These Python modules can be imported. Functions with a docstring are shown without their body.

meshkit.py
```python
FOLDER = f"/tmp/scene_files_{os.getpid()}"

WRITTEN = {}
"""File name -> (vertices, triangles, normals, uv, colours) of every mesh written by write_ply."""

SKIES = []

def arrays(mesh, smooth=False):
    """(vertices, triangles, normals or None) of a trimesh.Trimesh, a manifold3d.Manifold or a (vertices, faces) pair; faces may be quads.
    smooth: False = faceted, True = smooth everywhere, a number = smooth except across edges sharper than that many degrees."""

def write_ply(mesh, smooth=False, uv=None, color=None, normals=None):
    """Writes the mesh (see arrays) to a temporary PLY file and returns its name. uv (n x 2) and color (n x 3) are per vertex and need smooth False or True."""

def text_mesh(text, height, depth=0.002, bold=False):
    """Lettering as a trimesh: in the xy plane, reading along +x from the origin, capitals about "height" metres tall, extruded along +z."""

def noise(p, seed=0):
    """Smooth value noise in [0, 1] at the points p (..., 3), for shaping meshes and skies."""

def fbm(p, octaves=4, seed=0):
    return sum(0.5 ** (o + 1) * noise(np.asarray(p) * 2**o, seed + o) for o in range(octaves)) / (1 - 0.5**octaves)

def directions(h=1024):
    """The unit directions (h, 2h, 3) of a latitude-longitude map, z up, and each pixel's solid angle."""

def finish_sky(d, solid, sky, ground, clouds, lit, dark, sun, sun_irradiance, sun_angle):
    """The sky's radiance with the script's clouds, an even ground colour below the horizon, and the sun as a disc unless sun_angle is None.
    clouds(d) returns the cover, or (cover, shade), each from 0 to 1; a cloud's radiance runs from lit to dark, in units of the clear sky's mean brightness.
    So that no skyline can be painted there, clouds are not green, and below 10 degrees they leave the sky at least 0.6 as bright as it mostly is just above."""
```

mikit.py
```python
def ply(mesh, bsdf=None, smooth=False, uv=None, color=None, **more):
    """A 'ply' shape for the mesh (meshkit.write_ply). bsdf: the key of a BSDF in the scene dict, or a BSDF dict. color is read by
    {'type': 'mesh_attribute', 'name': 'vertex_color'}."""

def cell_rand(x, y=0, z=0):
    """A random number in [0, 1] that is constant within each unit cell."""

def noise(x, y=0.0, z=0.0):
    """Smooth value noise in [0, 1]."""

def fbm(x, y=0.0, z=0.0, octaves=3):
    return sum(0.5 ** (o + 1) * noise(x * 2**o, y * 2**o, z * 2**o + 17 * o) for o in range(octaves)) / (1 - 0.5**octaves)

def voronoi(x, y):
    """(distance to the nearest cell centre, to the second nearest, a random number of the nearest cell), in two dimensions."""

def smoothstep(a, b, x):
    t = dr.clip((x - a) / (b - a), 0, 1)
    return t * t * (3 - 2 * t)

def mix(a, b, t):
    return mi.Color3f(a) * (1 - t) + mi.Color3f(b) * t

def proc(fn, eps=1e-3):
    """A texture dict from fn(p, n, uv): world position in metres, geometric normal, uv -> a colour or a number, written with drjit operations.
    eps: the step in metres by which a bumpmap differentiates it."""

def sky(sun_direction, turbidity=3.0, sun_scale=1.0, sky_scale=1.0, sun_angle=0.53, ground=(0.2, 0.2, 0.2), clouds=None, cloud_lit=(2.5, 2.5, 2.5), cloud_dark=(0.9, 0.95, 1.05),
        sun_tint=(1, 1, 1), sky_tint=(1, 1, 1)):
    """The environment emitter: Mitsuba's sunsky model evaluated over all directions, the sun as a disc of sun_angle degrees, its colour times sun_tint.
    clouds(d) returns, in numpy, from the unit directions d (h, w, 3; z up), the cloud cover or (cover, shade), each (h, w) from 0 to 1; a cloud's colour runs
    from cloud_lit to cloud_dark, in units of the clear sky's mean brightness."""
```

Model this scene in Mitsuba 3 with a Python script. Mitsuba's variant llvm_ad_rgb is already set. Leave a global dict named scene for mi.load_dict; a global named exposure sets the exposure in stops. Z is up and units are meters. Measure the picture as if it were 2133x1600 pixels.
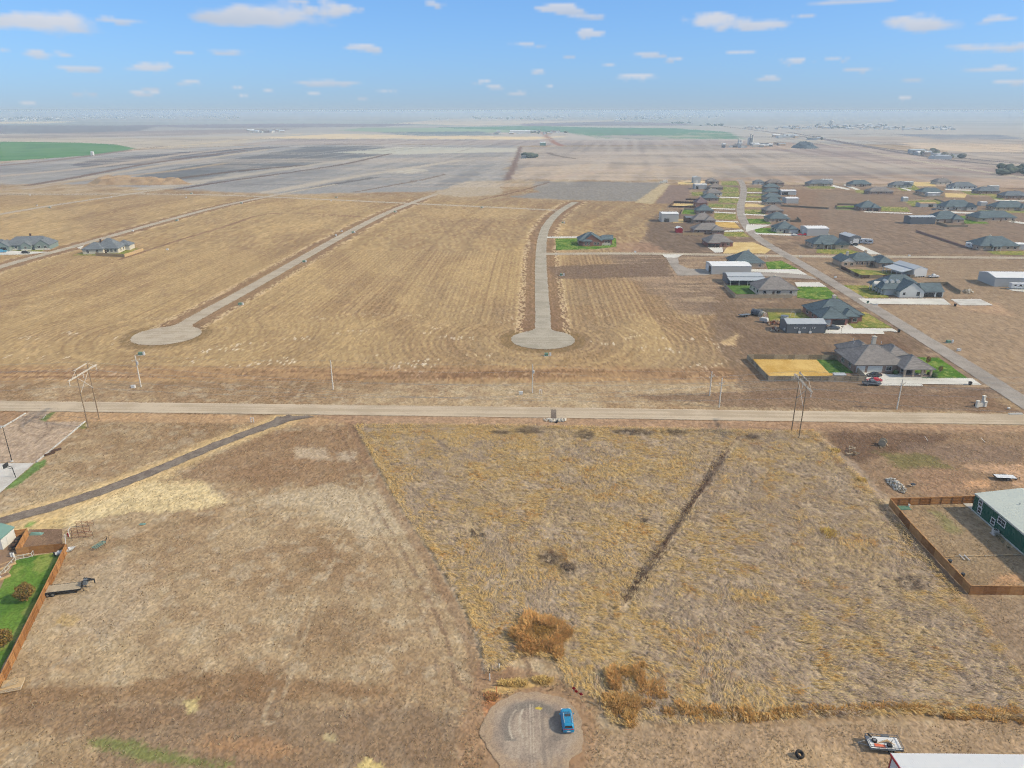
import math, random
import numpy as np, trimesh, shapely, manifold3d as m3
import mitsuba as mi, drjit as dr, mikit, meshkit
from shapely.geometry import Polygon, LineString, Point
from mikit import noise, fbm, cell_rand, smoothstep, mix
T = mi.ScalarTransform4f
rng = np.random.RandomState(7)
rnd = random.Random(11)
scene, labels = {}, {}

# ------------------------------------------------------------------ camera, sun, sky, air
CAM_H, FOC, PITCH = 82.0, 1500.0, math.radians(20.8)      # drone height (m), focal length in survey pixels, downward tilt
exposure = 2.22
scene['camera'] = {'type': 'perspective', 'fov': math.degrees(2 * math.atan(1066.5 / FOC)), 'fov_axis': 'x', 'near_clip': 1.0, 'far_clip': 900000.0,
                   'to_world': T().look_at(origin=[0, 0, CAM_H], target=[0, math.cos(PITCH), CAM_H - math.sin(PITCH)], up=[0, 0, 1]),
                   'medium': {'type': 'ref', 'id': 'air'}}
SUN = (math.cos(math.radians(38)), -0.17, math.sin(math.radians(38)))


def spot(px, py, z=0.0):
    """The place on the level z that a survey mark (px, py) of the photograph stands for."""
    u, v = (px - 1066.5) / FOC, (py - 800) / FOC
    d = (CAM_H - z) / (math.sin(PITCH) + v * math.cos(PITCH))
    return np.array([u * d, d * (math.cos(PITCH) - v * math.sin(PITCH))])


def spots(pts):
    return np.array([spot(*p) for p in pts])


def height_of(px, py, top):
    """Height in metres of an upright thing whose foot is at (px, py) and whose top is at the row top."""
    v, vt = (py - 800) / FOC, (top - 800) / FOC
    d = CAM_H / (math.sin(PITCH) + v * math.cos(PITCH))
    return (v - vt) * d / (math.cos(PITCH) - vt * math.sin(PITCH))


# fast two-dimensional value noise in numpy
def n2(x, y, seed=0):
    xi, yi = np.floor(x).astype(np.int64), np.floor(y).astype(np.int64)
    tx, ty = x - xi, y - yi
    tx, ty = tx * tx * (3 - 2 * tx), ty * ty * (3 - 2 * ty)

    def h(a, b):
        k = (a * 374761393 + b * 668265263 + seed * 974711) & 0xFFFFFFFF
        k = ((k ^ (k >> 13)) * 1274126177) & 0xFFFFFFFF
        return ((k ^ (k >> 16)) & 0xFFFFFF) / 16777215.0
    a, b, c, d = h(xi, yi), h(xi + 1, yi), h(xi, yi + 1), h(xi + 1, yi + 1)
    return (a * (1 - tx) + b * tx) * (1 - ty) + (c * (1 - tx) + d * tx) * ty


def fb(x, y, octs=3, seed=0):
    return sum(.5 ** (o + 1) * n2(x * 2 ** o, y * 2 ** o, seed + 7 * o) for o in range(octs)) / (1 - .5 ** octs)



CLOUDS = [(90, 50, 235, 44), (560, 26, 300, 46), (690, 18, 150, 44), (250, 42, 100, 14), (105, 112, 120, 20), (310, 140, 120, 22), (470, 107, 150, 12), (390, 110, 70, 9), (165, 143, 100, 11), (395, 172, 70, 10),
          (758, 100, 115, 19), (682, 171, 150, 12), (180, 193, 60, 8), (300, 194, 70, 10), (312, 183, 50, 7), (495, 184, 35, 7), (555, 189, 40, 5), (505, 201, 30, 5), (905, 8, 52, 14), (1170, 20, 130, 22), (1225, 33, 110, 10), (1100, 92, 90, 12),
          (1230, 72, 72, 19), (1270, 135, 36, 9), (1350, 113, 80, 14), (1405, 124, 60, 8), (1490, 48, 150, 48), (1585, 52, 130, 30), (1325, 163, 112, 20), (1120, 149, 70, 11), (1660, 127, 70, 12), (1742, 121, 70, 14), (1925, 46, 190, 34), (2070, 42, 100, 13),
          (2075, 97, 160, 20), (1790, 143, 86, 10), (1600, 163, 66, 9), (2090, 142, 120, 13), (2100, 171, 70, 10), (1675, 33, 52, 8), (1770, 2, 190, 12), (1010, 172, 50, 8), (1035, 181, 60, 9), (1075, 193, 70, 10), (1145, 182, 55, 5), (1880, 205, 36, 8), (1185, 117, 45, 6),
          (1545, 110, 90, 7), (1905, 165, 50, 5), (340, 218, 26, 5), (55, 216, 40, 6), (10, 104, 30, 8), (640, 158, 26, 4), (805, 190, 60, 5), (750, 204, 40, 5), (655, 196, 45, 6), (1415, 220, 26, 4), (620, 3, 60, 10), (270, 206, 20, 4)]


def cloud_cover(d):
    """Small flat cumulus: those seen in the photograph, and unseen ones over the rest of the sky, thickened for whiter fill light."""
    az, el = np.degrees(np.arctan2(d[..., 0], d[..., 1])), np.degrees(np.arcsin(np.clip(d[..., 2], -1, 1)))
    cover, shade = np.zeros(az.shape), np.zeros(az.shape)
    spec = []
    for px, py, w, h in CLOUDS:
        u, v = (px - 1066.5) / FOC, (py - 800) / FOC
        x, y, z = u, math.cos(PITCH) - v * math.sin(PITCH), -math.sin(PITCH) - v * math.cos(PITCH)
        spec.append((math.degrees(math.atan2(x, y)), math.degrees(math.atan2(z, math.hypot(x, y))), w / FOC * 57.3 * .93 / 2, h / FOC * 57.3 * .98 / 2))
    r = np.random.RandomState(3)
    for _ in range(420):  # out-of-view clouds, their number raised to whiten the fill light
        a, e = r.uniform(-180, 180), r.uniform(0.6, 30) if r.rand() < .7 else r.uniform(10, 75)
        if abs(a) < 39 and e < 9.5:
            continue
        w = r.uniform(.9, 3.2) * (.5 + e * .24)
        spec.append((a, e, w / max(math.cos(math.radians(e)), .3), w * r.uniform(.14, .26) * (1 + e / 40)))
    acol, erow = az[az.shape[0] // 2], el[:, 0]
    for a, e, w, h in spec:
        at = np.ix_(np.abs(erow - e) < 2.6 * h + .2, np.abs((acol - a + 180) % 360 - 180) < 1.7 * w)
        if not at[0].size or not at[1].size:
            continue
        da, de = (acol[at[1]] - a + 180) % 360 - 180, erow[at[0]] - e
        X, Y = da / w + 0 * de, de / h + 0 * da
        n = fb(X * 2.0 + a, Y * 1.0 + e * 7, 4, 5); n2_ = fb(X * .9 + a + 9, Y * .45 + e * 5, 2, 8)
        hh = np.where(de < 0, .95, 1.25)
        q = (X / 1.12) ** 2 + ((Y + .2 + (n2_ - .5) * 1.1) / hh) ** 2
        c = np.clip((1.34 - q - (1 - n) * 1.45) * 1.9, 0, 1)
        c = c * c * (3 - 2 * c) * min(1, .72 + h * .4)
        s = np.clip(.5 - Y * .5 + (n - .5) * .6, 0, 1)
        shade[at] = np.where(c > cover[at], s, shade[at]); cover[at] = np.maximum(cover[at], c)
    veil = .62 * np.exp(-np.maximum(el, 0) / 1.9)          # the thick air low over the plain
    total = 1 - (1 - cover * .88) * (1 - veil)
    return total, (shade * .8 * cover * .93 + 1.0 * veil * (1 - cover * .93)) / np.maximum(total, 1e-6)


scene['sky'] = mikit.sky(SUN, turbidity=3, sun_scale=.9, sun_tint=(1.0, .96, .91), sky_tint=(.54, .75, 1.0), clouds=cloud_cover, cloud_lit=(2.35, 2.33, 2.4), cloud_dark=(1.5, 1.68, 1.98), sun_angle=2.2)
scene['air'] = {'type': 'homogeneous', 'albedo': {'type': 'rgb', 'value': [.49, .67, .88]}, 'sigma_t': {'type': 'rgb', 'value': [1 / 5600.] * 3}}
scene['haze'] = {'type': 'cube', 'to_world': T().translate([0, 0, 41.8]).scale([310000, 310000, 43.3]), 'bsdf': {'type': 'null'}, 'interior': {'type': 'ref', 'id': 'air'}}
labels['haze'] = {'label': 'thin blue haze over the far plain', 'category': 'haze', 'kind': 'stuff'}


# ------------------------------------------------------------------ helpers
def numbered(name):
    if name not in scene and name not in labels and not any(k.startswith(name + '__') for k in scene):
        return name
    n = NUM.get(name, 0) + 1
    NUM[name] = n
    return '%s_%03d' % (name, n)


NUM, USED = {}, set()


def key_for(name, parent=None):
    base = name if parent is None else parent + '__' + name
    if base not in USED:
        USED.add(base)
        return base
    n = NUM.get(base, 0) + 1
    while '%s_%03d' % (base, n) in USED:
        n += 1
    NUM[base] = n
    k = '%s_%03d' % (base, n)
    USED.add(k)
    return k


def thing(name, label, cat, group=None):
    k = key_for(name)
    labels[k] = {'label': label, 'category': cat}
    if group:
        labels[k]['group'] = group
    return k


def obj(name, mesh, mat, parent=None, smooth=False, color=None, kind=None, label=None):
    k = key_for(name, parent)
    if isinstance(mesh, MB):
        mesh = mesh.mesh()
    scene[k] = mikit.ply(mesh, mat, smooth=smooth, color=color)
    if kind or label:
        labels[k] = {a: b for a, b in (('kind', kind), ('label', label)) if b}
    return k


def tag(k, label, cat, group=None, kind=None):
    labels[k] = {'label': label, 'category': cat}
    if group:
        labels[k]['group'] = group
    if kind:
        labels[k]['kind'] = kind
    return k


class MB:
    """Collects boxes, bars and polygons in a local frame (origin, turn about z) into one mesh."""
    def __init__(self, o=(0, 0, 0), rot=0.0, k=1.0):
        self.k = k
        o = list(o) + [0] * (3 - len(o))
        self.o, self.c, self.s = np.array(o, float), math.cos(rot), math.sin(rot)
        self.v, self.f, self.n = [], [], 0

    def add(self, v, f):
        v = np.asarray(v, float) * self.k
        w = np.stack([v[:, 0] * self.c - v[:, 1] * self.s, v[:, 0] * self.s + v[:, 1] * self.c, v[:, 2]], 1) + self.o
        self.v.append(w); self.f.append(np.asarray(f, int) + self.n); self.n += len(v)
        return self

    def mesh(self):
        return trimesh.Trimesh(np.vstack(self.v), np.vstack(self.f), process=False)

    def tm(self, m):
        return self.add(m.vertices, m.faces)

    def hull(self, pts):
        return self.tm(trimesh.convex.convex_hull(np.asarray(pts, float)))

    def man(self, man):
        m = man.to_mesh()
        return self.add(m.vert_properties[:, :3], m.tri_verts)

    def box(self, x0, y0, z0, x1, y1, z1):
        v = [(x, y, z) for z in (z0, z1) for x, y in ((x0, y0), (x1, y0), (x1, y1), (x0, y1))]
        f = [(0, 2, 1), (0, 3, 2), (4, 5, 6), (4, 6, 7)]
        for i in range(4):
            j = (i + 1) % 4
            f += [(i, j, j + 4), (i, j + 4, i + 4)]
        return self.add(v, f)

    def bar(self, a, b, r, r2=None, n=6):
        a, b = np.asarray(a, float), np.asarray(b, float)
        r2 = r if r2 is None else r2
        d = b - a; d /= np.linalg.norm(d) + 1e-12
        x = np.cross(d, [0, 0, 1.0] if abs(d[2]) < .9 else [1.0, 0, 0]); x /= np.linalg.norm(x)
        y = np.cross(d, x)
        t = np.arange(n) / n * 2 * np.pi + np.pi / n
        ring = np.cos(t)[:, None] * x + np.sin(t)[:, None] * y
        v = np.vstack([a + ring * r, b + ring * r2, [a, b]])
        f = []
        for i in range(n):
            j = (i + 1) % n
            f += [(i, i + n, j + n), (i, j + n, j), (2 * n, i, j), (2 * n + 1, j + n, i + n)]
        return self.add(v, np.array(f)[:, ::-1])

    def beam(self, a, b, w, h):
        """A board from a to b, w across and h high."""
        a, b = np.asarray(a, float), np.asarray(b, float)
        d = b - a; L = np.linalg.norm(d); d /= L
        x = np.cross(d, [0, 0, 1.0] if abs(d[2]) < .95 else [1.0, 0, 0]); x /= np.linalg.norm(x)
        z = np.cross(x, d)
        pts = [p + x * sx * w / 2 + z * sz * h / 2 for p in (a, b) for sx in (-1, 1) for sz in (-1, 1)]
        return self.hull(pts)


def cam_dist(x, y):
    return math.sqrt(x * x + y * y + CAM_H ** 2)


def sm(a, b, x):
    t = np.clip((x - a) / (b - a), 0, 1)
    return t * t * (3 - 2 * t)


GAIN = np.array([1.80, 1.62, 1.48])     # how bright a level sunlit surface of albedo 1 comes out


def alb(r, g, b):
    """Base colour of a surface that reads as this sRGB colour in full daylight."""
    c = np.array([r, g, b]) / 255.
    lin = np.where(c < .04045, c / 12.92, ((c + .055) / 1.055) ** 2.4)
    return lin / GAIN


def tex(fn, eps=1e-3):
    """A procedural texture that stays finite where a ray has hit nothing."""
    def safe(p, n, uv):
        ok = dr.isfinite(p.x) & dr.isfinite(p.y) & dr.isfinite(p.z)
        q = mi.Point3f(dr.select(ok, p.x, 0), dr.select(ok, p.y, 0), dr.select(ok, p.z, 0))
        v = fn(q)
        return dr.clip(v, 0, .95) if isinstance(v, mi.Color3f) else mi.Float(v)
    return mikit.proc(safe, eps)


def seg_dist(x, y, line, reach):
    """Distance to a polyline, np.inf farther off than reach."""
    out = np.full(x.shape, np.inf)
    line = np.asarray(line, float)
    for a, b in zip(line[:-1], line[1:]):
        lo, hi = np.minimum(a, b) - reach, np.maximum(a, b) + reach
        m = (x > lo[0]) & (x < hi[0]) & (y > lo[1]) & (y < hi[1])
        if not m.any():
            continue
        d = b - a
        t = np.clip(((x[m] - a[0]) * d[0] + (y[m] - a[1]) * d[1]) / (d @ d), 0, 1)
        out[m] = np.minimum(out[m], np.hypot(x[m] - a[0] - t * d[0], y[m] - a[1] - t * d[1]))
    return out


def inside(x, y, poly, soft=0.0, seed=0, taps=3):
    """Cover of a polygon, its edge frayed by noise of the size soft (metres)."""
    P = Polygon(poly)
    lo = np.array(P.bounds[:2]) - 2 * soft; hi = np.array(P.bounds[2:]) + 2 * soft
    m = (x > lo[0]) & (x < hi[0]) & (y > lo[1]) & (y < hi[1])
    out = np.zeros(x.shape)
    if not m.any():
        return out
    shapely.prepare(P)
    xm, ym = x[m], y[m]
    if soft <= 0:
        out[m] = shapely.contains_xy(P, xm, ym)
        return out
    acc = 0
    for k in range(taps):
        jx = (fb(xm / soft * .7, ym / soft * .7, 3, seed + 31 * k) - .5) * 2 * soft + (rng.rand(len(xm)) - .5) * soft * (.8 if soft < 4 else .1)
        jy = (fb(xm / soft * .7 + 50, ym / soft * .7, 3, seed + 31 * k + 5) - .5) * 2 * soft + (rng.rand(len(xm)) - .5) * soft * (.8 if soft < 4 else .1)
        acc = acc + shapely.contains_xy(P, xm + jx, ym + jy)
    out[m] = acc / taps
    return out


# ------------------------------------------------------------------ roads, as centre lines in metres
def smooth_line(pts, step=6.0):
    p = np.asarray(pts, float)
    for _ in range(3):
        q = np.vstack([p[:-1] * .75 + p[1:] * .25, p[:-1] * .25 + p[1:] * .75])
        q = np.empty((2 * len(p) - 2, 2)); q[0::2] = p[:-1] * .75 + p[1:] * .25; q[1::2] = p[:-1] * .25 + p[1:] * .75
        p = np.vstack([p[:1], q, p[-1:]])
    return p


MAIN = np.array([(-1500, 243), (-400, 206.2), (-150, 197.6), (0, 193.0), (145, 187.6), (400, 178.5), (1500, 141)], float)
CENTRE = smooth_line(spots([(1131, 690), (1131, 660), (1128, 600), (1126, 535), (1130, 490), (1141, 465), (1165, 440), (1198, 421)]))
WEST = smooth_line(spots([(360, 690), (425, 652), (500, 612), (600, 555), (700, 498), (800, 445), (880, 414), (908, 405)]))
FARWEST = smooth_line(spots([(-90, 590), (0, 554), (150, 515), (300, 472), (450, 431), (560, 409), (640, 394), (700, 384)]))
OUTWEST = smooth_line(spots([(-60, 458), (0, 446), (120, 426), (240, 409), (330, 395), (430, 380)]))
CROSSFAR = smooth_line(spots([(-80, 403), (100, 405), (270, 404), (420, 405), (560, 410), (880, 425), (1010, 431), (1160, 438)]))
CROSSMID = smooth_line(spots([(1135, 529), (1300, 527.5), (1500, 530.5), (1640, 534), (1900, 535), (2133, 537), (2400, 540)]))
STREET = smooth_line(np.vstack([[(150, 150)], spots([(2133, 838), (2000, 752), (1870, 672), (1760, 605), (1690, 562), (1640, 533), (1590, 505), (1562, 482), (1546, 457), (1541, 432), (1549, 407), (1549, 388), (1541, 374)])]))
TRACK = smooth_line(spots([(-160, 1128), (0, 1086), (150, 1045), (300, 991), (450, 926), (560, 886), (610, 866)]))
HWY = [smooth_line(spots(p)) for p in ([(2300, 392), (2133, 371), (1900, 334), (1750, 305), (1600, 280), (1480, 260)], [(2300, 360), (2133, 349), (1950, 331), (1800, 305), (1680, 285), (1500, 262)], [(2300, 350), (2100, 340), (1900, 318), (1760, 297), (1640, 275)])]
C_BULB, C_R = np.array([11.9, 264.0]), 12.2
W_BULB, W_R = np.array([-134.8, 269.5]), 12.8
F_BULB, F_R = np.array([3.1, 78.0]), 7.3

TALL = [(738, 884), (752, 905), (770, 945), (800, 1000), (835, 1060), (870, 1110), (905, 1165), (930, 1210), (965, 1268), (985, 1310), (997, 1345), (1008, 1395), (1040, 1400), (1060, 1380), (1080, 1370), (1110, 1366), (1150, 1378), (1172, 1400),
        (1180, 1425), (1205, 1432), (1240, 1455), (1262, 1500), (1300, 1515), (1335, 1500), (1430, 1507), (1560, 1497), (1700, 1493), (1900, 1488), (2133, 1502), (2240, 1510), (2220, 1500), (2133, 1418), (2040, 1292), (1960, 1200), (1880, 1102), (1830, 1040),
        (1762, 965), (1690, 896), (1600, 897), (1500, 894), (1300, 890), (1100, 886), (900, 884)]
TALL_W = spots(TALL)
TRENCH = spots([(1540, 908), (1502, 955), (1470, 1005), (1435, 1058), (1400, 1110), (1355, 1175), (1318, 1228), (1295, 1262)])
RUTS = [smooth_line(spots(p)) for p in ([(905, 985), (960, 995), (1005, 1020), (1060, 1060), (1100, 1090), (1130, 1120), (1150, 1150)], [(1120, 1025), (1160, 1045), (1190, 1085), (1205, 1130), (1240, 1165), (1275, 1200)],
                                        [(850, 1010), (880, 1040), (905, 1070), (920, 1095)], [(880, 900), (915, 920), (935, 935)], [(1000, 1015), (1015, 1040), (1040, 1055)], [(1085, 965), (1100, 985)])]
LOT_YARD = [(56, 856), (109, 854), (84, 873), (92, 878), (177, 878), (140, 912), (75, 963), (0, 963), (-90, 963), (-90, 930), (-40, 905), (0, 892), (54, 861)]

# ------------------------------------------------------------------ the ground: one sheet in tiles, its cover by field and lot
FIELDS = [  # far fields and strips: outline, colour, frayed edge in metres
    ([(-900, 300), (3200, 300), (3200, 231.5), (-900, 231.5)], (196, 190, 182), 60),
    ([(-900, 262), (3200, 262), (3200, 231.5), (-900, 231.5)], (176, 178, 172), 150),
    ([(-300, 260), (330, 262), (290, 275), (0, 279), (-300, 281)], (132, 128, 138), 40), ([(-200, 253.5), (165, 253), (100, 257), (-200, 259)], (246, 226, 186), 20),
    ([(-200, 285), (0, 281), (320, 272), (620, 268), (560, 277), (300, 284), (0, 290)], (163, 150, 148), 40), ([(250, 261), (560, 258), (880, 258), (800, 264), (430, 267)], (150, 140, 150), 40),
    ([(-200, 290), (300, 287), (560, 283), (540, 292), (480, 304), (290, 310), (0, 298)], (206, 192, 172), 20), ([(540, 288), (690, 279), (1080, 285), (1180, 284), (1110, 291), (870, 289), (620, 289)], (247, 222, 178), 15),
    ([(700, 272), (760, 266), (1060, 267), (1080, 276), (860, 277)], (164, 190, 160), 25), ([(900, 266), (1100, 262), (1260, 266), (1400, 267), (1515, 275), (1545, 290), (1250, 288), (1180, 276), (1030, 270)], (104, 152, 124), 30),
    ([(780, 276), (1000, 274), (1050, 281), (880, 284)], (122, 142, 150), 20), ([(1230, 284), (1330, 280), (1420, 290), (1330, 291)], (118, 138, 142), 20), ([(820, 257), (960, 246), (1260, 250), (1320, 251), (1230, 256), (980, 262)], (226, 206, 180), 40),
    ([(1085, 258), (1280, 253), (1450, 258), (1420, 261), (1090, 263)], (150, 140, 150), 20),
    ([(480, 302), (620, 289), (1080, 292), (1560, 292), (1560, 302), (1080, 303), (860, 300)], (180, 166, 160), 15),
    ([(-200, 345), (0, 340), (300, 312), (540, 302), (870, 301), (1085, 303), (1052, 376), (900, 400), (560, 405), (200, 384), (-200, 384)], (166, 164, 164), 22),
    ([(150, 345), (190, 332), (300, 322), (520, 308), (620, 303), (500, 318), (330, 340), (190, 350)], (106, 106, 116), 12), ([(265, 371), (360, 352), (520, 326), (640, 305), (790, 304), (840, 316), (740, 334), (640, 345), (500, 358), (430, 375)], (118, 122, 128), 12),
    ([(700, 318), (830, 306), (1080, 309), (1080, 316), (830, 322)], (206, 204, 190), 10), ([(800, 358), (860, 350), (900, 355), (850, 362)], (212, 204, 190), 10), ([(970, 378), (1052, 376), (1040, 405), (960, 410), (900, 403)], (194, 178, 156), 7),
    ([(1056, 374), (1084, 306), (1500, 303), (2400, 330), (2400, 388), (2133, 384), (1440, 374)], (174, 161, 151), 14), ([(1060, 374), (1090, 350), (1250, 340), (1480, 352), (1500, 368), (1300, 376)], (202, 183, 163), 22), ([(1150, 318), (1700, 312), (1720, 318), (1200, 322)], (196, 182, 172), 15),
    ([(1440, 374), (1640, 366), (1900, 362), (2300, 384), (2300, 396), (1700, 380)], (192, 168, 148), 12), ([(1500, 304), (1750, 300), (1900, 322), (2133, 360), (2133, 372), (1800, 336), (1600, 312)], (170, 152, 146), 10),
    ([(1720, 285), (1900, 284), (2400, 300), (2400, 345), (2133, 338), (1900, 305)], (190, 176, 164), 30), ([(1880, 297), (2133, 300), (2133, 318), (2000, 316), (1900, 306)], (232, 206, 176), 30), ([(1860, 279), (2100, 281), (2133, 290), (1950, 291)], (140, 146, 158), 25),
    ([(1640, 299), (1690, 300), (1706, 308), (1650, 309)], (88, 108, 124), 6), ([(1560, 299), (1640, 296), (1680, 302), (1650, 311), (1500, 310)], (196, 170, 150), 10),
    ([(1110, 378), (1200, 378), (1375, 380), (1378, 388), (1330, 420), (1200, 417), (1060, 411), (1120, 400)], (156, 150, 144), 9), ([(1380, 381), (1395, 384), (1360, 425), (1322, 422)], (200, 182, 148), 1.5), ([(1395, 385), (1440, 388), (1430, 425), (1365, 424)], (150, 130, 120), 2),
    ([(1420, 376), (1470, 377), (1470, 383), (1415, 384)], (240, 214, 170), 1.5),
]
DARK_LINES = [([(60, 392), (280, 353), (430, 330), (560, 311)], (198, 182, 162), 13), ([(300, 394), (520, 364), (700, 336), (800, 324)], (196, 186, 172), 14), ([(560, 400), (760, 364), (880, 346), (960, 334)], (204, 192, 176), 14), ([(-60, 372), (180, 352), (400, 318), (540, 305)], (196, 180, 164), 16), ([(1140, 372), (1300, 350), (1700, 338)], (204, 182, 164), 10),
              ([(60, 386), (180, 366), (280, 345), (420, 325), (510, 313)], (126, 104, 94), 9), ([(-60, 400), (60, 390), (200, 372), (350, 358), (470, 340)], (186, 164, 138), 10), ([(340, 376), (450, 361), (540, 352), (625, 345)], (112, 96, 88), 11), ([(370, 394), (480, 376), (600, 360), (720, 342), (780, 328), (815, 320)], (112, 96, 92), 6.5),
              ([(655, 391), (700, 383), (780, 370)], (110, 108, 112), 7), ([(740, 400), (830, 384), (900, 370), (930, 362)], (134, 112, 96), 3), ([(1055, 376), (1072, 345), (1084, 306)], (132, 108, 100), 6), ([(-60, 350), (0, 345), (130, 333), (280, 311), (340, 305)], (146, 128, 122), 14),
              ([(1000, 416), (1060, 404), (1110, 390), (1150, 378)], (128, 98, 78), 3.2), ([(280, 311), (400, 302), (540, 287), (620, 280)], (226, 204, 168), 12), ([(1130, 276), (1150, 295), (1170, 304)], (170, 120, 100), 12), ([(1140, 318), (1160, 325), (1200, 331)], (130, 120, 116), 8),
              ([(760, 452), (560, 440), (480, 468), (380, 498), (250, 540)], (148, 118, 96), 3), ([(-40, 410), (30, 405), (60, 405), (200, 405), (300, 404)], (112, 94, 84), 5)]
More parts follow.
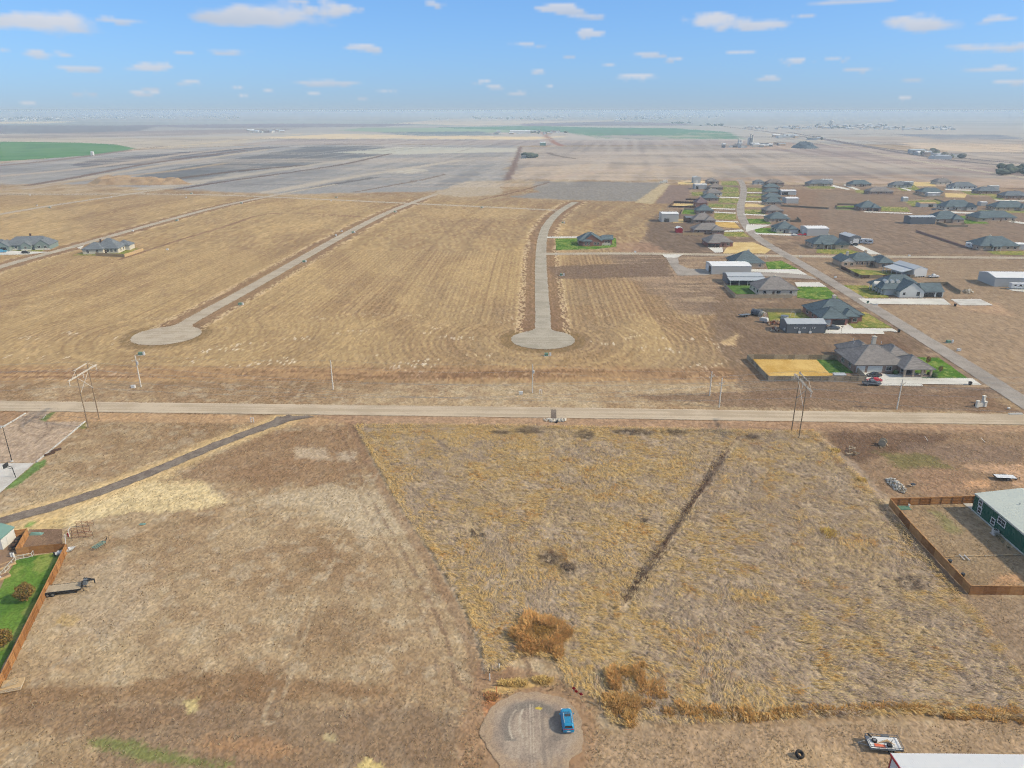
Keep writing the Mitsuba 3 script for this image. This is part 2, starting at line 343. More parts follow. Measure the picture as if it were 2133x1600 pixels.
PATCHES = [  # lots, patches and a painted fence shadow nearer than the crossroads: outline, colour, frayed edge, weight
    ([(1140, 555), (1390, 545), (1400, 575), (1160, 582)], (134, 113, 98), 4, .85), ([(1380, 440), (1480, 436), (1500, 520), (1400, 528), (1345, 500), (1350, 460)], (132, 114, 100), 5, .9),
    ([(1500, 600), (1560, 640), (1640, 625), (1760, 630), (1880, 690), (2020, 800), (1560, 835), (1480, 690)], (142, 120, 100), 5, .8), ([(1300, 825), (1560, 815), (2040, 815), (2133, 860), (1560, 850)], (140, 114, 94), 2.5, .8),
    ([(1800, 640), (2300, 600), (2300, 860), (2133, 835)], (178, 154, 128), 8, .8), ([(1700, 560), (1800, 590), (1990, 640), (2300, 650), (2300, 545), (1700, 540)], (170, 148, 124), 7, .7), ([(1970, 628), (2080, 632), (2120, 660), (2010, 645)], (204, 170, 140), 4, .6),
    ([(1700, 400), (2400, 420), (2400, 530), (1680, 526)], (150, 130, 114), 9, .85), ([(1560, 392), (1700, 395), (1720, 520), (1650, 500)], (150, 124, 106), 6, .8), ([(1750, 690), (1860, 700), (1905, 735), (1860, 742)], (120, 94, 78), 3, .6),
    ([(1480, 640), (1560, 690), (1700, 712), (1760, 735), (1560, 740)], (134, 112, 94), 4, .7), ([(1500, 716), (1540, 690), (1530, 720)], (226, 196, 150), 2.5, .75), ([(1270, 505), (1350, 505), (1400, 528), (1280, 525)], (176, 144, 122), 3, .7),
    ([(-60, 855), (56, 857), (50, 866), (0, 890), (-60, 905)], (176, 142, 112), 1, .8), ([(109, 855), (740, 872), (738, 884), (600, 884), (200, 877), (92, 877)], (204, 168, 130), 1.2, .8),
    ([(640, 862), (1700, 878), (2200, 888), (2200, 900), (1690, 897), (740, 884)], (186, 152, 124), 1.2, .8), ([(1700, 890), (2200, 900), (2200, 1060), (1850, 1040)], (160, 132, 108), 2, .85), ([(1725, 898), (1990, 905), (1970, 918), (1860, 945), (1790, 965), (1745, 940)], (122, 98, 82), 2, .85),
    ([(1860, 920), (2133, 928), (2133, 960), (1900, 960)], (146, 124, 110), 2, .6), ([(1820, 940), (1930, 945), (1990, 975), (1870, 975)], (128, 124, 78), 2.5, .75), ([(2000, 968), (2200, 964), (2200, 1020), (2110, 1012), (2090, 985), (2020, 978)], (216, 178, 146), 1.8, .75),
    ([(2005, 1000), (2060, 998), (2060, 1016), (2010, 1016)], (228, 182, 142), 1, .8), ([(1900, 980), (2000, 975), (2040, 1040), (1930, 1040)], (178, 144, 118), 2.5, .6), ([(1700, 900), (1760, 965), (1830, 1040), (1850, 1040), (1790, 970)], (176, 156, 138), 1, .8),
    ([(1850, 1060), (1900, 1055), (1960, 1110), (1925, 1120)], (220, 182, 140), .8, .85), ([(1855, 1050), (2010, 1050), (2133, 1170), (2133, 1230), (2020, 1230)], (160, 138, 112), 2, .8), ([(1940, 1060), (1970, 1070), (2010, 1110), (1975, 1110)], (142, 140, 92), 1.5, .7), ([(2080, 1195), (2133, 1195), (2133, 1225), (2060, 1215)], (206, 164, 126), 1.2, .8),
    ([(1850, 1060), (2020, 1240), (2300, 1240), (2300, 1500), (2133, 1418), (1960, 1200), (1880, 1102)], (164, 142, 120), 1.5, .8), ([(1850, 1058), (1905, 1105), (2015, 1238), (1990, 1238), (1890, 1105)], (128, 106, 90), .8, .6),  # the last strip paints the cast shadow of the cedar fence into the soil
    ([(1240, 1530), (1440, 1505), (2200, 1505), (2200, 1700), (1200, 1700)], (184, 158, 130), 1.5, .85), ([(1600, 1540), (1760, 1560), (1780, 1620), (1560, 1620)], (204, 176, 140), 1.5, .6),
    ([(90, 1075), (200, 1010), (330, 985), (420, 1000), (475, 1045), (400, 1062), (250, 1068), (130, 1100)], (240, 218, 170), 1.8, .85), ([(0, 1110), (60, 1085), (140, 1060), (130, 1100), (60, 1110)], (226, 198, 140), 1.2, .7), ([(55, 1088), (75, 1083), (72, 1092), (52, 1100)], (120, 170, 84), .5, .9),
    ([(300, 1000), (380, 985), (560, 900), (740, 890), (780, 960), (700, 1010), (520, 1010)], (156, 124, 96), 3, .65), ([(510, 1050), (600, 1025), (700, 1010), (800, 1030), (860, 1110), (760, 1120), (640, 1055)], (206, 188, 160), 3, .8), ([(610, 930), (680, 935), (690, 958), (620, 955)], (210, 190, 164), 2, .8), ([(700, 940), (740, 940), (740, 960), (705, 960)], (206, 188, 164), 1.5, .8),
    ([(390, 1400), (560, 1405), (760, 1420), (860, 1440), (560, 1462), (0, 1465), (0, 1430), (250, 1425)], (146, 114, 84), 1.8, .7), ([(200, 1462), (500, 1466), (900, 1470), (990, 1510), (930, 1600), (600, 1620), (200, 1600)], (148, 124, 102), 2.5, .7), ([(0, 1465), (380, 1470), (420, 1500), (200, 1530), (0, 1520)], (150, 122, 96), 1.5, .7),
    ([(405, 1538), (560, 1540), (640, 1560), (560, 1578), (420, 1558)], (192, 150, 112), 1.6, .65), ([(180, 1540), (240, 1536), (330, 1560), (400, 1575), (490, 1590), (480, 1600), (330, 1590), (200, 1560)], (132, 144, 82), 1.2, .75), ([(380, 1462), (412, 1453), (412, 1478), (392, 1488)], (212, 194, 142), .6, .95), ([(745, 1592), (770, 1575), (800, 1595), (790, 1620), (740, 1620)], (224, 202, 140), .6, .95),
    ([(670, 1530), (700, 1525), (705, 1545), (675, 1545)], (206, 188, 146), .7, .8), ([(130, 1275), (170, 1285), (150, 1305), (115, 1298)], (214, 180, 110), .6, .8), ([(640, 1260), (760, 1260), (830, 1330), (700, 1380), (560, 1340)], (150, 120, 90), 3, .5), ([(100, 1210), (260, 1150), (330, 1250), (240, 1330), (130, 1320)], (196, 176, 150), 2.5, .5),
    ([(1000, 1370), (1060, 1385), (1180, 1415), (1210, 1440), (1240, 1500), (1250, 1560), (1200, 1620), (960, 1620), (960, 1500), (985, 1420)], (176, 142, 112), 1.2, .8), ([(1000, 1440), (1060, 1420), (1100, 1408), (1160, 1415), (1150, 1426), (1080, 1432), (1030, 1458)], (226, 190, 128), .7, .85), ([(1005, 1470), (1030, 1440), (1042, 1450), (1012, 1495)], (208, 140, 92), .6, .7),
    ([(92, 958), (97, 956), (95, 968), (30, 1015), (10, 1020), (14, 1012), (75, 963)], (110, 144, 78), .4, .9), ([(84, 870), (108, 857), (116, 858), (92, 880), (82, 876)], (116, 136, 80), .3, .85), ([(160, 884), (176, 880), (180, 892), (164, 892)], (140, 142, 82), .3, .8),
]
ROW_LINES = [CENTRE, WEST, FARWEST, OUTWEST, np.array([(130., 235.), (150, 380)]), np.array([(70., 560), (120, 700)])]


def ground_colour(x, y, grain):
    """Base colour of the ground at world places x, y; grain is the size (m) of the finest speckle."""
    g1, g2, g3 = fb(x / 34, y / 34, 4, 1), fb(x / 7.5, y / 7.5, 3, 2), fb(x / 1.7, y / 1.7, 3, 3)
    w = rng.rand(len(x))
    C = np.tile(alb(182, 156, 124), (len(x), 1))

    def paint(m, rgb, k=1.0):
        nonlocal C
        m = (np.clip(m, 0, 1) * k)[:, None]
        C = C * (1 - m) + alb(*rgb) * m
    # the mown lot in front
    near = y < 215
    paint(sm(.40, .72, g1 * .65 + g2 * .35), (204, 183, 150), .7); paint(sm(.46, .74, 1 - g1 * .75 - g2 * .25), (150, 120, 90), .75)
    paint(sm(.52, .62, fb(x / 4.3, y / 4.3, 4, 22)), (158, 128, 100), .35); paint(sm(.56, .7, fb(x / 2.2 + 7, y / 2.2, 3, 23)), (208, 192, 166), .4)
    # stubble fields between the streets, rows along the streets
    mid = sm(215, 222, y + (g2 - .5) * 5) * (1 - sm(700, 760, y + x * .05))
    if (mid > 0).any():
        gold = sm(-40, 70, -x - (y - 300) * .12 + (g1 - .5) * 90)
        paint(mid, (170, 145, 114)); paint(mid * gold, (196, 167, 122), .7); paint(mid * sm(.50, .68, fb(x / 26 + y * .012, y / 120, 3, 33)), (160, 131, 102), .55); paint(mid * sm(.45, .75, g1), (164, 134, 102), .5); paint(mid * sm(.5, .75, fb(x / 60 + 3, y / 90, 3, 6)) * (x < 60), (212, 182, 132), .5)
        mm = (mid > 0) & (x < 135)
        sx = np.full(mm.sum(), np.inf)
        for L in ROW_LINES:
            sx = np.minimum(sx, seg_dist(x[mm], y[mm], L, 160))
        for b, r in ((C_BULB, C_R), (W_BULB, W_R)):
            sx = np.minimum(sx, np.maximum(np.hypot(x[mm] - b[0], y[mm] - b[1]) - r + 4, 0))
        sx = np.minimum(np.where(np.isinf(sx), x[mm], sx), 400)
        row = np.cos(2 * np.pi * sx / 2.3) * .5 + .5
        k = np.zeros(x.shape)
        k[mm] = row * .34 + n2(sx / 1.1, y[mm] / 180, 10) * .42 + n2(sx / 4.5, y[mm] / 600, 9) * .4
        amp = mid * (x < 135) * sm(1300, 700, y) * (.6 + .4 * g1)
        paint(amp * sm(.52, .84, k), (222, 192, 144), .5); paint(amp * sm(.50, .20, k), (144, 119, 95), .5)
        paint(mid * sm(.62, .8, g2) * (g3 > .5), (150, 124, 102), .35)
        chalk = sm(.60, .72, fb(x / 16, y / 7, 3, 12)) * mid * sm(330, 240, y)
        paint(chalk * (w > .86), (236, 222, 200), .8)
        strip = sm(236, 228, y + (g2 - .5) * 6) * mid
        st = n2(x / 40, y / 1.1, 13) * .6 + n2(x / 9, y / .5, 14) * .4
        paint(strip, (178, 142, 108), .7); paint(strip * sm(.5, .7, st), (134, 102, 80), .7); paint(strip * sm(.45, .25, st), (206, 168, 124), .6)
        edge = sm(207, 203, y + x * .033) * mid
        paint(edge, (216, 182, 124), .8)
        for b, r in ((C_BULB, C_R), (W_BULB, W_R)):
            d = np.hypot(x - b[0], y - b[1]) - r
            paint((d < 3 + g2 * 2.5) * mid, (146, 122, 88), .7)
        for L in (CENTRE, WEST, FARWEST):
            d = seg_dist(x, y, L, 14)
            paint(mid * (d < 8 + g2 * 4), (146, 116, 94), .65); paint(mid * (np.abs(d - 9.5) < 1.6) * (w > .55), (222, 196, 158), .7)
    # house lots to the right: bare brown soil, streaked along the lots
    lots = sm(78, 92, x + (y - 215) * .13 + (g2 - .5) * 9) * sm(205, 212, y + x * .03) * (1 - sm(860, 900, y)) * (1 - ((x < 75 + (y - 450) * .3) & (y > 440)))
    lots *= ~((x < 96) & (y < 300) & (x < 66 + (y - 215) * .26))
    st = n2(x / 22, y / 3.2, 15) * .6 + n2(x / 6, y / 1.4, 16) * .4
    paint(lots, (152, 130, 111)); paint(lots * sm(.5, .75, st), (186, 163, 136), .75); paint(lots * sm(.5, .28, st), (130, 111, 97), .65); paint(lots * sm(.45, .8, g1), (184, 158, 132), .6)
    # beyond the last streets
    far = sm(700, 770, y + x * .12 + (g2 - .5) * 10)
    if far.any():
        far2 = y > 690
        for poly, rgb, soft in FIELDS:
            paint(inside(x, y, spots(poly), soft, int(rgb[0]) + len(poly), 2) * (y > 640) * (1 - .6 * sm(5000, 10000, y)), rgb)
        big = y > 850
        cl = y < 3000
        st = np.where(cl, n2(x / 90 - y / 300, y / 16, 17), n2(x / 2600, y / 3200, 27)) * .4 + np.where(cl, n2(x / 420, y / 110, 18), .5) * .35 + np.where(y < 7000, fb(x / 900 + 5, y / 420, 3, 28), fb(x / 5000, y / 6000, 2, 26)) * .5
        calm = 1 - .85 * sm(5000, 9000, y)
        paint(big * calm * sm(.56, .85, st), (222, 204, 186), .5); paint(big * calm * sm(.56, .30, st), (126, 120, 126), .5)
        st2 = n2(x / 14 - y / 90, y / 240, 29); paint(big * (y < 2300) * sm(.55, .85, st2), (206, 196, 184), .3); paint(big * (y < 2300) * sm(.4, .1, st2), (120, 116, 118), .3)
        rows = (y > 860) & (x < 20) & (y < 1500)
        rr = np.cos(2 * np.pi * (x * .96 - y * .26) / 14 + 3 * g2)
        paint(rows * sm(.2, .9, rr), (136, 136, 136), .3)
        pv = inside(x, y, spots([(-300, 296), (-100, 295.2), (60, 295.5), (160, 297), (240, 301), (281, 309), (262, 314), (190, 323.5), (100, 330), (0, 336), (-120, 341), (-300, 346)]), 5, 77)
        paint(pv, (86, 142, 84)); paint(pv * sm(.5, .7, st), (118, 160, 108), .5); paint(pv * sm(.5, .25, fb(x / 80, y / 80, 3, 19)), (70, 126, 90), .5)
    for line, rgb, wd in DARK_LINES:
        wd = wd * (1.5 if line[0][1] < 405 else 1)
        d = seg_dist(x, y, smooth_line(spots(line)), wd * 2)
        paint(sm(wd * .7, wd * .3, d + (g3 - .5) * wd * .3), rgb, .9)
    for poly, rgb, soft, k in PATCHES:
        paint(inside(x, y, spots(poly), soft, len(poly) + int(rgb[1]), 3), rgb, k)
    if near.any():
        # wheel marks on the mown lot, a shadow line painted beside the tall grass, litter under it
        tall = inside(x, y, TALL_W, .7, 41)
        paint(tall, (194, 174, 150)); paint(tall * sm(.45, .65, g2), (204, 180, 138), .7); paint(tall * sm(.62, .75, fb(x / 5, y / 5, 3, 25)), (156, 138, 122), .5)
        d = seg_dist(x, y, TRENCH, 5); paint(sm(.9, .1, d + (g3 - .5) * 1.8 + (g2 - .5) * 1.8) * tall, (124, 102, 90), .7)
        for L in RUTS:
            d = seg_dist(x, y, L, 4); paint((d < .45) * tall, (128, 108, 92), .6)
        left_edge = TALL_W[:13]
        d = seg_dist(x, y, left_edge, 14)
        paint((1 - tall) * sm(1.6, .6, np.abs(d - 1.3 + (g3 - .5) * 1.2)), (150, 118, 95), .5); paint((1 - tall) * sm(.6, .3, np.abs(d - 4.8)) * (g3 > .42), (138, 112, 92), .6); paint((1 - tall) * sm(.5, .25, np.abs(d - 7.2)) * (g3 > .5), (140, 116, 96), .45)  # first band is the painted shadow of the tall grass, the others wheel marks
        d = seg_dist(x, y, TRACK, 16); paint(sm(6.5, 2.5, d + (g2 - .5) * 4) * (y < 192), (226, 196, 146), .8)
        L = np.array([(-35., 80), (-36, 110), (-34, 150), (-30, 180)])
        d = seg_dist(x, y, L, 6); paint(sm(.5, .2, np.abs(np.abs(d) - .9)) * (g3 > .4), (214, 198, 170), .35)
        yard = inside(x, y, spots(LOT_YARD), .3, 55)
        arcs = 0
        for c, r in (((-130, 193), 9), ((-128, 191), 11), ((-131, 181), 8), ((-129, 184), 16), ((-138, 175), 12), ((-140, 172), 14)):
            q = np.hypot(x - c[0], (y - c[1]) * .8) - r
            arcs = np.maximum(arcs, sm(.3, .1, np.abs(q)) * (np.arctan2(y - c[1], x - c[0]) % 3 < 1.7))
        paint(yard, (196, 174, 152), .95); paint(yard * sm(.5, .7, g2), (180, 158, 138), .5); paint(yard * arcs, (128, 108, 94), .5); paint(yard * sm(3.4, 1.5, np.hypot((x + 141) * .5, y - 172.5) + g2), (124, 104, 96), .7)
    # speckle of straw, clods and stones
    sp = (w - .5) * 2
    a = .16 * sm(1200, 250, y) + .07
    a = np.where(y < 215, .29, np.where(y > 2200, .015, a))
    C *= (1 + a * sp * (.6 + .8 * g3))[:, None]
    C *= (1 + np.where(y < 215, .26, .22) * (g3 - .5) * sm(700, 300, y))[:, None]
    tint = (rng.rand(len(x)) - .5) * np.where(y > 2200, .01, .12)
    C[:, 2] *= 1 - tint; C[:, 0] *= 1 + tint * .4
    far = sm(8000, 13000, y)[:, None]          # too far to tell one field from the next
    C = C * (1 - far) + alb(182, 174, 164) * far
    return np.clip(C, .012, .85)


def flat_near(x, y):
    """1 where the ground may be rough, 0 under roads and slabs."""
    k = np.ones(x.shape)
    for L, r in ((MAIN, 5.2), (TRACK, 3), (CENTRE, 6), (WEST, 6)):
        k = np.minimum(k, sm(r, r + 2, seg_dist(x, y, L, r + 3)))
    for b, r in ((C_BULB, C_R), (W_BULB, W_R), (F_BULB, F_R)):
        k = np.minimum(k, sm(r, r + 1.5, np.hypot(x - b[0], y - b[1])))
    k = np.minimum(k, 1 - inside(x, y, spots(LOT_YARD)))
    return np.where((x > -4) & (x < 10) & (y < 80), 0, k)


TILES = [(-150, 150, 20, 60, 1.6, 2.0), (-150, 150, 60, 130, .27, .36), (-230, 230, 130, 215, .38, .62), (-400, 400, 215, 450, .55, 1.6), (-800, 800, 450, 900, 1.5, 4.6), (-1900, 1900, 900, 2200, 4.2, 13), (-6000, 6000, 2200, 7000, 15, 55), (-50000, 50000, 7000, 60000, 130, 700)]
for x0, x1, y0, y1, dx, dy in TILES:
    nx, ny = int(round((x1 - x0) / dx)) + 1, int(round((y1 - y0) / dy)) + 1
    X, Y = np.meshgrid(np.linspace(x0, x1, nx), np.linspace(y0, y1, ny))
    jx = (rng.rand(ny, nx) - .5) * dx * .7; jy = (rng.rand(ny, nx) - .5) * dy * .7
    for j in (jx, jy):
        j[0] = j[-1] = 0; j[:, 0] = j[:, -1] = 0
    X, Y = (X + jx).ravel(), (Y + jy).ravel()
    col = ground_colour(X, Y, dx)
    Z = np.full(X.shape, -.03)
    if y1 <= 450 and y1 > 60:
        rough = (fb(X / .9, Y / .9, 2, 61) - .5) * .16 + (rng.rand(len(X)) - .5) * .07
        edge = np.minimum.reduce([sm(0, 3, Y - y0), sm(0, 3, y1 - Y)])
        Z = Z - .06 * edge + rough * edge * flat_near(X, Y) * (.75 if y1 < 216 else .8)
        Z = np.minimum(Z, -.012)
    i, j = np.meshgrid(np.arange(nx - 1), np.arange(ny - 1))
    a = (j * nx + i).ravel()
    q = rng.rand(len(a)) < .5      # the diagonals turned at random, so that the clods have no grain
    F = np.vstack([np.where(q[:, None], np.stack([a, a + 1, a + nx + 1], 1), np.stack([a, a + 1, a + nx], 1)), np.where(q[:, None], np.stack([a, a + nx + 1, a + nx], 1), np.stack([a + 1, a + nx + 1, a + nx], 1))])
    k = 'ground' if x0 == -150 and y0 == 20 else 'ground__%03d' % TILES.index((x0, x1, y0, y1, dx, dy))
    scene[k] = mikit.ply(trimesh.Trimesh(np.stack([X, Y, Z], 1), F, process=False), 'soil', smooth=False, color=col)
labels['ground'] = {'kind': 'structure'}
USED.add('ground')
# the same plain around and beyond the surveyed land, a little lower
quad = [(-300000, -300000, -.35), (300000, -300000, -.35), (300000, 300000, -.35), (-300000, 300000, -.35)]
scene['ground__plain'] = mikit.ply((np.array(quad), np.array([[0, 1, 2], [0, 2, 3]])), 'plain')
scene['soil'] = {'type': 'diffuse', 'reflectance': {'type': 'mesh_attribute', 'name': 'vertex_color'}}
scene['plain'] = {'type': 'diffuse', 'reflectance': {'type': 'rgb', 'value': [float(v) for v in alb(182, 174, 164)]}}


# ------------------------------------------------------------------ materials
def dif(name, r, g, b, var=.12, size=.5, rough=None, spec=.2):
    """A matt material of this daylight colour, blotched by noise."""
    c = alb(r, g, b)
    def fn(p):
        k = (fbm(p.x / size, p.y / size, p.z / size, 2) - .5) * 2 * var + (noise(p.x / size * 6, p.y / size * 6, p.z / size * 6) - .5) * var
        return mi.Color3f(*[float(v) for v in c]) * (1 + k)
    if rough is None:
        scene[name] = {'type': 'twosided', 'b': {'type': 'diffuse', 'reflectance': tex(fn)}}
    else:
        scene[name] = {'type': 'twosided', 'b': {'type': 'principled', 'base_color': tex(fn), 'roughness': rough, 'specular': spec}}


def plainmat(name, r, g, b, rough=.6, metallic=0., spec=.4, **kw):
    scene[name] = {'type': 'twosided', 'b': {'type': 'principled', 'base_color': {'type': 'rgb', 'value': [float(v) for v in alb(r, g, b)]}, 'roughness': rough, 'metallic': metallic, 'specular': spec, **kw}}


def gravel(name, c1, c2, scale, streak=None):
    a, b = alb(*c1), alb(*c2)
    def fn(p):
        k = fbm(p.x / scale, p.y / scale, 0, 3) * .6 + noise(p.x * 3.1, p.y * 3.1) * .22 + noise(p.x * 9, p.y * 9) * .18
        if streak:
            k = k + (noise(p.x / 40 + 3, (p.y + p.x * .033) / .55) - .5) * streak
        return mix([float(v) for v in a], [float(v) for v in b], smoothstep(.25, .75, k))
    scene[name] = {'type': 'diffuse', 'reflectance': tex(fn)}


gravel('road_gravel', (196, 179, 156), (218, 201, 178), 6, .6)
gravel('street_gravel', (176, 168, 153), (200, 191, 175), 4, .4)
gravel('west_gravel', (186, 172, 153), (208, 196, 177), 4, .4)
gravel('street_asphalt', (162, 154, 147), (188, 180, 172), 5)
gravel('black_gravel', (124, 112, 104), (158, 146, 134), 1.5)
gravel('rail_bed', (118, 112, 116), (136, 128, 128), 30)
gravel('concrete', (222, 220, 212), (242, 240, 234), 5)
gravel('concrete_old', (206, 202, 196), (230, 228, 224), 3)
gravel('straw', (208, 168, 92), (236, 202, 130), 4)
gravel('pale_straw', (220, 190, 130), (240, 216, 160), 5)
gravel('bare_soil', (128, 104, 88), (168, 140, 116), 3)
gravel('pink_soil', (206, 164, 134), (224, 190, 160), 3)


def lawnmat(name, g1, g2_, g3_):
    a, b, c = alb(*g1), alb(*g2_), alb(*g3_)
    def fn(p):
        k = fbm(p.x / 5, p.y / 5, 0, 3); j = fbm(p.x / 1.6 + 9, p.y / 2.2, 0, 2)
        m = mix([float(v) for v in a], [float(v) for v in b], smoothstep(.35, .65, k))
        m = m * (1 - smoothstep(.5, .75, j)) + mi.Color3f(*[float(v) for v in c]) * smoothstep(.5, .75, j)
        return m * (.75 + .5 * noise(p.x * 4, p.y * 4))
    scene[name] = {'type': 'diffuse', 'reflectance': tex(fn)}


lawnmat('lawn_green', (90, 128, 54), (112, 146, 64), (146, 160, 84))
lawnmat('lawn_deep', (82, 116, 60), (98, 132, 66), (116, 144, 76))
lawnmat('lawn_dry', (150, 152, 84), (128, 140, 72), (186, 168, 104))
lawnmat('lawn_mixed', (118, 136, 72), (146, 150, 86), (188, 170, 118))

SHADES = {}


def paint_mat(kind, r, g, b):
    """A shared material of one kind (wall, roof, metal, gloss, glass) and colour."""
    k = '%s_%d_%d_%d' % (kind, r, g, b)
    if k in SHADES:
        return k
    SHADES[k] = 1
    if kind == 'metal':
        plainmat(k, r, g, b, .38, 0., .5)
    elif kind == 'gloss':
        plainmat(k, r, g, b, .22, 0., .5, clearcoat=.6)
    elif kind == 'glass':
        plainmat(k, r, g, b, .08, 0., .8)
    else:
        plainmat(k, r, g, b, .85, 0., .15)
    return k


def M(r, g, b):
    return paint_mat('wall', r, g, b)


# shingles, brick, siding, wood: procedural
def shingle(name, r, g, b):
    c = alb(r, g, b)
    def fn(p):
        t = cell_rand(dr.floor((p.x + 137.3) / .9), dr.floor((p.y + 71.1) / .9), dr.floor(p.z / .22))
        k = .78 + .3 * t + (fbm(p.x / 2.5, p.y / 2.5, p.z, 2) - .5) * .3
        return mi.Color3f(*[float(v) for v in c]) * k
    scene[name] = {'type': 'twosided', 'b': {'type': 'diffuse', 'reflectance': tex(fn)}}


shingle('shingle_teal', 116, 131, 138); shingle('shingle_slate', 130, 138, 146); shingle('shingle_grey', 156, 151, 149); shingle('shingle_brown', 154, 144, 138); shingle('shingle_mauve', 146, 128, 132)


def brick(name, c1, c2):
    a, b = alb(*c1), alb(*c2)
    def fn(p):
        t = cell_rand(dr.floor((p.x + p.y * 1.37) / .35), dr.floor(p.z / .12))
        return mix([float(v) for v in a], [float(v) for v in b], t * .8 + .2 * noise(p.x * 2, p.y * 2, p.z * 2))
    scene[name] = {'type': 'twosided', 'b': {'type': 'diffuse', 'reflectance': tex(fn)}}


brick('brick_tan', (202, 174, 150), (228, 206, 182)); brick('brick_red', (160, 110, 98), (188, 140, 126)); brick('brick_brown', (158, 130, 116), (192, 166, 150)); brick('stone_cream', (222, 212, 194), (242, 234, 220))
dif('siding_white', 236, 236, 232, .05, 1.5); dif('siding_grey', 206, 208, 208, .06, 2); dif('siding_sage', 152, 168, 164, .06, 2); dif('trim_white', 240, 238, 232, .03, 1)
dif('old_wood', 196, 180, 156, .22, .4); dif('old_wood_dark', 162, 148, 128, .22, .4); dif('pale_wood', 214, 184, 142, .15, .4); dif('cedar', 184, 132, 86, .25, .45); dif('cedar_dark', 164, 114, 72, .25, .45); dif('cedar_light', 204, 152, 102, .25, .45)
plainmat('metal_white', 238, 240, 242, .45); plainmat('metal_grey', 208, 208, 206, .42); plainmat('metal_slate', 112, 120, 128, .42); plainmat('metal_green', 22, 100, 84, .42); plainmat('metal_palegreen', 206, 214, 206, .42); plainmat('metal_roofgrey', 186, 194, 202, .36); plainmat('metal_red', 178, 38, 60, .4)
plainmat('glass_dark', 48, 56, 66, .08, 0., .8); plainmat('rubber', 42, 42, 44, .8); plainmat('rim', 170, 172, 176, .35, .6); plainmat('black_steel', 44, 46, 50, .5); plainmat('galvanised', 168, 170, 172, .4, .3); plainmat('pvc_white', 246, 246, 244, .4)
plainmat('transformer_green', 104, 142, 122, .5); plainmat('pole_wood', 150, 130, 108, .9); plainmat('pole_pale', 232, 226, 214, .8); plainmat('arm_wood', 214, 206, 194, .8); dif('stone_white', 246, 240, 228, .15, .4); plainmat('orange', 232, 118, 84, .6); plainmat('red_sign', 190, 30, 44, .5); plainmat('rust', 150, 84, 60, .8); plainmat('tarp_teal', 120, 158, 150, .6); plainmat('shadow_brown', 92, 72, 62, .9)  # the last is an even dark brown for doors, fences and boards
scene['straw_blade'] = {'type': 'principledthin', 'base_color': {'type': 'mesh_attribute', 'name': 'vertex_color'}, 'roughness': .8, 'diff_trans': .9, 'eta': 1.3}
scene['vertexpaint'] = {'type': 'twosided', 'b': {'type': 'diffuse', 'reflectance': {'type': 'mesh_attribute', 'name': 'vertex_color'}}}


# ------------------------------------------------------------------ roads, yards, slabs: sheets on the ground
def fray(poly, amt, step, seed=0):
    P = Polygon(poly) if not hasattr(poly, 'exterior') else poly
    P = P.segmentize(step)
    c = np.array(P.exterior.coords)[:-1]
    if amt > 0:
        c = c + np.stack([fb(c[:, 0] / (3 * amt + .5), c[:, 1] / (3 * amt + .5), 3, seed) - .5, fb(c[:, 0] / (3 * amt + .5) + 40, c[:, 1] / (3 * amt + .5), 3, seed) - .5], 1) * 2 * amt
    Q = Polygon(c)
    return Q if Q.is_valid else max(getattr(Q.buffer(0), 'geoms', [Q.buffer(0)]), key=lambda g: g.area)


def sheet(name, poly, mat, z=.01, amt=0., step=2., parent=None):
    P = fray(poly, amt, step) if not hasattr(poly, 'exterior') or amt > 0 else poly
    v, f = trimesh.creation.triangulate_polygon(P, engine='earcut')
    v = np.column_stack([v, np.full(len(v), z)])
    a = v[f]
    flip = np.cross(a[:, 1] - a[:, 0], a[:, 2] - a[:, 0])[:, 2] < 0
    f = np.where(flip[:, None], f[:, ::-1], f)
    k = obj(name, (v, f), mat, parent)
    if parent is None:
        labels[k] = {'kind': 'structure'}
    return k


def road(name, line, width, mat, z, bulb=None, r=0, amt=.25):
    P = LineString(line).buffer(width / 2, cap_style='flat', join_style='round')
    if bulb is not None:
        P = P.union(Point(*bulb).buffer(r, 48)).buffer(6).buffer(-6)
    return sheet(name, P, mat, z, amt, 1.5 if amt else 5)


road('gravel_road', MAIN, 7.7, 'road_gravel', .022, amt=.3)
road('centre_street', CENTRE, 6.5, 'street_gravel', .012, C_BULB, C_R, .3)
road('west_street', WEST, 6.8, 'west_gravel', .012, W_BULB, W_R, .3)
road('far_west_street', FARWEST, 6.6, 'west_gravel', .012, amt=.3)
road('outer_west_street', OUTWEST, 7.2, 'west_gravel', .012, amt=.3)
road('back_street', CROSSFAR, 6.6, 'west_gravel', .017, amt=.3)
road('cross_street', CROSSMID, 7.2, 'west_gravel', .017, amt=.3)
road('subdivision_street', STREET, 6.8, 'street_asphalt', .027, amt=.15)
road('black_track', TRACK, 3.7, 'black_gravel', .016, amt=.35)
sheet('black_track_mouth', spots([(560, 884), (575, 868), (640, 865), (655, 868), (600, 878), (572, 890)]), 'black_gravel', .019, .3)
for i, L in enumerate(HWY):
    road('highway', L, (14, 18, 14)[i], ('west_gravel', 'rail_bed', 'rail_bed')[i], .03, amt=0)
sheet('asphalt_patch', spots([(1147, 853), (1158.5, 853.5), (1159, 871), (1147.5, 870.5)]), 'black_gravel', .03, .05, 1)
sheet('gravel_yard', spots([(1385, 533), (1412, 535), (1414, 550), (1432, 559), (1476, 562), (1478, 573), (1412, 574), (1396, 552)]), 'street_asphalt', .01, .3)
sheet('gravel_yard', spots([(1564, 567), (1650, 566), (1692, 576), (1702, 582), (1563, 574)]), 'street_asphalt', .01, .3)

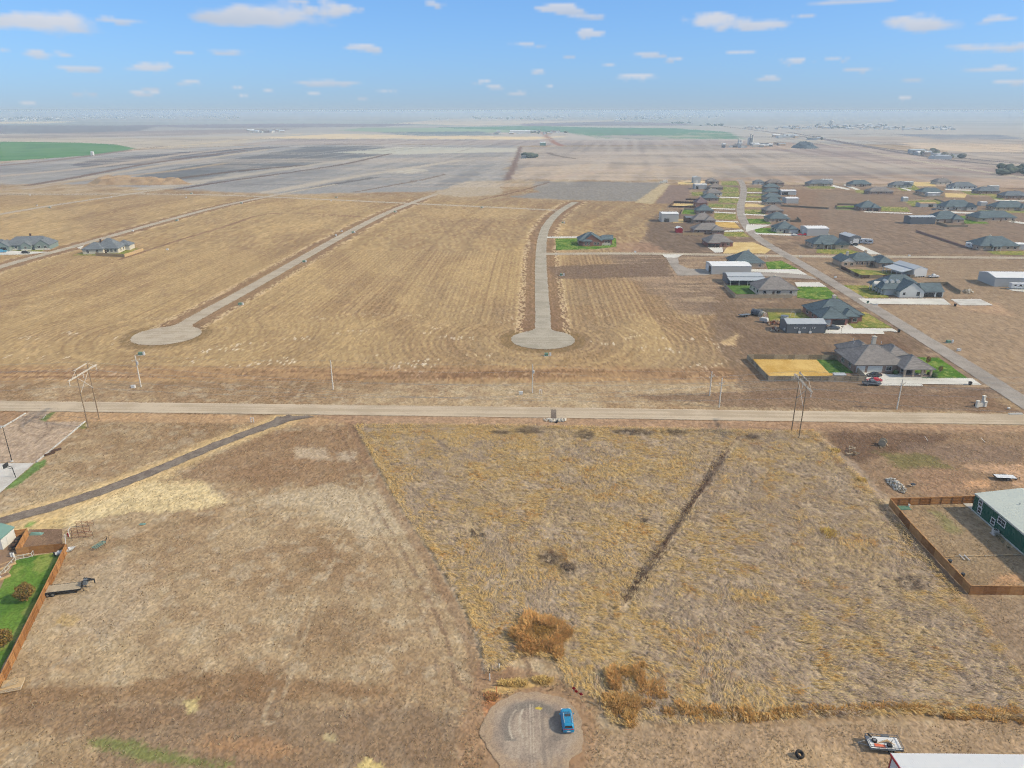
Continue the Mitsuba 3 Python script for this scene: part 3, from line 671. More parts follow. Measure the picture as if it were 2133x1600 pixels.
for pts, mat in [([(1785, 768), (1800, 799), (1834, 803), (1923, 804), (1920, 800), (2045, 802), (2025, 788), (1921, 788), (1903, 774), (1860, 780), (1800, 776)], 'concrete'), ([(1716, 694.5), (1843, 696), (1840, 690.5), (1853, 690), (1873, 692), (1858, 684), (1779, 684), (1760, 671), (1742, 676), (1720, 680)], 'concrete'),
                 ([(1655, 588), (1707, 588), (1722, 597.5), (1660, 597)], 'concrete'), ([(1563, 561), (1662, 561), (1683, 573), (1640, 569), (1563, 566)], 'concrete'), ([(1379, 530), (1423, 530), (1412, 536.5), (1386, 536.5)], 'concrete'), ([(1474, 515), (1505, 515), (1506, 525), (1490, 527)], 'concrete'),
                 ([(1787, 622), (1965, 622), (1981, 635), (1804, 633)], 'concrete'), ([(1980, 623), (2042, 623), (2069, 636), (2000, 636)], 'concrete_old'), ([(1841, 560), (1868, 562), (1884, 566), (1872, 569), (1855, 560)], 'concrete'), ([(1775, 511), (1792, 511), (1836, 530), (1812, 530)], 'concrete'),
                 ([(1139, 493), (1208, 492.5), (1208, 495.5), (1139, 496)], 'concrete'), ([(0, 521), (60, 524), (103, 525), (60, 530), (-40, 532), (-40, 521)], 'concrete'), ([(160, 516), (176, 511), (168, 519)], 'concrete'),
                 ([(1553, 483.5), (1613, 467), (1613, 468.5), (1555, 467.5)], 'concrete'), ([(1571, 485), (1660, 488), (1680, 492), (1668, 492), (1575, 488)], 'concrete'), ([(1549, 445.5), (1605, 448), (1605, 450), (1549, 447.5)], 'concrete'), ([(1488, 441), (1533, 443), (1533, 445), (1488, 443)], 'concrete'), ([(1488, 459.5), (1536, 461.5), (1540, 463.5), (1488, 462)], 'concrete'),
                 ([(1507, 481), (1545, 478), (1551, 482), (1507, 483.5)], 'concrete'), ([(1499, 410), (1540, 411), (1540, 413), (1499, 412)], 'concrete'), ([(1555, 400), (1593, 401.5), (1593, 403), (1555, 401.5)], 'concrete'), ([(1552, 418.5), (1593, 420), (1593, 422), (1552, 420.5)], 'concrete'), ([(1474, 433), (1532, 435), (1532, 437), (1474, 435)], 'concrete'),
                 ([(1798, 440), (1900, 444), (1900, 446), (1800, 442)], 'concrete'), ([(1960, 437), (1990, 441), (2050, 443), (2050, 445.5), (1985, 444)], 'concrete'), ([(1734, 385), (1772, 394), (1766, 395.5), (1728, 388)], 'concrete'), ([(1760, 384), (1792, 395), (1784, 396), (1756, 386)], 'concrete'), ([(1880, 391), (1900, 396), (1894, 398), (1876, 392)], 'concrete'), ([(1968, 393), (2040, 396.5), (2036, 398.5), (1968, 395.5)], 'concrete'), ([(2106, 460), (2140, 464), (2140, 468), (2100, 462)], 'concrete'), ([(2070, 416), (2140, 418), (2140, 420), (2075, 418)], 'concrete'),
                 ([(-70, 966), (72, 964.5), (0, 1027), (-70, 1088)], 'concrete_old'), ([(2004, 1048), (2026, 1044), (2026, 1064)], 'concrete_old'), ([(2094, 600), (2150, 601), (2150, 609), (2110, 606)], 'concrete')]:
    sheet('concrete_drive', spots(pts), mat, .034)
for pts, mat in [([(1698, 746), (1757, 744), (1778, 777), (1728, 778)], 'lawn_deep'), ([(1890, 744), (1955, 745), (2018, 789), (1921, 787.5), (1903, 773)], 'lawn_green'), ([(1760, 650), (1803, 650), (1858, 683), (1779, 683), (1758, 669)], 'lawn_dry'), ([(1598, 648), (1668, 648), (1690, 664), (1640, 668), (1604, 670)], 'lawn_dry'), ([(1510, 595), (1582, 592), (1579, 612), (1535, 613)], 'lawn_deep'), ([(1661, 597), (1722, 598), (1748, 622), (1700, 624), (1660, 620)], 'lawn_green'), ([(1594, 546), (1628, 543), (1662, 560.5), (1600, 560.5)], 'lawn_green'),
                 ([(1750, 594), (1832, 595), (1852, 620), (1790, 621)], 'lawn_dry'), ([(1765, 560), (1850, 565), (1870, 573), (1795, 574)], 'lawn_dry'), ([(1702, 519), (1764, 519), (1806, 529), (1740, 529.5), (1700, 527)], 'lawn_dry'), ([(1157, 497), (1283, 495.5), (1284, 514), (1240, 519), (1158, 521)], 'lawn_green'), ([(40, 525), (75, 528), (115, 512), (92, 506), (20, 520)], 'lawn_dry'), ([(150, 532), (185, 521), (235, 520), (290, 517), (255, 532)], 'lawn_dry'),
                 ([(2055, 523), (2140, 523), (2140, 532), (2070, 530)], 'lawn_dry'), ([(1503, 388), (1537, 391), (1540, 401), (1503, 400)], 'lawn_mixed'), ([(1502, 378), (1532, 377), (1540, 386), (1503, 386)], 'lawn_mixed'), ([(1500, 401), (1540, 402), (1540, 410), (1500, 409)], 'lawn_mixed'), ([(1496, 413), (1540, 414), (1538, 424), (1496, 422)], 'lawn_mixed'), ([(1476, 424), (1534, 426), (1534, 434), (1476, 432)], 'lawn_mixed'), ([(1488, 444), (1532, 446), (1534, 458), (1488, 457)], 'lawn_dry'), ([(1505, 484), (1548, 483), (1562, 494), (1508, 492)], 'lawn_dry'), ([(1440, 400), (1470, 400), (1466, 408), (1442, 408)], 'lawn_mixed'),
                 ([(1556, 404), (1592, 404), (1592, 409), (1555, 409)], 'lawn_mixed'), ([(1555, 411), (1592, 412), (1592, 418), (1552, 418)], 'lawn_dry'), ([(1552, 436), (1594, 438), (1596, 447), (1549, 445)], 'lawn_mixed'), ([(1552, 456), (1598, 456), (1606, 466), (1556, 466)], 'lawn_green'), ([(1562, 476), (1616, 474), (1632, 486), (1578, 485)], 'lawn_green'), ([(1557, 391), (1591, 392), (1591, 399), (1556, 399)], 'lawn_mixed'), ([(1424, 436), (1450, 438), (1448, 447), (1420, 446)], 'lawn_green'),
                 ([(1742, 430), (1792, 428), (1792, 437), (1742, 436)], 'lawn_green'), ([(1832, 430), (1890, 432), (1896, 442), (1834, 440)], 'lawn_mixed'), ([(1998, 450), (2034, 450), (2060, 466), (2010, 466)], 'lawn_green'), ([(1780, 394), (1806, 398), (1800, 404), (1784, 402)], 'lawn_mixed'), ([(2036, 438), (2140, 436), (2140, 444), (2060, 443)], 'lawn_mixed'), ([(1850, 383), (1900, 383), (1920, 396), (1880, 398)], 'lawn_mixed'), ([(2000, 398), (2060, 400), (2080, 408), (2020, 406)], 'lawn_mixed'), ([(2060, 408), (2092, 408), (2092, 418), (2072, 416)], 'lawn_mixed'), ([(1676, 388), (1738, 386), (1740, 393), (1690, 393)], 'lawn_mixed'),
                 ([(33, 1166), (66, 1159), (128, 1149), (66, 1272), (0, 1396), (-70, 1520), (-90, 1300), (0, 1226)], 'lawn_green'), ([(1882, 419), (1960, 416), (1958, 432), (1900, 430)], 'lawn_mixed')]:
    sheet('lawn', spots(pts), mat, .024, .25, 1.5)
for pts, mat in [([(1567, 745.5), (1698, 746), (1728, 777.5), (1785, 788), (1601, 788)], 'straw'), ([(1525, 505), (1570, 505), (1606, 520), (1595, 528), (1506, 528), (1512, 518)], 'pale_straw'), ([(1404, 424), (1448, 425), (1446, 431), (1398, 431)], 'pale_straw'), ([(1412, 379), (1444, 379), (1444, 384), (1412, 384)], 'pale_straw'), ([(1488, 463), (1530, 463), (1542, 476), (1512, 474), (1490, 470)], 'straw'), ([(1902, 379), (1946, 380), (1950, 388), (1903, 388)], 'pale_straw'), ([(1968, 402), (2014, 404), (2010, 412), (1970, 411)], 'pale_straw'), ([(1552, 424), (1592, 425), (1592, 431), (1550, 431)], 'pale_straw'), ([(1402, 457), (1425, 457), (1423, 464), (1402, 464)], 'pale_straw')]:
    sheet('straw_lot', spots(pts), mat, .02, .3, 1.5)
sheet('bare_yard', spots([(60, 1103), (130, 1102), (128, 1132), (38, 1146)]), 'bare_soil', .02, .2, 1.)
sheet('bare_yard', spots([(-60, 1115), (56, 1112), (34, 1160), (-60, 1215)]), 'bare_soil', .02, .2, 1.)


def turning_circle():
    """The gravel turning circle in front: worn wheel arcs in its cover."""
    L = np.array([F_BULB, (3.2, 66), (3.4, 30)])
    P = LineString(L).buffer(4.4, cap_style='flat').union(Point(*F_BULB).buffer(F_R, 40)).buffer(5).buffer(-5)
    P = fray(P, .7, .4)
    d = .13
    X, Y = np.meshgrid(np.arange(-6, 12, d), np.arange(60, 87, d))
    sh = X.shape
    x, y = X.ravel() + (rng.rand(X.size) - .5) * d * .6, Y.ravel() + (rng.rand(X.size) - .5) * d * .6
    g1, g2 = fb(x / 3, y / 3, 3, 71), fb(x / .7, y / .7, 3, 72)
    C = np.tile(alb(184, 168, 152), (len(x), 1))
    def paint(m, rgb, k):
        nonlocal C
        m = np.clip(m, 0, 1)[:, None] * k
        C = C * (1 - m) + alb(*rgb) * m
    paint(sm(.4, .7, g1), (166, 150, 138), .8); paint(sm(.5, .75, g2), (200, 184, 166), .5)
    rr = np.hypot(x - F_BULB[0], y - F_BULB[1])
    paint(sm(5.6, 7.6, rr + g1 * 1.5 + (g2 - .5)), (190, 164, 136), .8)
    q = np.hypot((x - 2.9), (y - 78.6) * .95)
    paint(sm(1.1, .3, np.abs(q - 4.1 + g1 * .5)) * (y > 76), (132, 126, 120), .75)
    for cx, w, c, k in ((2.6, .12, (208, 194, 176), .8), (3.0, .1, (206, 192, 172), .8), (2.1, .08, (206, 192, 172), .5), (4.4, .35, (140, 130, 122), .5), (5.3, .2, (150, 140, 130), .4), (4.0, .12, (200, 186, 168), .5), (1.0, .14, (200, 186, 168), .3)):
        paint(sm(w, w * .5, np.abs(x - cx - (g1 - .5) * .2)) * (y < 82.6) * (g2 > .2), c, k)
    for cx, cy, r, a0, a1 in ((4.6, 78.6, 5.0, 2.5, 3.6), (8.4, 79.0, 7.3, 2.75, 3.5)):
        q = np.hypot(x - cx, y - cy) - r
        th = np.arctan2(y - cy, x - cx) % (2 * np.pi)
        paint(sm(.2, .1, np.abs(q)) * (th > a0) * (th < a1), (210, 198, 180), .85)
    paint(sm(1, .2, np.hypot((x - 5.6) / .7, (y - 76) / 1.8) + (g2 - .5)), (138, 128, 120), .5)
    paint(sm(.55, .3, np.hypot((x - 3.7) / 1.2, (y - 81.9) / .6) + (g2 - .5) * .9) , (226, 200, 72), .9)
    paint(sm(.55, .75, fb(x / .35, y / .35, 2, 75)), (150, 136, 124), .35); paint(sm(.5, .75, fb(x / 1.6 + 4, y / 4, 3, 76)), (150, 136, 126), .45)
    C *= (1 + (rng.rand(len(x)) - .5) * .4)[:, None]
    i, j = np.meshgrid(np.arange(sh[1] - 1), np.arange(sh[0] - 1)); a = (j * sh[1] + i).ravel()
    F = np.vstack([np.stack([a, a + 1, a + sh[1] + 1], 1), np.stack([a, a + sh[1] + 1, a + sh[1]], 1)])
    shapely.prepare(P)
    keep = shapely.contains_xy(P, x[F].mean(1), y[F].mean(1))
    F = F[keep]
    k = obj('turning_circle', trimesh.Trimesh(np.column_stack([x, y, np.full(len(x), .012)]), F, process=False), 'vertexpaint', color=C)
    labels[k] = {'kind': 'structure'}


turning_circle()


# ------------------------------------------------------------------ houses
def hip_solid(x0, y0, x1, y1, z, pitch, over, gable=''):
    """Roof block over a rectangle; gable = sides ('W', 'E', 'S', 'N') where the ridge runs out to the wall."""
    X0, Y0, X1, Y1 = x0 - over, y0 - over, x1 + over, y1 + over
    w, d = X1 - X0, Y1 - Y0
    h = min(w, d) / 2 * pitch
    t = .22
    base = [(x, y, zz) for x in (X0, X1) for y in (Y0, Y1) for zz in (z - t, z)]
    if w >= d:
        a = X0 + (0 if 'W' in gable else d / 2); b = X1 - (0 if 'E' in gable else d / 2)
        top = [(a, (Y0 + Y1) / 2, z + h), (max(b, a + .05), (Y0 + Y1) / 2, z + h)]
    else:
        a = Y0 + (0 if 'S' in gable else w / 2); b = Y1 - (0 if 'N' in gable else w / 2)
        top = [((X0 + X1) / 2, a, z + h), ((X0 + X1) / 2, max(b, a + .05), z + h)]
    return m3.Manifold.hull_points(np.array(base + top, float)), top, (X0, Y0, X1, Y1), h


def gable_roof(x0, y0, x1, y1, z, pitch, over, axis):
    """Two roof slabs over a gabled rectangle, and the wall block that fills the gables."""
    t = .2
    if axis == 'x':
        h = (y1 - y0) / 2 * pitch; m = (y0 + y1) / 2; o = over * pitch
        pr = [(y0 - over, z - o), (m, z + h), (y1 + over, z - o), (y1 + over, z - o + t), (m, z + h + t), (y0 - over, z - o + t)]
        roof = [[(x, p[0], p[1]) for p in pr] for x in (x0 - over * .6, x1 + over * .6)]
        fill = [(x, y, zz) for x in (x0, x1) for y, zz in ((y0, z - .3), (y1, z - .3), (y0, z - .01), (y1, z - .01), (m, z + h - .01))]
    else:
        h = (x1 - x0) / 2 * pitch; m = (x0 + x1) / 2; o = over * pitch
        pr = [(x0 - over, z - o), (m, z + h), (x1 + over, z - o), (x1 + over, z - o + t), (m, z + h + t), (x0 - over, z - o + t)]
        roof = [[(p[0], y, p[1]) for p in pr] for y in (y0 - over * .6, y1 + over * .6)]
        fill = [(x, y, zz) for y in (y0, y1) for x, zz in ((x0, z - .3), (x1, z - .3), (x0, z - .01), (x1, z - .01), (m, z + h - .01))]
    parts = [m3.Manifold.hull_points(np.array([q[i] for q in roof for i in idx], float)) for idx in ((0, 1, 4, 5), (1, 2, 3, 4))]
    return parts[0] + parts[1], m3.Manifold.hull_points(np.array(fill, float)), h


class Building:
    """A house or shed in its own frame: origin at o, x along its front, y into it."""
    def __init__(self, name, label, cat, o, rot=0., group=None):
        self.k = thing(name, label, cat, group)
        self.o, self.rot = (o[0], o[1], -.02), rot
        self.dist = cam_dist(o[0], o[1])

    def mb(self):
        return MB(self.o, self.rot)

    def part(self, name, fill, mat, parent=None, **kw):
        b = self.mb(); fill(b)
        return obj(name, b, mat, parent or self.k, **kw)

    def walls(self, rects, h, mat, extra=()):
        u = None
        for x0, y0, x1, y1 in rects:
            m = m3.Manifold.cube([x1 - x0, y1 - y0, h]).translate([x0, y0, 0])
            u = m if u is None else u + m
        for e in extra:
            u = u + e
        self.eave = h
        return self.part('walls', lambda b: b.man(u), mat)

    def roof(self, solids, mat):
        u = solids[0]
        for s in solids[1:]:
            u = u + s
        self.rk = self.part('roof', lambda b: b.man(u), mat)
        return self.rk

    def on(self, side, c, at, w, h, z, d0, d1):
        """Box corners on a wall: side S, N, W or E at the coordinate c, centred at 'at' along it."""
        if side in 'SN':
            s = -1 if side == 'S' else 1
            y = sorted((c + s * d0, c + s * d1))
            return (at - w / 2, y[0], z, at + w / 2, y[1], z + h)
        s = -1 if side == 'W' else 1
        x = sorted((c + s * d0, c + s * d1))
        return (x[0], at - w / 2, z, x[1], at + w / 2, z + h)

    def window(self, side, c, at, w=1.5, h=1.4, z=.9, frame='trim_white', panes=2, glass='glass_dark'):
        f = .12 if self.dist > 200 else .16
        def fr(b):
            for k in (-1, 1):
                b.box(*self.on(side, c, at + k * (w / 2 + f / 2), f, h + 2 * f, z - f, .0, .07))
            b.box(*self.on(side, c, at, w, f, z - f, .0, .07)); b.box(*self.on(side, c, at, w, f, z + h, .0, .07))
            for i in range(1, panes):
                b.box(*self.on(side, c, at - w / 2 + w * i / panes, .06, h, z, .0, .06))
        k = self.part('window', fr, frame)
        self.part('pane', lambda b: b.box(*self.on(side, c, at, w, h, z, .005, .03)), glass, k)

    def door(self, side, c, at, w=1.1, h=2.1, mat='shadow_brown'):
        k = self.part('door', lambda b: b.box(*self.on(side, c, at, w, h, 0.02, .0, .06)), mat)

    def garage(self, side, c, at, w=4.8, h=2.3, mat='siding_white', rows=4):
        def pn(b):
            for i in range(rows):
                b.box(*self.on(side, c, at, w, h / rows - .04, .05 + i * h / rows, .0, .05))
        self.part('garage_door', pn, mat)

    def chimney(self, x, y, z0, z1, mat='stone_cream', w=1.1):
        def ch(b):
            b.box(x - w / 2, y - w / 2, z0, x + w / 2, y + w / 2, z1); b.box(x - w / 2 - .1, y - w / 2 - .1, z1, x + w / 2 + .1, y + w / 2 + .1, z1 + .15); b.box(x - .2, y - .2, z1 + .15, x + .2, y + .2, z1 + .5)
        return self.part('chimney', ch, mat, self.rk)

    def vents(self, pts):
        for x, y, z in pts:
            self.part('vent_pipe', lambda b: b.bar((x, y, z - .4), (x, y, z + .45), .09), 'metal_white', self.rk)

    def ridge_caps(self, tops_rects, mat='shingle_cap'):
        def rc(b):
            for top, (X0, Y0, X1, Y1), z in tops_rects:
                for t in top:
                    for cx, cy in ((X0, Y0), (X1, Y0), (X0, Y1), (X1, Y1)):
                        o = min(top, key=lambda q: (q[0] - cx) ** 2 + (q[1] - cy) ** 2)
                        if o is t:
                            b.beam((cx, cy, z + .02), (t[0], t[1], t[2] + .02), .3, .08)
                b.beam(np.array(top[0]) + [0, 0, .03], np.array(top[1]) + [1e-3, 1e-3, .03], .3, .08)
        self.part('ridge_cap', rc, mat, self.rk)


shingle('shingle_cap', 150, 150, 152); shingle('shingle_cap_dark', 96, 110, 118)
dif('green_shrub', 92, 112, 70, .3, .3)


def auto_windows(B, rects, n_side, seed, skip=(), w=1.5, sides='SWE', glass='glass_dark', frame='trim_white'):
    """Windows along the outer walls of a plan, away from garage doors and from other wings."""
    r = random.Random(seed)
    for i, (x0, y0, x1, y1) in enumerate(rects):
        for side in sides:
            c = {'S': y0, 'N': y1, 'W': x0, 'E': x1}[side]
            a, b = (x0, x1) if side in 'SN' else (y0, y1)
            n = max(1, int((b - a) / 4.6))
            for j in range(n):
                at = a + (b - a) * (j + .5) / n + r.uniform(-.4, .4)
                p = {'S': (at, c - .3), 'N': (at, c + .3), 'W': (c - .3, at), 'E': (c + .3, at)}[side]
                if any(q[0] - 1 < p[0] < q[2] + 1 and q[1] - .6 < p[1] < q[3] + .6 for m, q in enumerate(rects) if m != i):
                    continue
                if any(sd == side and abs(at - sa) < sw / 2 + w / 2 + .4 and abs(c - sc) < .5 for sd, sc, sa, sw in skip):
                    continue
                B.window(side, c, at, w * r.choice((.8, 1, 1.2)), 1.35, .95, frame=frame, panes=r.choice((1, 2, 2)), glass=glass)


def simple_house(label, pl, pr, py, depth, roofmat, wallmat, seed, wing=None, chim=True, pitch=.6, garage=None, group=None, eave=2.9, rot=0., porch=False, winglen=5., capped=False, gables=''):
    """A hip-roofed brick house whose front wall stands on the survey row py from column pl to pr; wing = 'W' or 'E': a wing thrust forward on that side."""
    a, b = spot(pl, py), spot(pr, py)
    W = b[0] - a[0]
    B = Building('house', label, 'house', a, rot, group)
    r = random.Random(seed)
    rects = [(0, 0, W, depth)]
    if wing:
        ww = min(W * .46, 8.5)
        rects.append((0, -winglen * .55, ww, depth * .55) if wing == 'W' else (W - ww, -winglen * .55, W, depth * .55))
    wb = W * r.uniform(.35, .5)
    bx = r.uniform(.2, .5) * W
    rects.append((bx, depth * .5, min(bx + wb, W), depth + r.uniform(1.5, 3)))
    B.walls(rects, eave, wallmat)
    sol = []; caps = []
    for i, q in enumerate(rects):
        s, top, rc, h = hip_solid(*q, eave + .12, pitch * (1 if i == 0 else 1.02), .5 if i == 0 else .49, gables if i == 1 else '')
        sol.append(s); caps.append((top, rc, eave + .12))
    B.roof(sol, roofmat)
    ridge = eave + min(W, depth) / 2 * pitch
    skip = []
    if garage:
        side, frac, n, gm = garage
        q = rects[1] if wing else rects[0]
        c = {'S': q[1], 'W': q[0], 'E': q[2]}[side]
        lo, hi = (q[0], q[2]) if side == 'S' else (q[1], q[3] if not wing else min(q[3], 1e9))
        for j in range(n):
            gw = 4.6 if j == 0 else 2.7
            at = lo + (hi - lo) * frac + (j * 4.4 if n > 1 else 0)
            at = min(at, hi - gw / 2 - .2)
            B.garage(side, c, at, gw, 2.3, gm); skip.append((side, c, at, gw))
    dx = rects[0][2] * (.62 if wing == 'W' else .38)
    B.door('S', 0, dx); skip.append(('S', 0, dx, 1.1))
    auto_windows(B, rects, 3, seed, skip)
    if porch:
        pw = min(5., W * .3)
        px = dx
        for k in (-1, 0, 1):
            B.part('porch_post', lambda bb: bb.box(px + k * pw / 2 - .14, -2.3, 0, px + k * pw / 2 + .14, -2.02, eave - .1), 'trim_white')
        B.part('porch_roof', lambda bb: bb.hull([(px - pw / 2 - .3, -2.6, eave - .1), (px + pw / 2 + .3, -2.6, eave - .1), (px - pw / 2 - .3, .3, eave - .1), (px + pw / 2 + .3, .3, eave - .1), (px - pw / 2 - .3, -2.6, eave + .1), (px + pw / 2 + .3, -2.6, eave + .1), (px - pw / 2 - .3, 1.5, eave + 1.5), (px + pw / 2 + .3, 1.5, eave + 1.5)]), roofmat)
    if chim:
        B.chimney(W * r.uniform(.35, .6), depth * r.uniform(.5, .62), eave + 1, ridge + .7, r.choice(('stone_cream', wallmat)))
    B.vents([(W * r.uniform(.25, .75), depth * r.uniform(.6, .7), ridge - 1.2) for _ in range(2)])
    if capped:
        B.ridge_caps(caps)
    return B


def metal_shed(label, pl, pr, py, depth, eave, roofmat, wallmat, axis='x', pitch=.16, doors=(), name='metal_shed', cat='shed', ribs=0, rot=0., group=None, trim=None):
    """A gabled sheet-metal building; doors: (side, fraction, width, height, material)."""
    a, b = spot(pl, py), spot(pr, py)
    W = (b[0] - a[0]) / math.cos(rot)
    B = Building(name, label, cat, a, rot, group)
    rf, fill, h = gable_roof(0, 0, W, depth, eave, pitch, .15, axis)
    B.walls([(0, 0, W, depth)], eave, wallmat, [fill])
    B.roof([rf], roofmat)
    for side, fr, w, hh, mat in doors:
        c = {'S': 0, 'N': depth, 'W': 0, 'E': W}[side]
        at = fr * (W if side in 'SN' else depth)
        B.part('roll_door', lambda bb: [bb.box(*B.on(side, c, at, w, hh / 6 - .03, .03 + i * hh / 6, 0, .05)) for i in range(6)], mat)  # at open fronts a black panel, painted shade instead of a door
    B.W, B.D = W, depth
    if ribs:
        def rb(bb):
            n = int((W if axis == 'x' else depth) / ribs)
            for i in range(n + 1):
                if axis == 'x':
                    x = i * ribs; m = depth / 2; zz = eave + .2
                    for y0, y1, za, zb in ((-.15, m, zz - .15 * pitch, zz + h), (depth + .15, m, zz - .15 * pitch, zz + h)):
                        bb.beam((x, y0, za), (x, y1, zb), .06, .05)
                else:
                    y = i * ribs; m = W / 2; zz = eave + .2
                    for x0, x1, za, zb in ((-.15, m, zz - .15 * pitch, zz + h), (W + .15, m, zz - .15 * pitch, zz + h)):
                        bb.beam((x0, y, za), (x1, y, zb), .06, .05)
        kk = B.part('rib', rb, roofmat, B.rk, kind='stuff')
    if trim:
        def tr(bb):
            for x in (0, W):
                for y in (0, depth):
                    bb.box(x - .08, y - .08, 0, x + .08, y + .08, eave - .02)
        B.part('corner_trim', tr, trim)
    return B


# ---- the big grey house beside the gravel road
def grey_house():
    o = spot(1778, 776.5)
    B = Building('house', 'big grey-roofed brick house with a white chimney and a porch, beside the yellow fenced yard', 'house', o)
    rects = [(0, 0, 17.5, 15), (2.5, 7, 13, 21), (14.2, -4.6, 23.6, 6), (12, 4, 22.5, 17)]
    B.walls([rects[0], rects[1], (14.4, -1.4, 19, 6), rects[3]], 2.9, 'brick_brown')
    sol, caps = [], []
    for i, (q, p) in enumerate(zip(rects, (.56, .62, .58, .6))):
        s, top, rc, h = hip_solid(*q, 3.0 + .012 * i, p, .6 - .01 * i); sol.append(s); caps.append((top, rc, 3.0))
    B.roof(sol, 'shingle_grey'); B.ridge_caps(caps)
    for at, w in ((2.1, 3.0), (6.9, 4.9)):
        B.garage('S', 0, at, w, 2.4, 'siding_white')
    for i in range(5):
        x, y = ((14.6, -4.3), (17.4, -4.3), (20.3, -4.3), (23.2, -4.3), (23.2, -1.))[i]
        B.part('porch_post', lambda b: b.box(x - .3, y - .3, 0, x + .3, y + .3, 2.8), 'brick_tan')
    B.part('porch_rail', lambda b: (b.box(14.6, -4.36, .1, 23.2, -4.22, .8)), 'brick_brown')
    B.part('porch_floor', lambda b: b.box(14.2, -4.7, 0, 23.6, -1.4, .16), 'concrete_old')
    B.door('S', -1.4, 17.4); B.window('S', -1.4, 15.6); B.window('W', 0, 3.5); B.window('W', 0, 9); B.window('E', 22.5, 8); B.window('E', 22.5, 13); B.window('S', 0, 11.5, 1.7); B.window('E', 19, 2.2)
    B.chimney(11.6, 13, 4, 8.6, 'stone_cream', 1.15)
    B.vents([(4.6, 12.6, 6.6), (8.2, 5.4, 6.2), (13.6, 11.5, 7), (5.4, 15, 7)])
    for x, y, s in ((13.4, -1.2, .9), (24.4, -4.6, 1.0), (23.9, -2.6, .8)):
        k = thing('bush', ('rounded green bush at the %s of the grey house porch' % ('left end' if x < 14 else 'front corner' if y < -4 else 'right end')), 'bush')
        m = trimesh.creation.icosphere(2, s); m.vertices *= 1 + .3 * (meshkit.noise(m.vertices * 3 + x) - .5)[:, None]
        obj('foliage', MB((o[0] + x, o[1] + y, s * .6)).tm(m), 'green_shrub', k)
        obj('stem', MB((o[0] + x, o[1] + y, 0)).bar((0, 0, -.05), (0, 0, s * .5), .06), 'old_wood_dark', k)
    return B


grey_house()


def teal_house():
    o = spot(1687, 669.5); o = np.array([126.3, 286.0])
    B = Building('house', 'dark teal hip-roofed brick house behind the slate metal shed, open garage on its right', 'house', o)
    rects = [(0, 3, 19, 18), (0, -2.4, 10.3, 8), (10, 0, 16, 8), (4, 12, 17, 20)]
    B.walls([rects[0], rects[1], rects[2], rects[3]], 2.9, 'brick_red')
    sol, caps = [], []
    for i, (q, p) in enumerate(zip(rects, (.6, .62, .62, .6))):
        s, top, rc, h = hip_solid(*q, 3.0 + .012 * i, p, .6 - .01 * i); sol.append(s); caps.append((top, rc, 3.0))
    B.roof(sol, 'shingle_teal'); B.ridge_caps(caps, 'shingle_cap_dark')
    B.part('garage_opening', lambda b: b.box(*B.on('S', -2.4, 6.9, 5.2, 2.3, .05, 0, .05)), 'black_steel')  # black panel on the wall, standing in for shade inside the open garage
    B.part('garage_door', lambda b: b.box(*B.on('S', -2.4, 2.3, 2.8, 2.3, .05, 0, .05)), 'siding_grey')
    B.door('S', 0, 12.5); B.window('S', 0, 14.6); B.window('W', 0, 1.5); B.window('W', 0, 7); B.window('W', 0, 13, 2.2); B.window('E', 19, 7); B.window('E', 19, 13)
    B.chimney(10, 12, 4, 8.9, 'stone_cream', 1.3); B.vents([(8.3, 12, 7.4), (5, 5, 5.6)])


teal_house()


def white_farmhouse():
    o = spot(1873, 620)
    B = Building('house', 'white farmhouse with dark roofs, a tall plain gable, dormers and two dark garage doors', 'house', o)
    r1, f1, h1 = gable_roof(0, 0, 11.2, 9.5, 3.1, .72, .5, 'y'); r2, f2, h2 = gable_roof(11, .5, 20.6, 9.6, 2.9, .62, .45, 'x')
    B.walls([(-4.6, 5, 14, 18), (0, 0, 11.2, 9.5), (11, .5, 20.6, 9.6)], 3.0, 'siding_white', [f1, f2])
    s, top, rc, h = hip_solid(-6.5, 4.6, 14.2, 18.6, 3.14, .72, .5)
    B.roof([r1, r2, s], 'shingle_teal')
    for at, w in ((14.1, 4.9), (18.7, 2.8)):
        B.garage('S', .5, at, w, 2.3, 'black_steel')
    B.window('S', 0, 8.6, 1.2, 1.6, 1.0, 'black_steel'); B.window('S', 0, 2.0, .9, .9, 1.4, 'black_steel', 1)
    for i, x in enumerate((-3.4, -.6, 2.2)):
        def dm(b):
            b.hull([(x - .8, 7.1, 5.1), (x + .8, 7.1, 5.1), (x - .8, 7.1, 6.2), (x + .8, 7.1, 6.2), (x, 7.1, 6.9), (x - .8, 10, 6.2), (x + .8, 10, 6.2), (x, 10, 6.9)])
        k = B.part('dormer', dm, 'siding_white', B.rk)
    for i in range(5):
        B.part('porch_post', lambda b: b.box(-6.3, 5 + i * 2.9, 0, -6.02, 5.28 + i * 2.9, 3.0), 'trim_white')
    B.door('W', -4.6, 11.5); B.window('W', -4.6, 8); B.window('W', -4.6, 15)
    B.part('porch_gable', lambda b: b.hull([(-7.2, 10, 3.0), (-7.2, 13.4, 3.0), (-7.2, 11.7, 5.3), (-3, 10, 3.0), (-3, 13.4, 3.0), (-3, 11.7, 5.3)]), 'siding_white', B.rk)
    B.part('cooling_unit', lambda b: b.box(8.9, -1.2, 0, 9.8, -.4, .9), 'metal_grey')


white_farmhouse()


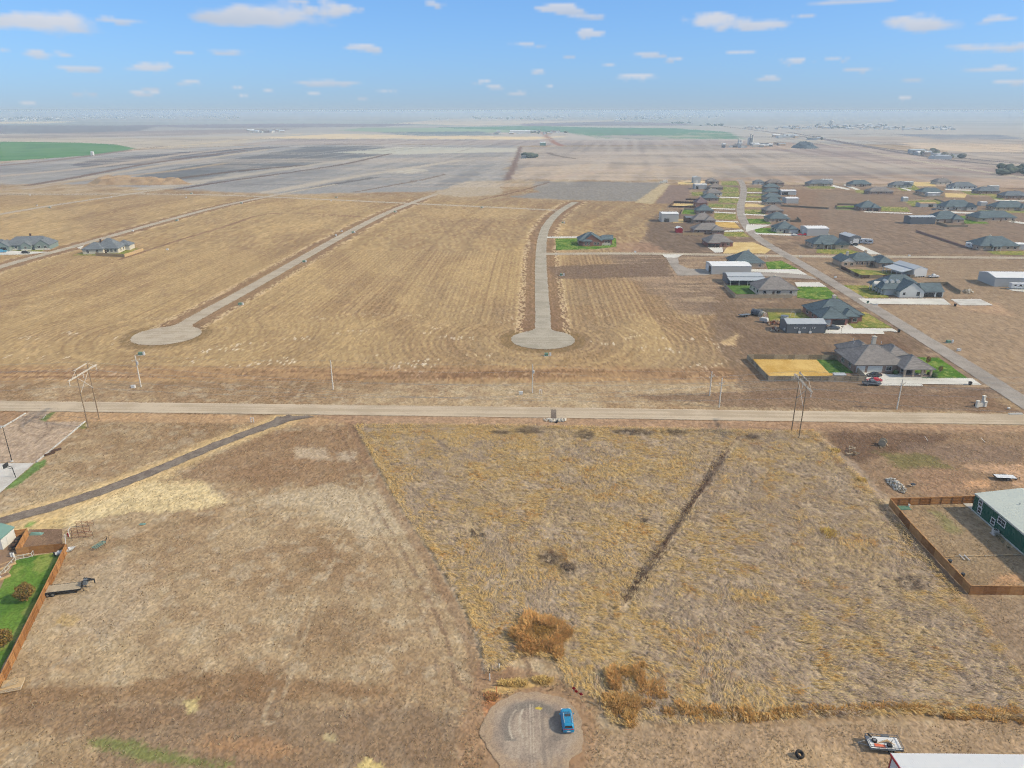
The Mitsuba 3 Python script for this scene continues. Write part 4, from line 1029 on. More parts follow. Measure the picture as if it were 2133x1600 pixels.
def long_house():
    o = spot(1752, 556)
    B = Building('house', 'long dark-roofed brick house with a white gable end, inside a dark fenced yard', 'house', o)
    r1, f1, h1 = gable_roof(0, 0, 8, 12, 3.0, .62, .5, 'y')
    rects = [(6, 2, 21, 13), (19, -4, 27.5, 9)]
    B.walls([(0, 0, 8, 12)] + rects, 3.0, 'brick_tan', [f1])
    sol = [r1]
    for i, q in enumerate(rects):
        s, top, rc, h = hip_solid(*q, 3.1 + .012 * i, .62, .6 - .02 * i); sol.append(s)
    B.roof(sol, 'shingle_teal')
    B.part('gable_panel', lambda b: b.hull([(.3, -.03, 3.0), (7.7, -.03, 3.0), (4, -.03, 5.2), (.3, .05, 3.0), (7.7, .05, 3.0), (4, .05, 5.2)]), 'siding_white')
    for x in (9.5, 12.5, 15.5, 18.5):
        B.part('porch_post', lambda b: b.box(x - .2, .3, 0, x + .2, .7, 2.9), 'brick_tan')
    for at in (2.3, 5.7):
        B.window('S', 0, at)
    for at in (10, 13, 16):
        B.window('S', 2, at, 1.8)
    B.window('S', -4, 21.5); B.window('S', -4, 25); B.window('E', 27.5, 0); B.window('E', 27.5, 5); B.door('S', 2, 17.8, 1.8)
    B.chimney(16.2, 8, 4, 7.6, 'brick_tan', 1.2); B.chimney(6.2, 8.4, 4.4, 6.9, 'stone_cream', 1.1)


long_house()


def brick_house_mid():
    o = spot(1206, 512)
    B = Building('house', 'red brick house with a dark teal roof on a green lawn beside the centre street', 'house', o)
    rects = [(0, 1, 15, 13), (1.5, -.8, 9, 8), (13, 5, 22, 12)]
    r1, f1, h1 = gable_roof(2, -.8, 14.2, 10, 3.2, .66, .45, 'y')
    B.walls([rects[0], (2, -.8, 14.2, 10), rects[2], (2.2, -2.1, 8.2, 3)], 3.2, 'brick_red', [f1])
    s, top, rc, h = hip_solid(0, 1, 15, 13.5, 3.3, .66, .5); s2, *_ = hip_solid(13, 5, 22.4, 12, 3.32, .6, .5, 'E'); s3, *_ = hip_solid(2.2, -2.1, 8.2, 3, 3.28, .62, .4)
    B.roof([r1, s, s2, s3], 'shingle_teal')
    B.window('S', -2.1, 4.2, 1.0, 1.6); B.window('S', -2.1, 6.2, 1.0, 1.6); B.window('S', -.8, 10.2, 1.2, 1.5); B.window('S', -.8, 12.2, 1.2, 1.5); B.window('S', 5, 18, 1.2, 1.5); B.window('S', 5, 19.8, 1.2, 1.5); B.window('W', 0, 5); B.window('W', 0, 10); B.door('W', 0, 3, 1.2)
    B.vents([(8, 7.5, 8), (10, 9, 7)])
    B.part('patio_wall', lambda b: b.box(14.2, 1.6, 0, 20.6, 2.0, 1.5), 'stone_cream')


brick_house_mid()


def west_farmhouse():
    o = spot(0, 521); R = .19
    B = Building('house', 'sage green farmhouse with many gables and white foundation at the left edge', 'house', spot(6, 523), R)
    g = [gable_roof(11, -1.2, 16.5, 8, 3.0, .8, .4, 'y'), gable_roof(18.5, -.2, 27, 8, 3.0, .72, .4, 'y'), gable_roof(-3.5, -1.5, 4.5, 8, 2.9, .7, .4, 'y'), gable_roof(-13, -3, -5, 7, 2.9, .7, .4, 'y')]
    s, top, rc, h = hip_solid(0, 2, 27, 14, 3.1, .7, .5); s2, *_ = hip_solid(-14, 2, 3, 12, 3.0, .6, .5)
    B.walls([(0, 2, 27, 14), (-14, 2, 3, 12), (11, -1.2, 16.5, 8), (18.5, -.2, 27, 8), (-3.5, -1.5, 4.5, 8), (-13, -3, -5, 7)], 3.0, 'siding_sage', [q[1] for q in g])
    B.roof([q[0] for q in g] + [s, s2], 'shingle_slate')
    B.part('foundation', lambda b: [b.box(x0 - .05, y0 - .05, 0, x1 + .05, y0, .9) for x0, x1, y0 in ((10.95, 16.55, -1.2), (18.45, 27.05, -.2), (4.6, 10.9, 2), (16.6, 18.4, 2))], 'stone_white')
    B.garage('S', -1.5, .5, 5, 2.4, 'black_steel'); B.garage('S', -3, -9, 5, 2.4, 'siding_white')
    for at, c in ((13.7, -1.2), (7, 2), (17.5, 2), (21, -.2), (24.5, -.2)):
        B.window('S', c, at, 1.4, 1.5, 1.1, 'trim_white')
    B.chimney(14, 8.6, 5, 8.8, 'shadow_brown', .9)


west_farmhouse()


def west_white_house():
    R = .10
    B = Building('house', 'pale stone house with steep slate roofs and a tan fence by the far left street', 'house', spot(173, 530), R)
    rects = [(0, 0, 12, 10), (6, 2, 20, 14), (3, 5, 14, 13)]
    B.walls(rects, 3.0, 'stone_cream')
    sol = []
    for i, q in enumerate(rects):
        s, top, rc, h = hip_solid(*q, 3.1 + .012 * i, (.62, .82, .7)[i], .55 - .02 * i); sol.append(s)
    B.roof(sol, 'shingle_slate')
    for side, c, at in (('S', 0, 3), ('S', 0, 8.6), ('S', 2, 14), ('S', 2, 16), ('S', 2, 18.4), ('E', 20, 6), ('E', 20, 10), ('W', 0, 3), ('W', 0, 7)):
        B.window(side, c, at, 1.3, 1.6, .9)
    B.chimney(8.6, 7, 5, 7.7, 'shadow_brown', .8); B.door('S', 2, 12.6)
    C = Building('outbuilding', 'small pale outbuilding with a slate hip roof behind the tan fence', 'outbuilding', spot(241, 521.5), R)
    C.walls([(0, 0, 8.6, 8)], 3.0, 'stone_cream')
    s, *_ = hip_solid(0, 0, 8.6, 8, 3.1, .62, .5); C.roof([s], 'shingle_slate'); C.window('S', 0, 2.2); C.garage('W', 0, 4, 4, 2.3)


west_white_house()

HOUSES = [  # label, left, right, front row, depth, roof, wall, wing, garage, more
    ('tan house with a light grey hip roof and a chimney, behind a low pale fence', 1580, 1660, 616, 14, 'shingle_grey', 'stone_cream', None, None, dict(capped=True)),
    ('dark teal-roofed house behind the long grey metal shed', 1528, 1592, 559, 15, 'shingle_teal', 'brick_tan', None, ('E', .5, 1, 'siding_white'), dict(capped=True, pitch=.68)),
    ('grey-roofed corner house with two dark garage doors by the cross street', 1472, 1526, 514, 13, 'shingle_grey', 'brick_red', 'W', ('S', .28, 2, 'black_steel'), dict()),
    ('brick house with dark roof and gabled porch beside the metal shed with a camper', 1694, 1764, 518, 14, 'shingle_teal', 'brick_tan', 'E', None, dict(porch=True, gables='S')),
    ('tan brick house with a dark roof at the right edge beside a motorhome', 2040, 2122, 522, 15, 'shingle_teal', 'brick_tan', None, None, dict(porch=True)),
    ('grey-roofed house with a tan board fence, at the near end of the left row', 1446, 1506, 487.5, 12, 'shingle_grey', 'brick_brown', 'E', None, dict()),
    ('grey-roofed house with a chimney and a dark carport, beside the two-tone grey shed', 1444, 1488, 466, 12, 'shingle_grey', 'brick_brown', 'E', None, dict(pitch=.66)),
    ('dark teal-roofed house behind the chimney house of the left row', 1452, 1486, 446, 12, 'shingle_teal', 'brick_brown', None, None, dict(pitch=.66)),
    ('red brick house with a steep mauve roof beside a straw lot', 1450, 1473, 431, 11, 'shingle_mauve', 'brick_red', None, None, dict(eave=3.6, pitch=.9)),
    ('dark teal-roofed house just beyond the red brick house of the left row', 1465, 1497, 419, 12, 'shingle_teal', 'brick_brown', None, None, dict()),
    ('grey-roofed house with pale walls, two beyond the red brick house', 1469, 1504, 408, 11, 'shingle_grey', 'stone_cream', 'W', None, dict()),
    ('brown-grey roofed house, third beyond the red brick house', 1478, 1506, 396, 11, 'shingle_brown', 'brick_brown', None, None, dict()),
    ('grey gabled house at the far end of the left row', 1473, 1496, 383, 10, 'shingle_grey', 'brick_brown', 'E', None, dict()),
    ('brown-grey roofed house at the far end of the right row', 1598, 1631, 386, 10, 'shingle_brown', 'brick_brown', 'E', None, dict()),
    ('dark teal-roofed house, second from the far end of the right row', 1593, 1624, 395.5, 10, 'shingle_teal', 'brick_brown', None, None, dict()),
    ('dark teal-roofed house beside the pale open-fronted metal shed', 1593, 1627, 405.5, 10, 'shingle_teal', 'brick_tan', None, None, dict()),
    ('dark teal-roofed house beside the white two-bay metal shed', 1593, 1629, 417.5, 11, 'shingle_teal', 'brick_tan', None, None, dict()),
    ('dark teal-roofed house just this side of the white two-bay shed', 1594, 1631, 428, 11, 'shingle_teal', 'brick_tan', None, None, dict(chim=False)),
    ('grey-roofed house with pale ridge lines in the right row', 1595, 1631, 446, 12, 'shingle_grey', 'brick_brown', None, None, dict(capped=True)),
    ('dark teal-roofed house with a fenced back yard in the right row', 1602, 1645, 463.5, 13, 'shingle_teal', 'brick_tan', None, None, dict()),
    ('dark teal-roofed house with white garage doors and parked cars in the right row', 1618, 1659, 485, 13, 'shingle_teal', 'stone_cream', 'E', ('S', .4, 2, 'siding_white'), dict()),
    ('wide grey-roofed house with a white patio roof at the far edge of the lots', 1684, 1734, 388, 12, 'shingle_slate', 'brick_tan', 'W', None, dict(porch=True)),
    ('dark-roofed house with a long pale drive at the far edge of the lots', 1771, 1815, 389, 12, 'shingle_teal', 'brick_tan', 'W', None, dict(porch=True)),
    ('grey-roofed house standing alone in front of the far houses', 1810, 1860, 405, 12, 'shingle_grey', 'brick_brown', None, None, dict()),
    ('slate-roofed house with a pale gable beside the straw field', 1858, 1896, 391, 11, 'shingle_slate', 'stone_cream', 'E', None, dict(gables='S')),
    ('teal-roofed house behind a white-fronted shed and low grey wall', 1918, 1964, 406, 12, 'shingle_teal', 'brick_tan', None, None, dict()),
    ('grey-roofed low house behind the yellow straw field', 1948, 1983, 384, 11, 'shingle_grey', 'stone_cream', 'W', None, dict()),
    ('grey-roofed house with a white wall and long drive at the upper right', 1984, 2034, 394, 13, 'shingle_slate', 'siding_white', None, None, dict()),
    ('slate-roofed house hemmed by dark shrubs at the upper right', 2037, 2082, 404, 12, 'shingle_slate', 'brick_brown', None, None, dict()),
    ('slate-roofed house with trees in front at the upper right edge', 2091, 2142, 414, 12, 'shingle_slate', 'brick_brown', None, None, dict()),
    ('dark teal-roofed house standing alone with a fenced green strip on its left', 1792, 1831, 439.5, 13, 'shingle_teal', 'brick_brown', 'E', ('S', .45, 1, 'black_steel'), dict(pitch=.7)),
    ('dark-roofed house with three pale stone gables along its front', 1968, 2030, 438, 14, 'shingle_teal', 'stone_cream', 'E', None, dict(porch=True, gables='S', pitch=.68)),
    ('dark-roofed double-peaked house at the right edge beyond the crossroads', 2073, 2142, 439, 14, 'shingle_teal', 'brick_tan', 'E', None, dict()),
    ('dark teal-roofed house behind the slate shed with the pale roof, shrubs at its corner', 1946, 2003, 464, 14, 'shingle_teal', 'brick_tan', 'E', None, dict(pitch=.7)),
    ('wide dark teal-roofed house with a back patio near the right edge', 2032, 2116, 461, 14, 'shingle_teal', 'brick_tan', 'W', None, dict()),
    ('small grey house with a white garage at the far end of the right row', 1571, 1592, 384.5, 8, 'shingle_slate', 'siding_grey', None, ('S', .7, 1, 'siding_white'), dict(chim=False, pitch=.5)),
]
for n, (lab, pl, pr, py, dp, rm, wm, wing, gar, more) in enumerate(HOUSES):
    simple_house(lab, pl, pr, py, dp, rm, wm, 100 + n, wing=wing, garage=gar, **more)

# ---- sheet-metal buildings
b = metal_shed('long grey metal shed with a white roof and an open left end', 1482, 1564, 571.5, 13, 4.3, 'metal_white', 'metal_grey', 'x', .1, [('W', .3, 4.2, 3.6, 'black_steel'), ('W', .72, 3.4, 3.6, 'metal_white')], ribs=1.0)  # the black panel on the left end paints the shade of its opening
b = metal_shed('slate grey metal shed in front of the teal-roofed brick house', 1637, 1718.5, 694, 7.6, 3.7, 'metal_roofgrey', 'metal_slate', 'x', .3, ribs=.9, trim='black_steel')
for at in (3.6, 6.9, 10.6):
    b.window('S', 0, at, .9, .5, 1.9, 'metal_white', 1)
for at in (5, 9.3):
    b.part('heat_pump', lambda m: (m.box(at - .45, -.75, .1, at + .45, -.35, .9), m.bar((at, -.12, .9), (at, -.12, 2.2), .05)), 'pvc_white')
b.part('meter_box', lambda m: m.box(-.5, .9, .8, -.02, 1.7, 1.7), 'metal_grey')


def pole_barn():
    a, e = spot(1520, 595), spot(1592.5, 594)
    B = Building('pole_barn', 'open-fronted grey metal barn with a stepped roof over the green yard', 'barn', a)
    W = e[0] - a[0]
    rf, fill, h = gable_roof(0, 4.5, W, 14, 3.6, .2, .2, 'x')
    B.walls([(0, 4.5, W, 14)], 3.6, 'metal_slate', [fill]); B.roof([rf], 'metal_roofgrey')
    B.part('lean_to_roof', lambda m: m.hull([(x, y, z + t) for x in (-.4, W + .6) for y, z in ((-.5, 2.6), (4.7, 3.35)) for t in (0, .14)]), 'metal_roofgrey')
    for i in range(5):
        x = .2 + i * (W - .4) / 4
        B.part('post', lambda m: m.box(x - .15, -.15, 0, x + .15, .15, 2.62), 'trim_white')
    B.part('rib', lambda m: [m.beam((x, -.5, 2.77), (x, 4.6, 3.52), .05, .05) for x in np.arange(.4, W, 1.)], 'metal_roofgrey', kind='stuff')


pole_barn()
b = metal_shed('white-gabled metal shed with a slate roof and side lean-to, behind the long brick house', 1902, 1932, 578, 17, 4.2, 'metal_roofgrey', 'metal_white', 'y', .34, rot=.18)
b.part('lean_to_roof', lambda m: m.hull([(x, y, z + t) for y in (1, 16) for x, z in ((-6.5, 2.7), (.1, 3.9)) for t in (0, .14)]), 'metal_roofgrey')
for y in (1.2, 5, 9, 13, 15.8):
    b.part('post', lambda m: m.box(-6.4, y - .12, 0, -6.16, y + .12, 2.7), 'trim_white')
b.part('wainscot', lambda m: [m.box(x, -.06, 0, x + 1.1, 0, .5) for x in np.arange(.2, b.W - 1, 1.35)], 'black_steel')
b = metal_shed('pale grey metal shed at the right edge, a travel trailer parked along it', 2070, 2170, 597, 15, 4.4, 'metal_white', 'siding_grey', 'x', .16, rot=-.06, ribs=1.)
b = metal_shed('slate metal shed with a white roll door beside the parked camper', 1768, 1793, 508.5, 13, 4.6, 'metal_roofgrey', 'metal_slate', 'y', .3, [('S', .6, 4.0, 3.4, 'metal_white')], rot=.12)
b = metal_shed('grey metal shed with a white roof at the near end of the right row', 1680, 1725, 491.5, 13, 5, 'metal_white', 'metal_grey', 'x', .12, [('W', .5, 3.5, 3.5, 'metal_white')])
b = metal_shed('white two-bay metal shed in the right row', 1637, 1663, 424, 11, 4.6, 'metal_white', 'siding_grey', 'x', .14, [('S', .27, 4, 3.2, 'metal_grey'), ('S', .73, 4, 3.2, 'metal_grey')])
b = metal_shed('pale metal shed with an open dark front in the right row', 1627, 1658, 406.5, 10, 4.2, 'metal_white', 'siding_grey', 'x', .14, [('S', .25, 6, 3, 'black_steel')])  # open front drawn as a black panel, its inner shade as colour
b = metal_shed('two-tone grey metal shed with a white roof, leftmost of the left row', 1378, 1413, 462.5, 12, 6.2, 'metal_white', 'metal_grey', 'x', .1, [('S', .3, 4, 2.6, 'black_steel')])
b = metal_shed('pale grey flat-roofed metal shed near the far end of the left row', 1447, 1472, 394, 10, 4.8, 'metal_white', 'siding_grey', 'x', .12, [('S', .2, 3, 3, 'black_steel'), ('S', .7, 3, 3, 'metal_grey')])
b = metal_shed('tall grey shed with a white door at the far end of the left row', 1444, 1459, 381.5, 9, 6.5, 'metal_grey', 'siding_grey', 'y', .3, [('S', .5, 3, 3, 'metal_white')])
b = metal_shed('long slate metal shed with a pale roof beside the shrubby teal-roofed house', 1895, 1947, 467, 10, 5.2, 'metal_roofgrey', 'metal_slate', 'x', .14)
b = metal_shed('low white-roofed shed in front of the teal-roofed far house', 1932, 1958, 409, 6, 3.2, 'metal_white', 'siding_grey', 'x', .14, [('S', .5, 3, 2.4, 'metal_white')])
b = metal_shed('low sand-coloured stable with a dark opening beside the three-gabled house', 1916, 1950, 431.5, 8, 3.2, 'pale_wood', 'siding_grey', 'x', .12, [('S', .65, 4, 2.4, 'black_steel')], name='stable', cat='stable')  # the dark opening is a black panel, shade put into its colour
b = metal_shed('tiny white-roofed garden shed by a pale rail fence', 1881, 1891, 420, 5, 3.4, 'metal_white', 'siding_grey', 'x', .3, name='garden_shed', cat='shed')
b = metal_shed('small pale shed with a flat white roof beyond the crossroads at the right', 2043, 2056, 429, 6, 3.2, 'metal_white', 'siding_grey', 'x', .1, name='garden_shed', cat='shed')
b = metal_shed('dark open carport attached to the left-row chimney house', 1428, 1448, 463, 8, 3.4, 'metal_slate', 'shadow_brown', 'x', .2, name='carport', cat='carport')  # closed walls coloured dark, for the shade under the carport roof
b = metal_shed('long low pale wall-like shed beside the far grey house with a patio roof', 1712, 1734, 383, 5, 5., 'metal_white', 'siding_grey', 'x', .1, name='patio_cover', cat='patio cover')
b = metal_shed('small red-ended shed with a white roof beside the tan board fence', 1409, 1422, 485, 6, 3.0, 'metal_white', 'metal_red', 'y', .4, name='garden_shed', cat='shed')
b = metal_shed('white-roofed stretch of shed behind the straw field house', 1880, 1902, 387, 5, 4.6, 'metal_white', 'siding_grey', 'x', .1, name='patio_cover', cat='patio cover')
b = metal_shed('white-roofed shed behind the shrub-hemmed house', 2060, 2080, 398, 5, 5.4, 'metal_white', 'siding_grey', 'x', .1, name='patio_cover', cat='patio cover')
b = metal_shed('white-roofed carport in front of the far camper at the right edge', 2108, 2135, 520, 7, 3.2, 'metal_white', 'siding_grey', 'x', .12, name='carport', cat='carport')


def green_building():
    """The dark green metal building at the right edge, long side along the fenced yard."""
    x0, y1 = 100.9, 138.0
    B = Building('metal_building', 'dark green metal building with white-framed windows and a pale roof at the right edge', 'building', (x0, 84.))
    W, D, E = 19., y1 - 84., 4.0
    rf, fill, h = gable_roof(0, 0, W, D, E, .13, .12, 'y')
    B.walls([(0, 0, W, D)], E, 'metal_green', [fill]); B.roof([rf], 'metal_palegreen')
    B.part('rib', lambda m: [m.beam((-.12, y, E + .19), (W / 2, y, E + .2 + h), .05, .04) for y in np.arange(.3, D, .9)], 'metal_palegreen', B.rk, kind='stuff')
    B.part('eave_trim', lambda m: (m.box(-.2, -.1, E - .16, -.12, D + .1, E + .2)), 'metal_palegreen')
    B.part('wall_rib', lambda m: [m.box(-.05, y, .35, 0, y + .08, E - .2) for y in np.arange(.2, D, .75)], 'metal_green', kind='stuff')
    B.part('base_trim', lambda m: m.box(-.09, 0, .02, 0, D, .32), 'metal_palegreen')
    for at, z, n in ((D - 2.2, 2.35, 1), (D - 2.4, .75, 1), (D - 7.0, .8, 1), (D - 9.4, 2.1, 2)):
        B.window('W', 0, at, 1.05 * n + .1 * (n - 1), 1.25, z, 'metal_white', n + 0)
        B.part('window_bar', lambda m: m.box(*B.on('W', 0, at, 1.05 * n, .07, z + .6, .0, .08)), 'metal_white')
    for y in (D - 6, D - 12, D - 20):
        B.part('vent_pipe', lambda m: m.bar((5.4, y, E), (5.4, y, E + 1.3), .09), 'galvanised', B.rk)
    k = thing('cooling_unit', 'grey cooling unit standing against the green building', 'cooling unit')
    p = spot(2072, 1113)
    m = MB((p[0], p[1], 0)); m.box(-.5, -.5, .1, .5, .5, 1.05); obj('housing', m, 'metal_grey', k)
    m = MB((p[0], p[1], 0)); m.bar((0, 0, 1.05), (0, 0, 1.1), .38, n=14); obj('fan_grille', m, 'black_steel', k)
    m = MB((p[0], p[1], 0)); m.box(-.65, -.65, -.02, .65, .65, .1); obj('pad', m, 'concrete_old', k)


green_building()


def white_red_building():
    """The white metal building with red trim that enters at the lower right."""
    a, e = spot(1851, 1570, 4.3), spot(2133, 1575, 4.3)
    W = 32.
    B = Building('metal_building', 'white ribbed metal building with dark red trim at the bottom right corner', 'building', (a[0] + .15, a[1] - 14.), -.012)
    rf, fill, h = gable_roof(0, 0, W, 13.8, 4.3, .12, .15, 'x')
    B.walls([(0, 0, W, 13.8)], 4.3, 'metal_white', [fill]); B.roof([rf], 'metal_white')
    B.part('rib', lambda m: [m.beam((x, 13.95, 4.48), (x, 6.9, 4.5 + h), .06, .05) for x in np.arange(.05, W, .3)], 'metal_white', B.rk, kind='stuff')
    B.part('gable_trim', lambda m: (m.beam((-.14, 13.9, 4.3), (-.14, 6.9, 4.32 + h), .1, .34), m.beam((-.14, 6.9, 4.32 + h), (-.14, -.1, 4.3), .1, .34)), 'metal_red')
    B.part('corner_trim', lambda m: m.box(-.05, 13.6, 0, .1, 13.85, 4.2), 'metal_red')


white_red_building()


# ------------------------------------------------------------------ fences
def fence(label, pts, h, mats, bay=2.44, pickets=True, post_mat=None, back=-1, gap=(), cap=False, name='fence', rails=True):
    """A board fence along world points: bays of boards (parts), posts and rails on the side 'back'."""
    k = thing(name, label, 'fence')
    pts = np.asarray(pts, float)
    n = 0
    for a, b in zip(pts[:-1], pts[1:]):
        L = np.linalg.norm(b - a); m = max(1, int(round(L / bay))); d = (b - a) / L
        rot = math.atan2(d[1], d[0]); w = L / m
        for i in range(m):
            o = a + d * w * i
            r = random.Random(n * 7 + 3)
            if n not in gap:
                B = MB((o[0], o[1], -.05), rot)
                if pickets:
                    c = max(4, int(w / .2)); pw = w / c
                    for j in range(c):
                        B.box(j * pw + .008, -.012 + r.uniform(-.004, .004), .03, (j + 1) * pw - .008, .012, h + r.uniform(-.03, .03) + .03 * math.sin(n * .9))
                else:
                    B.box(0.02, -.02, .03, w - .02, .02, h)
                obj('panel', B, mats[r.randrange(len(mats))], k)
                if rails:
                    B = MB((o[0], o[1], -.05), rot); s = back * .045
                    for z in (.3, h * .52, h - .25):
                        B.box(0, s - .03, z, w, s + .03, z + .09)
                    obj('rail', B, post_mat or mats[0], k)
                if cap:
                    B = MB((o[0], o[1], -.05), rot); B.box(0, -.07, h + .04, w, .07, h + .08); obj('cap', B, cap, k)
            B = MB((o[0], o[1], -.05), rot); s = back * .09 if rails else 0
            B.box(-.05, s - .05, 0, .05, s + .05, h - .02 if rails else h + .06); obj('post', B, post_mat or mats[0], k)
            n += 1
    B = MB((pts[-1][0], pts[-1][1], -.05)); B.box(-.05, -.05, 0, .05, .05, h); obj('post', B, post_mat or mats[0], k)
    return k


CEDAR = ('cedar', 'cedar_dark', 'cedar_light')
A_, B_ = spot(1851, 1053), spot(2018.5, 1238)
fence('long orange cedar fence around the yard of the green building', [spot(2027, 1048), (93, 140.3), A_, (83.0, 130), (82.9, 118), B_, (90, 108.4), (106, 108.0)], 1.85, CEDAR, back=1, cap='cedar_light')
fence('orange cedar fence along the green lawn at the left edge', [spot(141, 1150), spot(0, 1441), spot(-60, 1570)], 1.85, CEDAR, back=1, cap='cedar_light')
fence('cedar fence across the far end of the left lawn', [spot(36, 1158), spot(90, 1152), spot(139, 1148)], 1.8, CEDAR, back=1)
fence('short cedar fence running back from the left lawn, boards in full sun', [spot(36, 1158), spot(60, 1116)], 1.8, ('cedar_light', 'cedar'), back=-1)
fence('cedar fence behind the white garden shed at the left edge', [spot(60, 1116), spot(10, 1124), spot(-40, 1128)], 1.8, CEDAR, back=1)
fence('grey weathered fence around the yellow yard of the big grey house', [spot(1776, 768), spot(1803, 794), spot(1600, 794), spot(1556, 748), spot(1768, 750)], 1.85, ('old_wood', 'old_wood_dark'), back=1)
fence('pale wooden fence behind the yard of the teal-roofed house', [spot(1668, 652), spot(1577, 650)], 1.8, ('old_wood',), back=1)
fence('low grey fence around the green yard of the tan house', [spot(1508, 597), spot(1531, 621), spot(1650, 621)], 1.8, ('old_wood',), back=1)
fence('dark fence around the yard of the long brick house', [spot(1748, 558), spot(1792, 580), spot(1904, 579)], 1.8, ('shadow_brown', 'old_wood_dark'), back=1)
fence('new tan board fence beside the pale stone house on the far left street', [spot(200, 533), spot(260, 536), spot(299, 523)], 1.9, ('pale_wood',), pickets=False, rails=False, cap='pale_wood')
fence('tan board fence at the near end of the left row', [spot(1423, 490), spot(1465, 490)], 1.9, ('pale_wood',), pickets=False, rails=False)
fence('dark fence around the straw lot of the red brick house', [spot(1394, 432), spot(1404, 423), spot(1449, 424)], 1.8, ('shadow_brown',), pickets=False, rails=False)
fence('low dark fence in front of the straw lot of the red brick house', [spot(1394, 432), spot(1449, 433)], 1.5, ('shadow_brown',), pickets=False, rails=False)
dif('pink_wood', 186, 150, 138, .1, 1)
fence('low pinkish board fence crossing the bare lots by the motorhome', [spot(1908, 483), spot(2012, 517)], 1.4, ('pink_wood',), pickets=False, rails=False)
fence('grey fence behind the shrubby teal-roofed house', [spot(1950, 466), spot(1973, 473), spot(2016, 473)], 1.7, ('old_wood_dark',), pickets=False, rails=False)
fence('green-grey fence around the strip of lawn beside the lone teal-roofed house', [spot(1790, 436), spot(1742, 435), spot(1744, 427), spot(1790, 428)], 1.6, ('old_wood_dark',), pickets=False, rails=False)
fence('long grey fence running right from the right row', [spot(1626, 430), spot(1726, 436)], 1.6, ('old_wood_dark',), pickets=False, rails=False)
fence('fence around the back yard in the right row', [spot(1645, 462), spot(1668, 463), spot(1660, 455)], 1.7, ('old_wood_dark',), pickets=False, rails=False)
fence('pale rail fence by the tiny white-roofed shed', [spot(1891, 419), spot(1948, 416), spot(1980, 426)], 1.2, ('old_wood',), pickets=False, rails=False)
fence('low grey wall-like fence in front of the teal-roofed far house', [spot(1902, 404), spot(1930, 411), spot(1966, 411)], 1.5, ('old_wood',), pickets=False, rails=False)
fence('grey fence behind the white farmhouse', [spot(1925, 594), spot(1972, 594), spot(1982, 602), spot(2000, 612)], 1.7, ('old_wood_dark',), pickets=False, rails=False)
fence('dark fence of the left row beside the teal-roofed house', [spot(1428, 417), spot(1464, 418)], 1.7, ('shadow_brown',), pickets=False, rails=False)
fence('grey fence beside the back yard of the left row', [spot(1419, 446), spot(1424, 437), spot(1450, 438)], 1.5, ('old_wood',), pickets=False, rails=False)


# ------------------------------------------------------------------ poles and wires
def wire(label, a, b, sag, r=.014, n=14, group=None):
    t = np.linspace(0, 1, n)
    p = np.outer(1 - t, a) + np.outer(t, b); p[:, 2] -= 4 * sag * t * (1 - t)
    B = MB()
    for i in range(n - 1):
        B.bar(p[i], p[i + 1], r, n=4)
    k = obj('power_line', B, 'galvanised')
    return tag(k, label, 'power line', group)


def h_frame(label, p0, p1, top):
    """Two-pole transmission frame: poles, twin crossarm boards, slanting braces, insulator strings."""
    k = thing('transmission_frame', label, 'power pole')
    a, b = spot(*p0), spot(*p1)
    d = (b - a); L = np.linalg.norm(d); d /= L
    for q, h in ((a, top), (b, top - .1)):
        B = MB((q[0], q[1], -.1)); B.bar((0, 0, 0), (0, 0, h), .16, .1, 9); obj('pole', B, 'pole_wood', k)
    q = lambda s, z, off=0: np.array([a[0] + d[0] * s - d[1] * off, a[1] + d[1] * s + d[0] * off, z])
    for off in (-.16, .16):
        B = MB(); B.beam(q(-3.9, top - 2.2, off), q(L + 3.9, top - 2.2, off), .1, .26); obj('crossarm', B, 'arm_wood', k)
    B = MB(); B.beam(q(-.4, top - .45, .16), q(L + .4, top - .45, .16), .1, .3); obj('crossarm', B, 'arm_wood', k)
    for s0, s1 in ((0, -2.6), (L, L + 2.6)):
        B = MB(); B.beam(q(s0, top - .3, -.2), q(s1, top - 2.1, -.2), .08, .1); obj('brace', B, 'arm_wood', k)
    for s0, z0, s1, z1 in ((0, top - 7.6, L, top - 2.8), (L, top - 7.6, 0, top - 2.8)):
        B = MB(); B.beam(q(s0, z0, .2 if s0 == 0 else -.2), q(s1, z1, .2 if s0 == 0 else -.2), .09, .14); obj('brace', B, 'arm_wood', k)
    ends = []
    for s in (-3.6, L / 2, L + 3.6):
        B = MB(); e = q(s, top - 2.4)
        for i in range(6):
            B.bar(e - [0, 0, .12 + i * .2], e - [0, 0, .2 + i * .2], .09, .13, 7)
        B.bar(e, e - [0, 0, 1.35], .02, n=5); obj('insulator', B, 'metal_grey', k)
        ends.append(e - [0, 0, 1.35])
    for s in (0, L):
        ends.append(q(s, top + .02))
    return ends


HW = height_of(184, 890, 768)
w1 = h_frame('tall two-pole wooden power frame by the gravel road at the left', (184, 890), (207, 873), HW)
w2 = h_frame('tall two-pole wooden power frame by the gravel road at the right', (1663.5, 915), (1649, 896), HW)
w2 = [w2[2], w2[1], w2[0], w2[4], w2[3]]
for i in range(5):
    e1, e2 = np.array(w1[i]), np.array(w2[i])
    d = e2 - e1
    wire('thin power line strung between the two wooden power frames', e1, e2, 4.2, .028, 20, 'lines between the wooden power frames')
    wire('thin power line leaving the left power frame out of the picture', e1, e1 - d * .5, 1.8, .028, 10, 'lines leaving the left power frame')
    wire('thin power line leaving the right power frame out of the picture', e2, e2 + d * .5, 1.8, .028, 10, 'lines leaving the right power frame')


